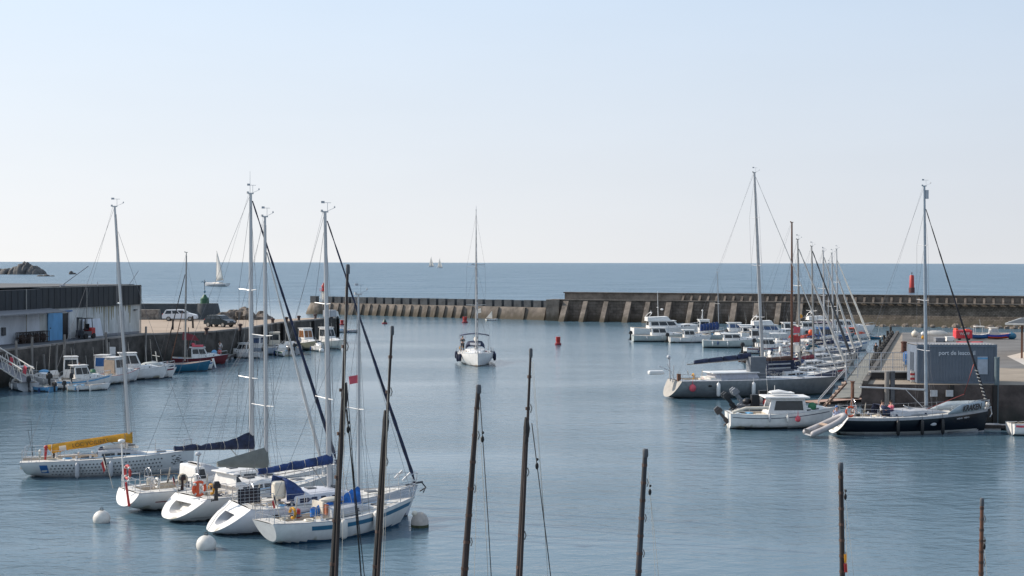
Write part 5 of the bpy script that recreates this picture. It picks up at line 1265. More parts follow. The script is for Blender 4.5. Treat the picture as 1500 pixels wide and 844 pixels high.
# ------------------------------------------------------------------ sailboats out at sea
def sea_sail(label, px, py, hpx, Lpx, lean=0, hd=0, mainw=.34, jib=True, group=None):
    c = P(px, py); mpp = c.y / F; L_ = Lpx * mpp; H = hpx * mpp; rz = R(hd); s = c - Vector((math.cos(rz), math.sin(rz), 0)) * L_ / 2
    root = empty('sailing_boat', (s.x, s.y, 0), rz, label, 'sailboat', group)
    hl = Hull(L_, L_ * .28, (L_ * .09, L_ * .085, L_ * .12), .7, L_ * .06, -.3); hl.build(root, white if group else lgrey, navy); hl.transom(root, white); hl.deck(root, offw); hl.rail.build('toe_rail', lgrey, root)
    trunk(root, hl, .3, .7, .6, L_ * .04, offw, 2)
    mx = L_ * (.5 if lean >= 0 else .55); mb = MB(); mb.tube((mx, 0, L_ * .08), (mx - L_ * .02, 0, H), L_ * .008, L_ * .005); mb.build('mast', alud, root)
    def sail(nm, p, belly, th=.03):
        mb = MB(); rings = []; n = 8
        for i in range(n + 1):
            k = i / n; lo = Vector(p[0]).lerp(Vector(p[2]), k); hi = Vector(p[1]).lerp(Vector(p[2]), k); w_ = []
            for j in range(7):
                u = j / 6; v = lo.lerp(hi, u) + Vector((-math.sin(k * math.pi) * belly * .5 * (1 - u) , math.sin(u * math.pi) * belly * (1 - k * .6), 0)); w_.append(v)
            rings.append(w_)
        mb.loft(rings, cap=False, closed=False); o = mb.build(nm, whitesail, root, 80); o.modifiers.new('s', 'SOLIDIFY').thickness = th
    sail('mainsail', ((mx - L_ * mainw, L_ * .03, L_ * .2), (mx - .05, 0, L_ * .17), (mx - L_ * .03, 0, H * .98)), L_ * .04)
    if jib: sail('headsail', ((mx - L_ * .02, -L_ * .06, L_ * .16), (L_ * .92, 0, L_ * .15), (mx + L_ * .02, 0, H * .78)), -L_ * .03)
    mb = MB(); mb.tube((mx, 0, L_ * .17), (mx - L_ * mainw, L_ * .03, L_ * .19), L_ * .008); mb.build('boom', alud, root)
sea_sail('distant sailboat under tall narrow white sail beyond the left quay', 317, 419.5, 52, 50, hd=140, mainw=.36, jib=False)
sea_sail('tiny far sailboat with white sails, left one of the distant pair', 632, 391, 15.5, 9, hd=25, mainw=.4, group='pair of distant sailboats near the horizon')
sea_sail('tiny far sailboat with white sails, right one of the distant pair', 644.5, 392.5, 14.5, 9, hd=25, mainw=.4, group='pair of distant sailboats near the horizon')
# dinghy
p = P(712, 470); root = empty('sailing_dinghy', (p.x, p.y, 0), R(20), 'tiny dinghy with a white triangular sail near the breakwater', 'dinghy')
hl = Hull(2.3, 1.1, (.35, .3, .4), .8, .1, -.05, (-.05, -.1, -.03)); hl.build(root, white); hl.transom(root, white); hl.deck(root, offw, (.1, .75), offw, .7, .2); hl.rail.build('rubbing_strake', lgrey, root)
f = MB(); f.add([(1.3, 0, .45), (.1, .3, .5), (1.2, 0, 1.9)], [(0, 1, 2)]); o = f.build('sail', whitesail, root, 0); o.modifiers.new('s', 'SOLIDIFY').thickness = .02
f = MB(); f.tube((1.33, 0, .1), (1.25, 0, 2.0), .03); f.build('mast', alud, root)
# distant ship on the horizon
p = P(700, 386.2); p = CO + (p - CO) * .45; p.z = 0; root = empty('cargo_ship', (p.x, p.y, 0), 0, 'faint grey ship on the horizon behind the central mast', 'ship')
s_ = p.y / F; mb = MB(); mb.hexa([Vector(v) * s_ for v in ((-9, -1.5, 0), (9, -1.5, 0), (9, 1.5, 0), (-9, 1.5, 0), (-10, -1.5, .9), (11, -1.5, .9), (11, 1.5, .9), (-10, 1.5, .9))]); mb.build('hull', lgrey, root, 0); mb = MB(); mb.box((-7 * s_, 0, 1.6 * s_), (2.4 * s_, 2.6 * s_, 1.5 * s_)); mb.build('superstructure', lgrey, root, 0)

# buoys
def marker(px, py, H, r, m, label, name='navigation_buoy', can=True):
    p = P(px, py); root = empty(name, (p.x, p.y, 0), 0, label, 'buoy')
    mb = MB(); mb.lathe((0, 0, 0), [(r * .9, -.4), (r * 1.25, -.1), (r * 1.25, H * .22), (r * .9, H * .28)], 14); mb.build('float', dgrey if can == 2 else dred, root)
    mb = MB()
    if can: mb.lathe((0, 0, 0), [(r * .85, H * .28), (r * .8, H * .45), (r * .9, H * .5), (r * .9, H), (r * .2, H * 1.02)], 14)
    else: mb.lathe((0, 0, 0), [(r, H * .28), (r * .5, H * .7), (.03, H)], 12)
    mb.build('topmark', m, root)
redb = mat('buoy_red', (.38, .03, .025), .5, var=.2)
marker(817.5, 505.5, 1.15, .36, redb, 'small red buoy floating alone in mid harbour')
marker(681, 473, 1.15, .45, redb, 'small dark red buoy left of the incoming sailboat mast')
marker(563.5, 474.5, 1.0, .42, mat('buoy_green', (.01, .045, .035), .5), 'small dark green conical buoy near the harbour entrance', can=False)
p = P(1335.5, 429); root = empty('channel_buoy', (p.x, p.y, 0), R(0), 'large red pillar buoy beyond the high breakwater', 'buoy')
H = 26 * p.y / F; mb = MB(); mb.lathe((0, 0, 0), [(1.15, -.5), (1.15, H * .28), (.95, H * .3)], 16); mb.build('base', mat('buoy_dark_base', (.09, .03, .03), .6), root)
mb = MB(); mb.lathe((0, 0, 0), [(.95, H * .3), (.85, H * .95), (.6, H)], 16); mb.build('pillar', redb, root); mb = MB(); mb.lathe((0, 0, H), [(.12, 0), (.12, .5), (.28, .55), (.25, 1.0), (.05, 1.1)], 8); mb.build('lantern', dgrey, root)
p = P(471, 516); root = empty('mooring_buoy', (p.x, p.y, 0), 0, 'white ball buoy below the rightmost cabin boat at the left quay', 'buoy'); mb = MB(); mb.sphere((0, 0, .2), .33, 12); mb.build('float', white, root)
mb = MB(); mb.torus((0, 0, .55), .06, .02, 'y', 8, 4); mb.build('ring', dgrey, root)
# ------------------------------------------------------------------ right quay
RZ = 3.0
fl = P(1262, 563, RZ); bl = P(1312, 487.5, RZ); bk = P(1500, 487.5, RZ)
fl = Vector((fl.x, fl.y, 0)); bl = Vector((bl.x, bl.y, 0))
YF = fl.y; YB = bl.y
qr = [(fl.x, YF), (150, YF - 6), (190, YB + 10), (bl.x, YB)]
mb = MB(); mb.loft([[(p[0], p[1], -2.5) for p in qr], [(p[0], p[1], RZ) for p in qr]]); struct(mb.build('quay_ground_right', mat('quay_wall_brown', (.075, .06, .055), .9, var=.4, scale=.9, bump=.9, bscale=2.2, stain=(.8, .7, (.02, .026, .022))), None, 0))
e_ = .12
flatpoly('quay_pavement_right', [(fl.x + e_, YF + e_), (149.8, YF - 5.8), (189.5, YB + 9.7), (bl.x + e_, YB - e_)], RZ + .004, mat('tan_pavement', (.25, .21, .165), .9, var=.15, scale=.4, bump=.3, bscale=5))
a = P(1330, 489, RZ); b = P(1330, 545, RZ)
flatpoly('quay_road_right', [(P(1322, 530, RZ).x, P(1322, 530, RZ).y), (P(1480, 540, RZ).x, P(1480, 540, RZ).y), (80, 112), (160, YB + 4), (P(1328, 489, RZ).x, YB - .6)], RZ + .008, asphalt)
# painted or paved lines along the jetty
for x0, x1 in ((1303, 1320), (1327, 1336)):
    pass
pv = [(P(x, y, RZ).x, P(x, y, RZ).y) for x, y in ((1475, 522), (1520, 545), (1560, 545), (1500, 516))]
flatpoly('pale_path', pv, RZ + .012, mat('pale_paving', (.45, .42, .39), .9))
# edge kerb with tyres along the jetty's side
dj = (bl - fl).normalized(); aj = math.atan2(dj.y, dj.x); Lj = (bl - fl).length; nj = Vector((-dj.y, dj.x, 0))
mb = MB(); c = (fl + bl) / 2; mb.box((c.x + .25, c.y, RZ + .12), (Lj, .35, .24), aj); struct(mb.build('quay_kerb_right', quaywall, None, 0))
for i in range(17):
    p = fl.lerp(bl, .25 + .042 * i) + nj * .22; mb = MB(); mb.torus((p.x, p.y, RZ - .1 + .12 * (i % 3)), .4, .14, 'x', 14, 7)
    o = mb.build('old_tyre', tyre, None); tag(o, 'old black tyre hung as fender on the stone jetty side', 'tyre', 'tyres hung along the jetty')
for i in range(5):
    p = fl.lerp(bl, .42 + .13 * i) + nj * .45; mb = MB(); mb.path([(p.x, p.y, -1.5), (p.x, p.y, RZ + .9)], .14, 7)
    tag(mb.build('mooring_pile', woodd, None), 'dark timber pile standing against the stone jetty', 'pile', 'piles along the jetty')
# rusty bollard drum and small things on the jetty
def at(px, py, z=RZ): p = P(px, py, z); return Vector((p.x, p.y, z + .01))
p = at(1324, 517); root = empty('bollard', p, 0, 'tall rusty brown bollard post on the stone jetty', 'bollard'); mb = MB(); mb.lathe((0, 0, 0), [(.34, 0), (.34, .1), (.25, .12), (.25, .9), (.3, .95), (.3, 1.05), (.12, 1.1)], 14); mb.build('post', mat('rust_brown', (.1, .045, .035), .85, var=.4), root)
p = at(1332, 537); root = empty('cable_reel', p, R(20), 'bright blue lobed bin standing behind the railing', 'bin')
mb = MB(); mb.lathe((0, 0, .15), [(.35, 0), (.48, .3), (.52, .9), (.4, 1.05)], 8); mb.box((0, 0, .9), (1.25, .3, .3), .6); mb.build('bin_body', blue, root, 0)
mb = MB(); mb.box((0, 0, .08), (.7, .7, .14)); mb.build('base', dgrey, root, 0)
for i, (px, py, s_, m_, lab) in enumerate(((1340, 494, .8, cream, 'pale round float lying on the far jetty end'), (1352, 492, .5, white, 'small white float right of the pale float'), (1352, 497, .4, yellow, 'small yellow float on the jetty'))):
    p = at(px, py); mb = MB(); mb.sphere((0, 0, s_ * .45), s_ * .5, 10); mb.tube((0, 0, s_ * .9), (0, 0, s_ * 1.15), .04); tag(mb.build('float', m_, None, loc=p), lab, 'float')
def crate(px, py, d, m_, lab, rz=0, nm='crate'):
    p = at(px, py); root = empty(nm, p, rz, lab, 'crate'); mb = MB(); x, y, z = d
    mb.box((0, 0, z * .45), (x, y, z * .8)); mb.build('box', m_, root, 0)
    for sx_ in (-1, 1): mb = MB(); mb.box((sx_ * x * .42, 0, z * .02 + .03), (.12, y, .1)); mb.build('skid', woodb, root, 0)
    mb = MB(); mb.box((0, 0, z * .9), (x * 1.05, y * 1.05, .08)); mb.build('lid', m_, root, 0)
crate(1376, 501, (1.0, .9, .45), grey, 'low grey crate on the quay behind the grey cabin'); crate(1391, 500, (.8, .7, .5), white, 'white crate on the quay right of the low grey crate')
# small upturned white boat beyond
p = at(1371, 491); mb = MB(); mb.sphere((0, 0, .2), .9, 14, sc=(1.6, .7, .4)); o = empty('upturned_dinghy', p, R(5), 'upturned white dinghy at the back of the right quay', 'dinghy'); mb.build('hull', whitesail, o); mb = MB(); mb.box((0, 0, .56), (2.0, .06, .08)); mb.build('keel', lgrey, o, 0)

# site cabin
CB = empty('site_cabin', (P(1357, 566, RZ).x, YF + .75, RZ + .008), 0, 'blue grey site cabin with white lettering on the quay edge', 'cabin')
CL = (1474 - 1357) / F * (YF + .75); CH = 2.72; CW = 2.5
cabm = mat('cabin_blue_grey', (.105, .128, .16), .55, var=.08, scale=.8)
def corr(x0, x1, y, z0, z1, step=.22, dp=.02):
    mb = MB(); n = int((x1 - x0) / step); pts = []
    for i in range(n): 
        x = x0 + i * (x1 - x0) / n; s_ = (x1 - x0) / n; pts += [(x, y), (x + s_ * .4, y), (x + s_ * .5, y + dp), (x + s_ * .9, y + dp)]
    pts.append((x1, y)); mb.loft([[Vector((a, b, z0)) for a, b in pts], [Vector((a, b, z1)) for a, b in pts]], cap=False, closed=False); return mb
corr(.12, CL - .12, .02, .12, CH - .14).build('front_wall', cabm, CB, 0)
mb = MB(); mb.box((CL / 2, CW / 2 + .05, CH / 2), (CL - .1, CW - .12, CH - .1)); mb.build('shell', cabm, CB, 0)
mb = MB()
for x in (.06, CL - .06): mb.box((x, .03, CH / 2), (.12, .12, CH)); mb.box((x, CW - .03, CH / 2), (.12, .12, CH))
mb.build('corner_post', mat('cabin_frame', (.11, .14, .18), .5), CB, 0)
mb = MB(); mb.box((CL / 2, .02, .06), (CL - .24, .1, .12)); mb.box((CL / 2, .02, CH - .07), (CL - .24, .1, .14)); mb.build('frame_beam', MATS['cabin_frame'], CB, 0)
mb = MB(); mb.box((.005, CW / 2, CH / 2), (.03, CW - .2, CH - .1)); ew = mb.build('end_wall', mat('cabin_end', (.12, .15, .2), .6), CB, 0)
mb = MB(); mb.box((-.02, CW / 2, 1.1), (.03, .9, 2.1)); mb.build('door', mat('cabin_door', (.04, .055, .08), .5), ew, 0)
mb = MB(); mb.box((CL / 2, CW / 2, CH + .02), (CL + .04, CW + .06, .05)); rf = mb.build('roof', mat('cabin_roof', (.2, .2, .21), .7), CB, 0)
mb = MB()
for i in range(24): mb.box((.25 + i * (CL - .5) / 23, .0, CH + .055), (.1, .12, .035))
mb.build('roof_clips', white, rf, 0)
mb = MB(); mb.box((CL * .82, -.01, CH * .47), (.72, .05, 1.25)); nb = mb.build('notice_board', mat('notice_paper', (.36, .40, .46), .5), CB, 0)
mb = MB(); mb.box((CL * .82, -.035, CH * .47 + .5), (.72, .02, .12)); mb.build('header', lblue, nb, 0)
tm = mat('cabin_lettering', (.55, .58, .62), .5)
text_mesh('lettering', 'port de lesconil', .42, tm, CB, .006, .006, loc=(CL * .5, -.012, CH * .79), rot=(R(90), 0, 0), sx=.98)
# striped board, low wall, railing
p = at(1332, 557.5); root = empty('striped_board', (p.x, YF + 1.3, RZ + .01), 0, 'red and white striped board barrier left of the site cabin', 'barrier')
for i in range(5): mb = MB(); mb.box((0, 0, .12 + i * .16), (.95, .05, .15)); mb.build('board', red if i % 2 else whitesail, root, 0)
for s_ in (-1, 1): mb = MB(); mb.box((s_ * .4, .06, .45), (.08, .06, .95)); mb.build('leg', lgrey, root, 0)
yb_ = P(1305, 551, RZ).y
xa = P(1272, 555, RZ).x; xb_ = P(1340, 555, RZ).x
root = empty('shaded_kerb_block', ((xa + xb_) / 2, YF + 4.2, RZ + .01), 0, 'long shade-darkened beam lying under the railing on the quay', 'kerbstone')
mb = MB(); mb.box((0, 0, .28), (xb_ - xa, .5, .46)); mb.build('kerbstone', black, root, 0); mb = MB(); mb.box((0, -.02, .56), (xb_ - xa + .1, .8, .1)); mb.build('top_plate', alud, root, 0)  # low kerb block lying in shadow; the shade is painted as black
yr = YF + 5.2; x0 = (1240 - 750) / F * yr; x1 = (1343 - 750) / F * yr
root = empty('railing', (x0, yr, RZ), 0, 'grey mesh railing left of the site cabin', 'railing'); LR = x1 - x0
zt = CAMZ - (517 - 386) / F * yr - RZ; zb_ = .45
for k in range(7): mb = MB(); mb.box((LR * k / 6, 0, (zt) / 2), (.05, .05, zt)); mb.build('post', lgrey, root, 0)
mb = MB()
for z in (zt, zt * .72, zt * .44): mb.box((LR / 2, 0, z), (LR, .045, .04))
mb.build('rail', lgrey, root, 0)
mb = MB()
for k in range(40): mb.box((LR * (k + .5) / 40, .01, zt * .6), (.018, .018, zt * .8))
mb.build('infill', alud, root, 0)
# access bridge with wooden steps at the quay corner
p = P(1234, 547, RZ)
root = empty('access_gangway', (fl.x - .3, YF + 3.2, 0), R(168), 'brown wooden access steps at the corner of the right quay', 'gangway')
for i in range(8): mb = MB(); mb.box((.2 + i * .22, 0, RZ - .2 - i * .3), (.3, 1.5, .07)); mb.build('step', plank, root, 0)
for s_ in (-1, 1):
    mb = MB(); mb.path([(.0, s_ * .78, RZ - .1), (2.0, s_ * .78, .6)], .07, 4); mb.build('stringer', wood, root, 0)
    mb = MB(); mb.path([(.0, s_ * .78, RZ + .9), (2.0, s_ * .78, 1.5)], .03, 5); mb.tube((0, s_ * .78, RZ - .1), (0, s_ * .78, RZ + .9), .03); mb.tube((2, s_ * .78, .5), (2, s_ * .78, 1.5), .03); mb.build('handrail', lgrey, root)
for i, (px, py, h, m_, lab) in enumerate(((1274, 583, 3.9, dgrey, 'thick grey pile beside the wooden steps'), (1296, 606, 3.9, pilem, 'grey pile behind the people on the black yacht'), (1455, 625, 4.9, mat('teal_pile', (.1, .14, .16), .7), 'tall grey pile at the bow of the black yacht'), (1246, 575, 3.2, wood, 'brown post at the wooden steps'))):
    p = P(px, 625 if i != 0 else 612); p = Vector((p.x, min(p.y, YF - .3), 0)); mb = MB(); mb.path([(p.x, p.y, -1.5), (p.x, p.y, h)], .17 if i != 3 else .12, 9); mb.tube((p.x, p.y, h - .02), (p.x, p.y, h + .05), .19)
    tag(mb.build('mooring_pile', m_, None), lab, 'pile')
for i, x in enumerate((3.2, 6.2, 9.4, 12, 14.5)):   # signs and fenders on the quay face
    mb = MB(); mb.box((fl.x + x + 3, YF - .12 - .0397 * (x + 3), 1.4), (.3, .22, 3.2)); tag(mb.build('fender_timber', woodd, None, 0), 'dark vertical timber on the quay face behind the black yacht', 'fender timber', 'timbers on the right quay face')
for i, px in enumerate((1367, 1390)):
    p = PY(px, 576, YF - .6); root = empty('sign_plate', (p.x, YF - .75, p.z), 0, ['pale square plate on the quay wall, left one under the cabin', 'pale square plate on the quay wall, right one under the cabin'][i], 'plate', 'pale plates on the quay wall'); mb = MB(); mb.box((0, 0, 0), (.5, .04, .45)); mb.build('plate', lgrey, root, 0); mb = MB(); mb.box((0, .22, 0), (.1, .4, .1)); mb.build('bracket', dgrey, root, 0)
# floating pontoons
def pontoon(a, b, w_, lab, m=plank, z=.5):
    a = Vector((a[0], a[1], 0)); b = Vector((b[0], b[1], 0)); d = (b - a); L_ = d.length; root = empty('pontoon', a, math.atan2(d.y, d.x), lab, 'pontoon')
    mb = MB(); mb.box((L_ / 2, 0, z - .06), (L_, w_, .1)); mb.build('deck', m, root, 0)
    mb = MB(); 
    for sg in (1, -1): mb.box((L_ / 2, sg * (w_ / 2 + .04), z - .1), (L_, .08, .22))
    mb.build('edge_beam', woodb, root, 0)
    n = max(2, int(L_ / 3.5))
    for i in range(n): mb = MB(); mb.box((L_ * (i + .5) / n, 0, .05), (1.4, w_ * .9, .7)); mb.build('float', lgrey, root, 0)
    return root
pa = P(1238, 584, .5); pb = P(1284, 517, .5)
pontoon((pa.x, pa.y), (pb.x, pb.y), 2.0, 'long plank pontoon where the sailboat bows meet the jetty', mat('grey_plank', (.2, .2, .18), .8))
pontoon((P(1190, 588, .5).x, P(1190, 588, .5).y), (P(1262, 583, .5).x, P(1262, 583, .5).y), 1.6, 'short pinkish pontoon beyond the white cabin boat', mat('pink_plank', (.36, .24, .19), .8, var=.2))
pontoon((31.4, YF - 1.3), (38, YF - 1.5), .9, 'narrow pontoon at the bow of the black yacht', lgrey, .35)
pontoon((P(318, 524, .5).x, P(318, 524, .5).y), (P(350, 513, .5).x, P(350, 513, .5).y), 1.8, 'grey floating pontoon below the person in white', mat('grey_plank', (.2, .2, .18), .8))
for i, (px, py) in enumerate(((330, 524), (345, 519), (352, 516))):
    p = P(px, py); mb = MB(); mb.torus((p.x, p.y, .35), .42, .16, 'y', 14, 7); tag(mb.build('old_tyre', tyre, None), ['big black tyre at the left on the grey floating pontoon', 'big black tyre in the middle of the grey floating pontoon', 'big black tyre at the right end of the grey floating pontoon'][i], 'tyre', 'tyres on the grey floating pontoon')
# covered shelter at the right edge
ar = R(-25); tip = Vector((43.7, 127.0, 0)) - Matrix.Rotation(ar, 3, 'Z') @ Vector((-1.1, -2.0, 0)); xs, ys = tip.x, tip.y
root = empty('shelter', (xs, ys, RZ + .012), ar, 'open fronted building with pale hip roof edge and wooden posts', 'building')
mb = MB(); mb.loft([[Vector(v) for v in ((-1.1, -2.0, 3.05), (24, -2.0, 3.05), (24, 12, 3.05), (-1.1, 12, 3.05))], [Vector(v) for v in ((-1.1, -2.0, 3.2), (24, -2.0, 3.2), (24, 12, 3.2), (-1.1, 12, 3.2))]]); mb.build('eave', mat('eave_board', (.5, .5, .48), .6), root, 0)
mb = MB(); mb.loft([[Vector(v) for v in ((-1.0, -1.9, 3.2), (24, -1.9, 3.2), (24, 11.9, 3.2), (-1.0, 11.9, 3.2))], [Vector(v) for v in ((4, 4.8, 4.6), (24, 4.8, 4.6), (24, 5.2, 4.6), (4, 5.2, 4.6))]]); mb.build('roof', mat('slate_roof', (.05, .055, .06), .6, bump=.4), root, 0)
mb = MB(); mb.box((11.7, 5.5, 1.52), (22.8, 9.5, 3.05)); wl2 = mb.build('wall', mat('timber_cladding', (.3, .22, .15), .8, var=.2, stretch=(.3, 1, 1)), root, 0)
for k in range(5): mb = MB(); mb.box((.15 + k * 1.25, .0, 1.52), (.16, .16, 3.05)); mb.build('post', wood, root, 0)
for k in range(4): mb = MB(); mb.box((1.6 + k * 2.2, .72, 1.75), (1.6, .06, 1.5)); mb.build('window', glass, wl2, 0)
mb = MB(); mb.box((1.9, .45, .75), (.9, .3, 1.2)); mb.build('poster_stand', orange, root, 0)

# kiddie-bright small craft on the quay
def quayboat(px, py, L_, hm, cm, lab, hd=0, canopy_=None, low=None):
    p = at(px, py); root = empty('small_boat', p, R(hd), lab, 'small boat', 'bright small boats parked at the back of the right quay')
    inner = Hull(L_, L_ * .42, (.55, .5, .7), .8, L_ * .1, -.05, (.05, .02, .15), True, n=10); hb = inner.build(root, hm, low or hm, bootz=.3); inner.transom(root, hm); inner.deck(root, cm, (.08, .55), cm, .75, .3); inner.rail.build('rubbing_strake', whitesail, root)
    if canopy_:
        mb = MB(); mb.box((L_ * .38, 0, 1.42), (L_ * .5, L_ * .36, .12)); o = mb.build('canopy', canopy_, root, 0); bv = o.modifiers.new('b', 'BEVEL'); bv.width = .05; bv.segments = 2
        for x in (.16, .6):
            for sg in (1, -1): mb = MB(); mb.tube((L_ * x, sg * L_ * .15, .5), (L_ * x, sg * L_ * .15, 1.4), .03); mb.build('canopy_post', lgrey, root)
    return root, inner
r1, h1 = quayboat(1423, 497, 2.2, blue, white, 'blue small boat with a flat white canopy on the quay', 0, whitesail)
mb = MB(); mb.tube((1, 0, 1.4), (.9, 0, 2.2), .02); mb.build('antenna', lgrey, r1)
r2, h2 = quayboat(1446, 497, 2.6, mat('vivid_blue', (.03, .06, .36), .4), orange, 'blue and orange small boat with a white cabin top', 0, None, orange)
house(r2, .25, 1.35, .9, .45, .8, rf=.3, rb=.05, m=whitesail, sides=2, front=1, back=1, gm=lgrey, roof=.1)
p = at(1410, 498); root = empty('kiosk', p, 0, 'small red kiosk like trailer with white lettering', 'trailer')
mb = MB(); mb.box((0, 0, .62), (1.85, 1.2, .95)); o = mb.build('body', mat('vivid_red', (.55, .04, .05), .5), root, 0); bv = o.modifiers.new('b', 'BEVEL'); bv.width = .1; bv.segments = 3
text_mesh('lettering', 'WAFF', .42, whitesail, o, .01, .01, loc=(.05, -.62, .68), rot=(R(90), 0, 0))
mb = MB(); mb.box((-.75, 0, 1.15), (.25, .9, .25)); mb.box((.5, 0, 1.12), (.5, .8, .12)); mb.build('roof_vent', orange, root, 0)
for x in (-.5, .5): mb = MB(); mb.lathe((x, -.5, .18), [(.05, -.08), (.18, -.07), (.18, .07), (.05, .08)], 10, axis='y'); mb.build('wheel', tyre, root)
for i, px in enumerate((1411, 1430)):
    p = at(px, 507); mb = MB(); mb.sphere((0, 0, .22), .75, 12, sc=(1.15, .5, .32)); mb.tube((-.7, 0, .4), (.7, 0, .42), .06); tag(mb.build('kayak', mat('vivid_red'.__str__(), (.55, .04, .05)), None, loc=p), ['short red kayak behind the cabin roof, left one', 'short red kayak behind the cabin roof, right one'][i], 'kayak', 'red kayaks behind the cabin')
p = at(1482, 497); mb = MB(); mb.sphere((0, 0, .35), .5, 10, sc=(1.1, .9, .8)); mb.tube((0, 0, .6), (0, 0, .85), .06); tag(mb.build('float', teal, None, loc=p), 'teal blue round float at the far right of the quay', 'float')

# ------------------------------------------------------------------ black-hulled yacht
root, hl, pl = sail_boat('black hulled yacht moored in front of the blue grey cabin', (1216, 636), (1441, 632), 3.3, (1.2, 1.22, 1.55), hullnavy, lgrey, tr=.78, bowrake=.4, sternrake=.75, zk=(.1, -.3, -.1), cockpit=(.08, .36), trans=white, recess=.2, transm2=white,
    trunkargs=dict(t0=.34, t1=.76, w=.66, h=.42, m=lgrey, wins=1, gm=navy, wh=.3))
hl.band(root, mat('boot_grey', (.45, .45, .43), .4), .1, .24, .0, .94)
hl.stripe(root, mat('sheer_grey', (.33, .34, .36), .4), .0, .16, .0, .99)
bs, tp = do_rig(root, hl, pl, (1357, 598), (1354, 273), boom=((1259, 567), (1354, 571)), fore=(1447, 590), foretop=.9, gen=mat('dark_striped_sail', (.02, .02, .028), .7, var=.9, scale=2, c2=(.03, .03, .04)), genr=.075, r=.115, sw=1.1, spr=(.28, .5, .74), boommat=alu, mm=mat('blue_grey_mast', (.32, .36, .4), .4, .2), spm=lgrey)
b_ = MB(); b_.box(tp + Vector((.18, 0, -.55)), (.22, .12, .6)); b_.build('radar_reflector', lgrey, root, 0)
fs = bs.lerp(tp, .9); fe = Vector((hl.L + .2, 0, 1.8)); mb = MB()
for i in range(9):
    k = .82 + i * .018; c = fs.lerp(fe, k); mb.path([c + Vector((-.09, -.09, 0)), c + Vector((.1, -.09, -.06))], .03, 4)
mb.build('sail_lashing', whitesail, root)
# bow dodger with the name, on the near side
for sg in (-1, 1):
    mb = MB(); rings = []
    for i in range(9):
        t = .70 + .265 * i / 8; sh = hl.sheer(t) + .03; p0 = hl.side(t, sh - .05, sg, .03); rings.append([Vector((p0.x, p0.y, sh)), Vector((p0.x, p0.y - sg * -.04, sh + .58 * min(1, (i + .6) / 3.2)))])
    mb.loft(rings, cap=False, closed=False); o = mb.build('name_dodger', mat('dodger_cloth', (.36, .42, .46), .7), root); o.modifiers.new('s', 'SOLIDIFY').thickness = .02
    if sg == -1: dodger = o
t0 = hl.side(.80, 1.5, -1, .06); t1 = hl.side(.95, 1.5, -1, .06); ang_ = math.atan2(t1.y - t0.y, t1.x - t0.x)
mid = hl.side(.865, 1.5, -1, .10); text_mesh('lettering', 'KRAKEN', .56, black, dodger, .004, .016, loc=(mid.x, mid.y - .05, hl.sheer(.865) + .3), rot=(R(90), R(-3), ang_), sx=.82, shear=.35)
mid = hl.side(.81, 1.15, -1, .02); mb = MB()
for i in range(11):
    if i != 5: q = hl.side(.77 + i * .0085, hl.sheer(.8) - .36 + .006 * i, -1, .014); mb.box(q, (.055, .012, .07 + .02 * (i % 3)), ang_)
mb.build('small_lettering', lgrey, root, 0)
mb = MB(); mb.sphere(hl.side(.605, .72, -1, .01), .16, 10, sc=(1.5, .2, .7)); mb.build('hull_portlight', lgrey, root)
for t in (.36, .52, .66): fender(root, hl.xoff(t, 1), -(hl.B / 2 * hl.f(t)) - .12, .55, black, .95, .12)
lifebuoy(root, .95, -1.2, 1.62, orange, .32, 'y'); winches(root, hl); wheel(root, 1.6, 1.9)
mb = MB(); mb.tube((hl.L * .46, -.3, 1.9), (hl.L * .58, 0, 1.3), .03); mb.build('spinnaker_pole', alu, root)
mb = MB(); mb.path([(hl.L * .6, -.4, 1.6), (hl.L * .86, -.2, 2.6), tuple(fs.lerp(fe, .79))], .03, 5); mb.build('jib_sheet', mat('red_rope', (.3, .07, .06), .8), root)
sprayhood(root, hl.L * .3, hl.L * .4, 2.0, hl.sheer(.35) + .1, .7, navy)
mb = MB(); xb = hl.xoff(1, 1.5); mb.path([(xb - .3, 0, 1.62), (xb + .15, 0, 1.66)], .06, 6); mb.path([(xb + .12, 0, 1.6), (xb + .2, 0, 1.2), (xb - .02, -.15, 1.0)], .04, 5); mb.build('anchor', lgrey, root)
mb = MB(); mb.sphere((xb - .1, 0, 1.85), .17, 8, sc=(1, 1, 1.3)); mb.build('furling_drum', alud, root)
KL = Vector(root.location); kr = root.rotation_euler.z
def onk(x, y, z): return KL + Vector((math.cos(kr) * x - math.sin(kr) * y, math.sin(kr) * x + math.cos(kr) * y, z))
whcl = mat('white_cotton', (.7, .68, .66), .85); pkcl = mat('pink_cotton', (.55, .12, .17), .85); blkcl = mat('black_cloth', (.015, .015, .018), .85)
xk = pl(1288, 590)[0]; person(onk(xk, -.5, 1.35), kr + R(-60), 'person in white top sitting on the black yacht, left of the pair', whcl, blkcl, 'sit', 'fwd')
xk = pl(1301, 590)[0]; person(onk(xk, -.5, 1.35), kr + R(200), 'person in pink top and black shorts sitting on the black yacht', pkcl, blkcl, 'sit', 'fwd', shorts=True)
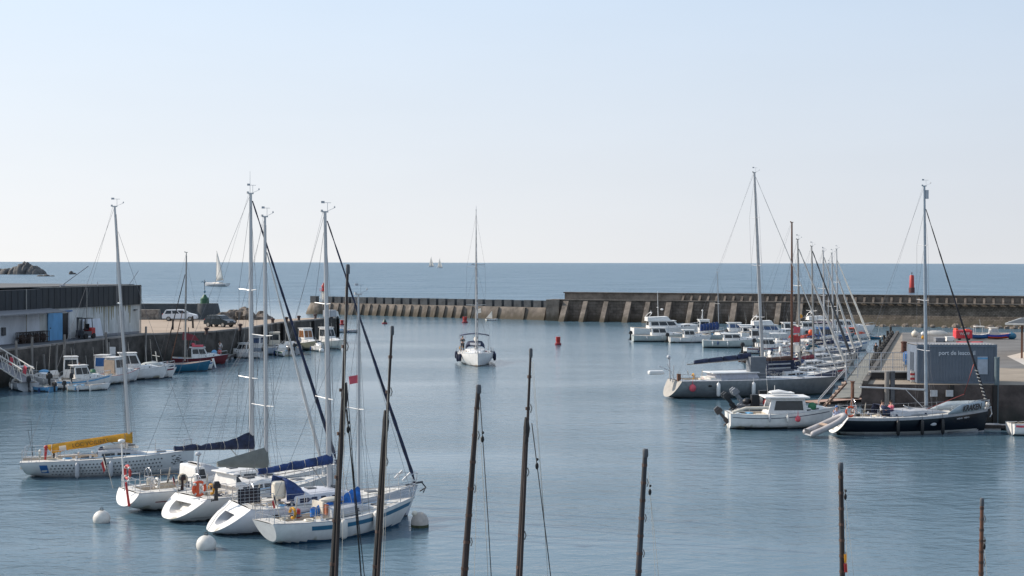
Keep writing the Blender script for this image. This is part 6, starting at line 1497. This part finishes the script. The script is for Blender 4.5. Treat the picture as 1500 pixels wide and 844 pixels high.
# inflatable tender hanging at the stern
def inflatable(label, loc, rz, tilt, L_, m, r=.2, name='inflatable_dinghy', cat='dinghy', fl=True, w=.62, ob=False):
    root = empty(name, loc, rz, label, cat); root.rotation_euler = (0, tilt, rz)
    mb = MB(); pts = chaikin([(0, -w, .05), (L_ * .6, -w, .08), (L_ * .92, -w * .6, .2), (L_, 0, .26), (L_ * .92, w * .6, .2), (L_ * .6, w, .08), (0, w, .05)], 3)
    n = len(pts); rs = [r * (.25 + .75 * min(1, min(i, n - 1 - i) / 2.5)) for i in range(n)]; mb.path(pts, rs, 10); mb.build('tube', m, root)
    mb = MB(); mb.box((L_ * .42, 0, -.05), (L_ * .82, w * 1.7, .05)); mb.build('floor', lgrey, root, 0)
    mb = MB(); mb.box((.15, 0, .12), (.06, w * 1.7, .38)); mb.build('transom', dgrey, root, 0)
    mb = MB(); mb.box((L_ * .45, 0, .22), (.25, w * 1.8, .05)); mb.build('thwart', plank, root, 0)
    if ob: outboard(root, .0, 0, .2, .8, black, R(-35))
    return root
p0 = P(1181, 637, .15); inflatable('pale grey inflatable dinghy hoisted at the stern of the black yacht', (p0.x, p0.y - .3, .2), R(12), R(-20), 2.9, mat('hypalon_grey', (.36, .34, .34), .6), .19)
p0 = P(1232, 594, 1.2); person(onk(.55, .3, .95), kr + R(-90), 'person in white and blue top sitting at the stern of the black yacht', mat('white_blue_top', (.35, .38, .5), .85, var=.6, scale=8), navy, 'sit', 'fwd', hat=blue)

# ------------------------------------------------------------------ white cabin boat with outboard
root, hl = motor_boat('white cabin boat with grey roof and pink ball fender', 1140, 627, 7.0, 2, 2.6, (1.1, 1.05, 1.45), 'open', rail=False, ob=0, cockpit=(.04, .36), stripe=None, full=2.4)
hl.stripe(root, navy, .2, .25, .02, .95)
z = 1.05; hb = house(root, 2.55, 5.35, 1.9, z, 1.08, rf=.15, rb=.3, m=mat('cabin_white', (.6, .6, .6), .4), sides=1, front=2, back=1, roof=.5, rm=white, wv=(.25, .85), wx=(.1, .95), rth=.12, wf=1.7)
trunk(root, hl, .72, .95, .6, .3, white, 1)
mb = MB(); mb.box((3.7, 0, 2.47), (1.6, 1.1, .07)); mb.path([(2.9, 0, 2.52), (3.5, 0, 2.56), (4.2, 0, 2.5)], [.08, .13, .05], 8, 0, 3); mb.tube((3.3, .3, 2.5), (3.3, .3, 2.95), .02); mb.build('roof_rack', white, root)
ballfender(root, 4.55, -1.4, .78, .2, pink); fender(root, 2.6, -1.42, .85, lgrey, .5, .09); outboard(root, -.2, 0, .95, 1.0, mat('bronze_cowl', (.05, .04, .038), .35), R(42))
mb = MB(); mb.sphere((5.75, -.5, 1.55), .3, 10, sc=(1, .5, 1)); mb.build('green_buoy', green, root)
mb = MB(); mb.path([(.1, -1.05, 1.2), (1.0, -1.1, 1.5), (2.6, -1.0, 1.5)], .1, 7); mb.build('bench_cushion', cream, root)
# black ribs behind
for i, (px, py, hd, lab) in enumerate(((1110, 604, 4, 'black inflatable boat with tilted outboards behind the white cabin boat'), (1121, 597, 4, 'second dark inflatable boat with gear, nearer the grey yacht'))):
    p = P(px, py); s_ = p - Vector((1.8, 0, 0)); rt = inflatable(lab, (s_.x, s_.y, .2), R(hd), 0, 4.2, dgrey, .24, 'rigid_inflatable', 'inflatable', w=.8)
    for k in range(2): outboard(rt, -.15, (k - .5) * .7, .75, 1.05, black if i == 0 else grey, R(38))
    mb = MB(); mb.box((1.6, 0, .7), (.6, .6, .9)); mb.sphere((1.0, .2, .6), .35, 8, sc=(1, 1, .8)); mb.build('steering_console', black, rt)
    mb = MB(); mb.sphere((2.4, -.4, .55), .3, 8); mb.build('fuel_can', red, rt); mb = MB(); mb.sphere((2.0, .4, .7), .34, 8, sc=(1, .8, .8)); mb.build('gear_bag', cream, rt)

# ------------------------------------------------------------------ big grey yacht
hg = hullgrey
root, hl, pl = sail_boat('large bare grey aluminium yacht with blunt bow and grey box at its mast', (974, 583), (1219, 577), 4.1, (1.5, 1.5, 1.5), hg, mat('grey_green_bottom', (.08, .11, .105), .5), tr=.78, bowrake=.35, sternrake=.9, zk=(.1, -.3, -.1), cockpit=(.05, .2), deckm=lgrey, trans=mat('transom_tan', (.3, .28, .25), .5),
    trunkargs=dict(t0=.22, t1=.5, w=.6, h=.25, m=offw, wins=0), railargs=dict(t0=.1))
house(root, hl.L * .27, hl.L * .53, 2.3, hl.sheer(.4) - .05, .6, rf=.3, rb=.0, m=mat('lilac_panel', (.36, .37, .42), .5), sides=0, front=1, back=0, roof=.35, rm=white, rth=.08)
mb = MB(); xg = pl(1111, 555)[0]; mb.box((xg - .35, -.3, hl.sheer(.6) + .95), (1.45, .9, 1.9)); mb.build('mast_box', mat('box_grey', (.13, .145, .165), .55), root, 0)
do_rig(root, hl, pl, (1118, 556), (1105, 253), boom=((1006, 534), (1116, 525)), fore=(1228, 556), foretop=.98, gen=whsail2, genr=.05, r=.15, sw=1.3, spr=(.3, .55, .78), mm=mat('pale_mast', (.42, .42, .42), .4, .2), spm=lgrey)
a = Vector(V3(pl(1016, 533))); b = Vector(V3(pl(1100, 524)))
for i in range(4):
    q0 = a.lerp(b, i / 4 + .005); q1 = a.lerp(b, (i + 1) / 4 - .005); cover(root, q0, q1, .28 + .04 * i, .36 + .1 * (i > 2), navy, .2, 1, wav=0)
ballfender(root, hl.L * .115, -1.75, .95, .3, pink)
for t in (.245, .455): fender(root, hl.xoff(t, 1), -(hl.B / 2 * hl.f(t)) - .16, .8, white, 1.1, .17)
mb = MB(); mb.sphere(hl.side(.2, 1.1, -1, .0), .14, 8, sc=(1.4, .3, .7)); mb.build('hull_portlight', black, root)
mb = MB(); mb.tube((.6, .3, 1.4), (.5, .3, 3.4), .05); mb.tube((.5, .3, 2.3), (-.4, .5, 2.7), .04); mb.tube((.5, -.5, 1.4), (.6, -.5, 2.8), .04); mb.tube((.9, 0, 1.5), (.2, 0, 2.9), .03); mb.sphere((.45, .3, 3.45), .18, 8); mb.build('stern_arch', lgrey, root)
mb = MB(); mb.box((-.7, .3, 2.15), (1.4, .5, .35)); o = mb.build('life_raft', white, root, 0); bv = o.modifiers.new('b', 'BEVEL'); bv.width = .12; bv.segments = 3
mb = MB(); mb.box((hl.L * .06, -.8, 1.8), (.3, .2, .6)); mb.build('gas_locker', wood, root, 0)
flag(root, 1.8, 1.5, [whitesail, lgrey], .9, -1.2, .35)

# ------------------------------------------------------------------ wooden-masted boat and sailboats on the long pontoon
root, hl, pl = sail_boat('dark hulled boat with red brown wooden mast and lettered navy sail', (1092, 571), (1222, 564), 3.0, (1.2, 1.1, 1.5), hullblue, dgrey, tr=.6, bowrake=.4, sternrake=-.3, cockpit=(.05, .35), trunkargs=dict(t0=.38, t1=.7, w=.6, h=.45, m=white, wins=2))
do_rig(root, hl, pl, (1160, 558), (1160, 326), boom=((1082, 529), (1158, 526)), cov=(.15, .3, brownc, .16, 1.1, .1, .02), fore=(1226, 556), foretop=.8, gen=None, r=.13, sw=.8, spr=(.55,), mm=wood, boommat=wood, windex=False, spm=wood)
a = Vector(V3(pl(1120, 527))); b = Vector(V3(pl(1160, 526))); mb = MB()
mb.box(((a.x + b.x) / 2, -.3, a.z - .9), (b.x - a.x, .06, 1.55)); sl = mb.build('hanging_sail', navy, root, 0)
text_mesh('lettering', 'FANT CRAFT', .42, whitesail, sl, .004, .008, loc=((a.x + b.x) / 2 - .1, -.345, a.z - 1.4), rot=(R(90), 0, 0), sx=.9)
for dz in (.42, .8): mb = MB(); mb.box(((a.x + b.x) / 2 - .15, -.335, a.z - dz), ((b.x - a.x) * .82, .012, .13)); mb.build('pale_band', lgrey, sl, 0)
mb = MB(); c_ = Vector(V3(pl(1160, 500)))
for k, (m_, dz) in enumerate(((pink, 1.05), (red, .2), (whitesail, -.7))):
    f = MB(); q = c_ + Vector((.1, -.1, dz)); f.quad(q + Vector((0, 0, .35)), q + Vector((.75, -.1, .25)), q + Vector((.7, -.05, -.3)), q + Vector((0, 0, -.3))); o = f.build('signal_flag', m_, root, 0); o.modifiers.new('s', 'SOLIDIFY').thickness = .015
G2 = 'sailboats side by side along the long pontoon'
specs = [ # label, stern, bow, base, top, forestay foot, foretop, genoa mat, hull, stripe, cover, B
 ('white sailboat next beyond the lettered navy sail boat', (1118, 561), (1236, 556), (1172, 548), (1168.5, 351), (1239, 545), .93, whsail2, mat('hull_grey_white', (.5, .5, .5), .35), pink, navy, alud),
 ('white sailboat with dark furled foresail and maroon boom cover', (1128, 550), (1242, 544), (1192, 538), (1189, 361), (1247, 534), .96, dgrey, white, navy, dred, alud),
 ('sailboat with white furled foresail, third beyond the wooden mast', (1146, 539), (1250, 533), (1208, 527), (1206, 369), (1252, 524), .95, whsail2, mat('hull_grey_white', (.5, .5, .5)), None, white, alu),
 ('blue hulled sailboat beneath the pair of close pale masts', (1160, 528), (1257, 523), (1221, 516), (1218.5, 371), (1262, 512), .9, whsail2, hullblue, whitesail, navy, alu),
 ('farthest sailboat on the pontoon, bow against the stone jetty', (1166, 518), (1268, 513), (1227.5, 506), (1225.5, 365), (1274, 500), .88, whitesail, white, blue, offw, alu),
]
for i, (lab, st, bw, ba, tp_, fo, ft, gm_, hm_, str_, cm_, mm_) in enumerate(specs):
    root, hl, pl = sail_boat(lab, st, bw, 3.1, (1.0, 1.0, 1.25), hm_, dgrey, group=G2, bowrake=.7, trunkargs=dict(t0=.35, t1=.72, w=.62, h=.45, m=white, wins=2))
    if str_: hl.stripe(root, str_, .15, .3)
    x_, z_ = pl(*ba); e = (ba[0] - (38 - i * 3), ba[1] - 10)
    do_rig(root, hl, pl, ba, tp_, boom=(e, (ba[0], ba[1] - 13)), cov=(.18, .45, cm_, .15, 1.3, .05, .02), fore=fo, foretop=ft, gen=gm_, genr=.13, r=.11, sw=.95, spr=(.45,) if i % 2 else (.35, .65), mm=mm_, wr=.01)
    sprayhood(root, hl.L * .3, hl.L * .4, 1.9, hl.sheer(.3) + .15, .6, (navy, navy2, dgrey, teal, navy)[i], win=False)
    fender(root, hl.L * .4, -1.65, .45, white); ballfender(root, hl.L * .2, -1.55, .55, .2, (pink, white, orange, white, pink)[i])
    flag(root, .2, 1.0, [navy, whitesail, red], .9, .3, .35)
# small craft tucked between the yachts
motor_boat('white console boat tied up among the sailboat sterns', 1146, 524, 4.8, 8, 2.0, (.7, .65, .9), 'console', ob=1, group=G2)
motor_boat('low grey motorboat with dark screen left of the pontoon yachts', 1128, 532, 5.2, 5, 2.1, (.75, .7, .95), 'cuddy', hm=lgrey, ob=1, group=G2)
inflatable('red and grey inflatable dinghy floating among the sailboat sterns', tuple(P(1108, 541, .2)), R(10), 0, 2.8, red, .2)
# two more masts seen among them
for (lab, st, bw, ba, tp_) in (('small sailboat whose thin grey mast leans left of the pair of masts', (1150, 512), (1222, 508), (1206.5, 500), (1205.5, 367)), ('small sailboat with short mast at the far end', (1176, 507), (1240, 504), (1213, 497), (1214, 386))):
    root, hl, pl = sail_boat(lab, st, bw, 2.7, (.9, .85, 1.1), pale, dgrey, bowrake=.6, trunkargs=dict(t0=.38, t1=.74, w=.6, h=.4, m=white, wins=2)); do_rig(root, hl, pl, ba, tp_, boom=((ba[0] - 24, ba[1] - 6), (ba[0], ba[1] - 8)), cov=(.14, .32, navy2, .12), fore='bow', foretop=.9, gen=whsail2, genr=.06, r=.075, sw=.7, spr=(.5,), mm=alu)
p = P(1283, 524, .5); person((p.x, p.y, .5), R(-120), 'person in dark clothes standing on the pontoon end by the jetty', mat('dark_blue_top', (.03, .04, .07), .85), MATS['dark_trousers'], 'stand')

# ------------------------------------------------------------------ motor boats below the high breakwater
G3 = 'motorboats moored below the high breakwater'
root, hl = motor_boat('large white motor yacht with flybridge and tall mast under the breakwater', 976, 494, 10.6, 6, 3.5, (1.5, 1.4, 2.0), 'fly', ob=0, group=G3)
mb = MB(); mb.tube((4.0, 0, 3.2), (3.9, 0, 7.1), .05, .03); mb.tube((3.9, -.6, 4.6), (3.9, .6, 4.6), .03); mb.sphere((4.6, 0, 4.3), .25, 8, sc=(1, 1, .6)); mb.build('signal_mast', white, root)
motor_boat('pale green white cabin cruiser with dark windows before the flybridge yacht', 964, 500.5, 7.4, 4, 2.7, (.95, .9, 1.2), 'cabin', hm=pale, ob=1, group=G3, ch=1.15)
root, hl = motor_boat('white wheelhouse fishing boat with short white mast', 1022, 497, 7.0, 3, 2.7, (1.0, .95, 1.4), 'fwd', hm=pale, stripe=brownc, group=G3, ob=0, ch=2.0)
mb = MB(); mb.tube((4.2, 0, 3.0), (4.2, 0, 4.5), .07, .04); mb.tube((4.0, 0, 3.1), (4.2, 0, 4.0), .03); mb.sphere((4.2, 0, 4.3), .14, 8); mb.build('signal_mast', white, root)
root, hl, pl = sail_boat('small sailboat with blue boom tent and thin single mast', (1031, 500), (1082, 498), 2.5, (.95, .85, 1.1), pale, dgrey, bowrake=.6, trunkargs=dict(t0=.4, t1=.76, w=.6, h=.4, m=white, wins=2), tr=.75)
do_rig(root, hl, pl, (1053, 490), (1051, 399), boom=((1026, 480), (1052, 478)), cov=(.5, .7, navy2, .3, 1.0, .5, .05), fore='bow', foretop=.9, gen=None, r=.06, sw=.6, spr=(.5,), mm=alu)
root, hl = motor_boat('long pale open cabin boat lying broadside with low clear windscreen', 1071, 509.5, 7.6, -3, 2.6, (1.05, 1.0, 1.25), 'cabin', hm=pale, group=G3, ob=0, ch=.9); fender(root, 1.2, -1.3, .6, white, .5, .1); fender(root, 3.2, -1.35, .6, white, .5, .1)
motor_boat('white flybridge cruiser with dark open cockpit behind the tall grey mast', 1128, 500, 8.8, 2, 3.2, (1.3, 1.25, 1.7), 'fly', ob=0, group=G3, canopy=white, gm=blueglass)
motor_boat('white centre console boat with canopy and dark hull bottom', 1142, 512, 6.2, 3, 2.4, (.85, .8, 1.05), 'console', group=G3, ob=1)
motor_boat('white motorboat moored beyond the red fishing gear', 1094, 497, 5.6, 4, 2.3, (.9, .85, 1.1), 'cabin', group=G3, ob=1, ch=1.0)
root, hl = motor_boat('navy hulled fishing boat heaped with red nets', 1196, 508, 8.6, 5, 3.0, (1.1, 1.05, 1.7), 'fwd', hm=hullblue, group=G3, ob=0, ch=1.6, trim=blue)
mb = MB()
for i in range(6): mb.sphere((.8 + i * .55, rr.uniform(-.5, .5), 1.35), .42, 8, jit=.15, rnd=rr, sc=(1, 1, .7))
mb.build('net_pile', mat('red_net', (.3, .05, .04), .9, var=.4, scale=6), root)
mb = MB(); mb.sphere((3.4, -.3, 2.0), .4, 8); mb.build('orange_float', orange, root)
mb = MB(); mb.tube((3.9, 0, 1.5), (3.9, 0, 5.2), .06, .04); mb.tube((3.9, 0, 4.6), (1.4, 0, 3.6), .04); mb.build('derrick', alud, root)
f = MB(); f.sphere((2.0, -.1, 4.2), .3, 8, sc=(1.2, .5, .9)); f.build('yellow_float', yellow, root)
root, hl = motor_boat('white motor cruiser with long dark window band near the stone jetty', 1232, 489.5, 9.6, 3, 3.1, (1.1, 1.05, 1.5), 'cabin', group=G3, ob=0, ch=1.2, trim=white); mb = MB(); mb.box((2.0, 0, 1.9), (2.8, 2.3, .1)); mb.build('aft_canopy', mat('mauve_canopy', (.25, .2, .24), .7), root, 0)
motor_boat('white cabin boat half hidden behind the crowd of masts', 1182, 491, 6.6, 4, 2.5, (.95, .9, 1.2), 'cabin', group=G3, ob=1, ch=1.2)
motor_boat('teal hulled boat with clear windscreen among the masts', 1216, 499, 6.4, 4, 2.4, (.9, .85, 1.15), 'cuddy', hm=mat('teal_hull', (.05, .14, .16), .4), group=G3, ob=1)
motor_boat('small dark blue open rowing boat afloat left of the jetty', 1286, 497, 2.9, 176, 1.3, (.4, .35, .55), 'open', hm=teal, ob=0, name='rowing_boat', cat='rowing boat')
motor_boat('white and orange boat cut by the right edge of the picture', 1519, 637, 3.6, 3, 1.8, (.8, .8, 1.0), 'fwd', stripe=pink, ob=0, ch=1.0, trim=yellow)

# ------------------------------------------------------------------ boats along the left quay
G4 = 'small boats moored under the left quay'
rt, hl = motor_boat('grey console boat with flat white top and black outboard by the gangway', 34, 570, 5.2, 118, 2.2, (.75, .7, .95), 'console', hm=mat('pale_grey_hull', (.4, .42, .44), .45), group=G4, ob=1)
rt, hl = motor_boat('white bow rider with blue patch on its bow beneath the quay', 78, 567, 5.2, 165, 2.3, (.8, .8, 1.15), 'cuddy', group=G4, ob=0, stripe=None)
mb = MB(); mb.sphere((hl.L * .72, -.3, 1.35), .55, 9, sc=(1, .7, .4)); mb.build('blue_cover', lblue, rt); mb = MB(); mb.sphere((hl.L * .5, .7, 1.15), .3, 9, sc=(1, .7, .4)); mb.build('yellow_cover', yellow, rt)
rt, hl = motor_boat('white fishing boat with tall cabin frame and person in red', 104, 566, 5.4, 108, 2.3, (.85, .8, 1.15), 'fwd', group=G4, ob=1, ch=1.9)
p = Vector(rt.location) + Vector((.2, 1.2, 0)); person((p.x + .1, p.y + .2, .55), R(-100), 'person in a dark red jacket standing on a boat under the quay', mat('dark_red_jacket', (.16, .02, .025), .85), MATS['dark_trousers'], 'stand', 'fwd')
rt, hl = motor_boat('white cabin boat with light blue stripe left of the tan tarp boat', 118, 568, 5.0, 35, 2.2, (.8, .75, 1.1), 'cabin', group=G4, ob=1, stripe=lblue, ch=1.3)
rt, hl = motor_boat('white boat with blue cabin door and orange floats on deck', 147, 560, 5.6, 82, 2.3, (.85, .8, 1.2), 'fwd', group=G4, ob=0, ch=1.75, gm=blue, boot=green)
for i in range(5): mb = MB(); mb.sphere((.3 + rr.uniform(0, 1.0), rr.uniform(-.8, .8), 1.0), .26, 8); mb.build('float', [orange, red, whitesail, orange, pink][i], rt)
rt, hl = motor_boat('white cabin boat with beige tarpaulin door facing the water', 170, 561, 5.4, 62, 2.3, (.85, .85, 1.2), 'cabin', group=G4, ob=1, ch=1.6, obm=green, stripe2=red)
mb = MB(); mb.box((hl.L * .36 - .12, 0, 1.6), (.08, 1.3, 1.25)); mb.build('tarpaulin', mat('beige_tarp', (.42, .33, .25), .8), rt, 0)
rt, hl = motor_boat('tall white cabin boat partly behind the racing yacht mast', 190, 556, 6.4, 20, 2.5, (.9, .9, 1.3), 'cabin', group=G4, ob=0, ch=1.7)
rt, hl = motor_boat('white sports boat with red emblem and grey outboard pointing at the quay', 214, 553.5, 5.0, 12, 2.1, (.75, .75, 1.0), 'cuddy', group=G4, ob=1, stripe=dred, obm=lgrey)
mb = MB(); mb.path([hl.side(.45, .62, -1, .012), hl.side(.62, .66, -1, .012)], [.16, .16], 8); mb.build('red_emblem', red, rt)
mb = MB(); mb.sphere((hl.L * .6, 0, 1.25), .7, 10, sc=(1.5, 1, .5)); mb.build('boat_cover', mat('pale_tarp', (.4, .43, .42), .8, bump=.5, bscale=5), rt); mb = MB(); mb.tube((3.6, .2, 1.2), (3.4, .2, 2.6), .05); mb.tube((3.1, .5, 2.2), (3.8, -.1, 2.1), .03); mb.build('signal_mast', whitesail, rt)
# brown-decked sailing boat
root, hl, pl = sail_boat('old grey blue sailing boat with brown deck and leaning wooden spars', (229, 545), (262, 538), 2.2, (.9, .8, 1.1), teal, dgrey, L=5.2, rz=R(18), deckm=mat('brown_deck', (.22, .15, .11), .8), cockpit=None, bowrake=.4, sternrake=-.2, railargs=False)
x_, z_ = pl(271, 520); t_ = pl(273, 370)
rig(root, hl, (x_, 0, 1.1), (t_[0], 0, t_[1]), r=.075, spr=(), mm=alud, fore=(hl.L, 0, 1.2), foretop=.9, back=(.2, 0, 1.0), windex=False)
mb = MB(); c_ = pl(271, 402); mb.path([(x_ - 2.2, -.2, 1.2), (c_[0], -.15, c_[1])], [.075, .04], 6); mb.build('gaff_spar', woodb, root)
mb = MB(); c_ = pl(262, 455); mb.path([(x_ - 1.4, .3, 1.2), (x_ - .2, .2, c_[1])], [.06, .04], 6); mb.build('yard', wood, root)
rt, hl = motor_boat('small blue and white open boat with white fender at its bow', 278, 542, 4.4, 12, 1.8, (.55, .5, .9), 'open', hm=white, group=G4, ob=0, stripe=blue, deckm=lblue); mb = MB(); mb.path([(4.9, -.1, .2), (4.6, 0, 1.2)], [.07, .12], 8); mb.build('bow_fender', white, rt); mb = MB(); mb.path([(-.1, -.6, .2), (-.1, -.5, 1.0)], .07, 6); mb.build('rudder', orange, rt)
rt, hl = motor_boat('dark red fishing boat with white wheelhouse under a red awning', 291, 534.5, 5.6, 14, 2.4, (.85, .8, 1.15), 'cabin', hm=mat('faded_dark_red', (.13, .02, .025), .45), group=G4, ob=0, ch=1.15, stripe=mat('maroon_band', (.12, .01, .02), .4), trim=white)
mb = MB(); mb.tube((1.7, 0, 1.6), (1.7, 0, 4.2), .05); mb.build('signal_mast', brownc, rt); mb = MB(); mb.hexa([Vector(v) for v in ((1.0, -.05, 2.8), (2.9, -.05, 2.7), (2.9, .05, 2.7), (1.0, .05, 2.8), (1.1, -.05, 3.7), (2.4, -.05, 3.3), (2.4, .05, 3.3), (1.1, .05, 3.7))]); mb.build('red_sail', dred, rt, 0)
mb = MB(); mb.box((2.7, 0, 2.12), (1.2, 1.0, .18)); mb.sphere((2.2, .3, 2.25), .2, 8); mb.build('life_raft', pink, rt, 0); mb = MB(); mb.sphere((4.5, 0, 1.35), .34, 9, sc=(1, .8, .9)); mb.build('blue_cover', lblue, rt); mb = MB(); mb.sphere((5.1, .1, 1.4), .25, 8); mb.build('net_float', red, rt)
p = P(322, 521, .5); person((p.x, p.y, .5), R(-80), 'person in pale clothes standing on the grey floating pontoon', whcl, mat('pale_trousers', (.4, .42, .45), .85), 'stand')
rt, hl = motor_boat('white boat with blue hull stripe and aft cabin, behind the tall mast', 371, 519.5, 7.2, 178, 2.6, (.95, .9, 1.2), 'cabin', group=G4, ob=0, hm=mat('pale_blue_hull', (.4, .45, .52), .4), ch=1.4, gm=blueglass)
rt, hl = motor_boat('cream cabin boat with two square rear windows facing the harbour', 402, 516, 5.6, 95, 2.4, (.95, .9, 1.2), 'fwd', group=G4, ob=0, ch=1.6, trim=cream)
rt, hl = motor_boat('grey open boat with outboard between cream cabin and bronze windows', 424, 518, 5.6, 110, 2.3, (.85, .8, 1.1), 'cuddy', group=G4, ob=1, hm=lgrey)
rt, hl = motor_boat('white cabin boat with bronze tinted windows', 449, 512.5, 6.2, -62, 2.5, (.95, .9, 1.35), 'cabin', group=G4, ob=0, hm=mat('olive_hull', (.16, .17, .13), .5), gm=mat('bronze_glass', (.2, .09, .04), .15), ch=1.9)
rt, hl = motor_boat('white cabin boat lying at the very end of the left quay', 480, 510.5, 6.4, -50, 2.5, (.95, .9, 1.3), 'cabin', group=G4, ob=0, hm=pale, ch=1.9)
motor_boat('small grey boat just beyond the left quay end', 509, 487, 3.6, 3, 1.4, (.4, .35, .5), 'open', hm=lgrey, ob=0)
marker(501, 476, .9, .35, redb, 'small red buoy just beyond the left quay end')
for (lab, px, py, L_, hd, B_, fb_, kd, hm_, kw) in (
 ('tiny white open boat with small outboard in front of the boat with tall cabin frame', 128, 572, 3.4, 20, 1.5, (.5, .45, .6), 'open', white, dict(ob=1)),
 ('little pale blue open boat between the console boat and the bow rider', 58, 572.5, 3.2, 150, 1.4, (.45, .4, .6), 'open', lblue, dict(ob=1)),
 ('white cuddy boat with navy stripe just left of the boat with brown deck', 226, 547.5, 4.0, 40, 1.8, (.65, .6, .85), 'cuddy', white, dict(ob=1, stripe=navy)),
 ('white cabin boat with red stripe behind the tan tarp boat', 160, 551, 4.6, 95, 2.0, (.75, .7, 1.0), 'cabin', white, dict(ob=0, stripe=red, ch=1.3)),
 ('small white cabin boat next to the grey floating pontoon', 357, 524, 4.6, 165, 2.0, (.7, .65, .95), 'cabin', white, dict(ob=1, ch=1.1)),
 ('small green and white boat right of the cream cabin boat', 413, 520.5, 4.2, 120, 1.8, (.6, .6, .85), 'cuddy', white, dict(ob=1, stripe=green)),
 ('small white cuddy boat between the bronze glass boat and the quay end boat', 465, 514, 4.2, -70, 1.8, (.65, .6, .85), 'cuddy', white, dict(ob=0))):
    motor_boat(lab, px, py, L_, hd, B_, fb_, kd, hm=hm_, group=G4, **kw)
# more boats crowding the berths below the high breakwater
for (lab, px, py, L_, hd, B_, fb_, kd, hm_, kw) in (
 ('white cabin boat moored in front of the wheelhouse fishing boat', 1009, 502, 5.6, 4, 2.2, (.8, .75, 1.05), 'cabin', white, dict(ob=1, ch=1.1)),
 ('white sport cruiser right of the blue boom tent', 1076, 494, 7.2, 3, 2.6, (1.0, .95, 1.3), 'cabin', white, dict(ob=0, ch=1.3, gm=blueglass)),
 ('small cream cabin boat left of the tall grey mast', 1098, 506, 5.2, 5, 2.1, (.8, .75, 1.0), 'fwd', cream, dict(ob=1, ch=1.5)),
 ('white boat with maroon stripe right of the tall grey mast', 1124, 518, 5.8, 6, 2.2, (.8, .8, 1.1), 'cabin', white, dict(ob=1, ch=1.1, stripe=dred)),
 ('white open day boat with blue stripe below the signal flags', 1150, 517, 5.4, 3, 2.1, (.75, .7, 1.0), 'cuddy', white, dict(ob=1, stripe=blue)),
 ('pale cabin cruiser behind the wooden mast', 1156, 495, 7.0, 5, 2.6, (1.0, .95, 1.3), 'cabin', pale, dict(ob=0, ch=1.4)),
 ('white fly bridge boat nearest the long dark window cruiser', 1203, 487.5, 7.8, 4, 2.8, (1.1, 1.0, 1.5), 'fly', white, dict(ob=0)),
 ('small white boat with orange cabin top among the far masts', 1248, 497, 4.8, 8, 2.0, (.75, .7, .95), 'cabin', white, dict(ob=1, ch=1.0, trim=orange))):
    motor_boat(lab, px, py, L_, hd, B_, fb_, kd, hm=hm_, group=G3, **kw)
# gangway at far left
a = P(-12, 512, QZ); root = empty('access_gangway', (-49.6, 132.2, 0), R(-40), 'white lattice gangway sloping down with red panels at far left', 'gangway')
Lg = 9.0; z0, z1 = 4.0 - .5, .9
for s_ in (-1, 1):
    mb = MB(); mb.path([(0, s_ * .6, z0), (Lg, s_ * .6, z1)], .06, 5); mb.path([(0, s_ * .6, z0 + 1.1), (Lg, s_ * .6, z1 + 1.1)], .06, 5)
    n = 9
    for i in range(n):
        x = Lg * i / n; x2 = Lg * (i + .5) / n; x3 = Lg * (i + 1) / n; f_ = lambda x: z0 + (z1 - z0) * x / Lg
        mb.tube((x, s_ * .6, f_(x)), (x2, s_ * .6, f_(x2) + 1.1), .04, n=4); mb.tube((x2, s_ * .6, f_(x2) + 1.1), (x3, s_ * .6, f_(x3)), .04, n=4)
    mb.build('lattice', whitesail, root)
mb = MB(); mb.hexa([Vector(v) for v in ((0, -.55, z0 - .08), (Lg, -.55, z1 - .08), (Lg, .55, z1 - .08), (0, .55, z0 - .08), (0, -.55, z0), (Lg, -.55, z1), (Lg, .55, z1), (0, .55, z0))]); mb.build('walkway', grey, root, 0)
for i in range(4):
    x = Lg * (i * .25 + .1); mb = MB(); mb.box((x, .5, z0 + (z1 - z0) * x / Lg + .55), (.5, .04, .7), ry=R(16)); mb.build('red_panel', pink, root, 0)
p = P(153, 542); 
root = empty('sign_plate', (PY(165, 514, 146.6).x, 146.6, PY(165, 514, 146.6).z), 0, 'white notice on the left quay wall above the tan tarp boat', 'sign'); mb = MB(); mb.box((0, 0, 0), (.6, .04, .8)); mb.build('plate', white, root, 0); mb = MB(); mb.box((-.1, .3, 0), (.1, .6, .1)); mb.build('bracket', dgrey, root, 0)
# ladders on the left quay wall
for i, s0 in enumerate((22, 41, 63)):
    p, d = alongedge(s0 + 25); nrm = Vector((d.y, -d.x, 0)); p = p + nrm * .15; root = empty('wall_ladder', (p.x, p.y, 0), math.atan2(d.y, d.x), ['iron ladder on the quay wall below the warehouse door', 'iron ladder on the quay wall below the warehouse corner', 'iron ladder on the quay wall behind the cabin boats'][i], 'ladder', 'ladders on the left quay wall')
    mb = MB(); mb.box((-.2, 0, 1.5), (.05, .05, 3.8)); mb.box((.2, 0, 1.5), (.05, .05, 3.8))
    for k in range(12): mb.box((0, 0, -.2 + k * .3), (.4, .03, .03))
    mb.build('ladder_frame', woodd, root, 0)
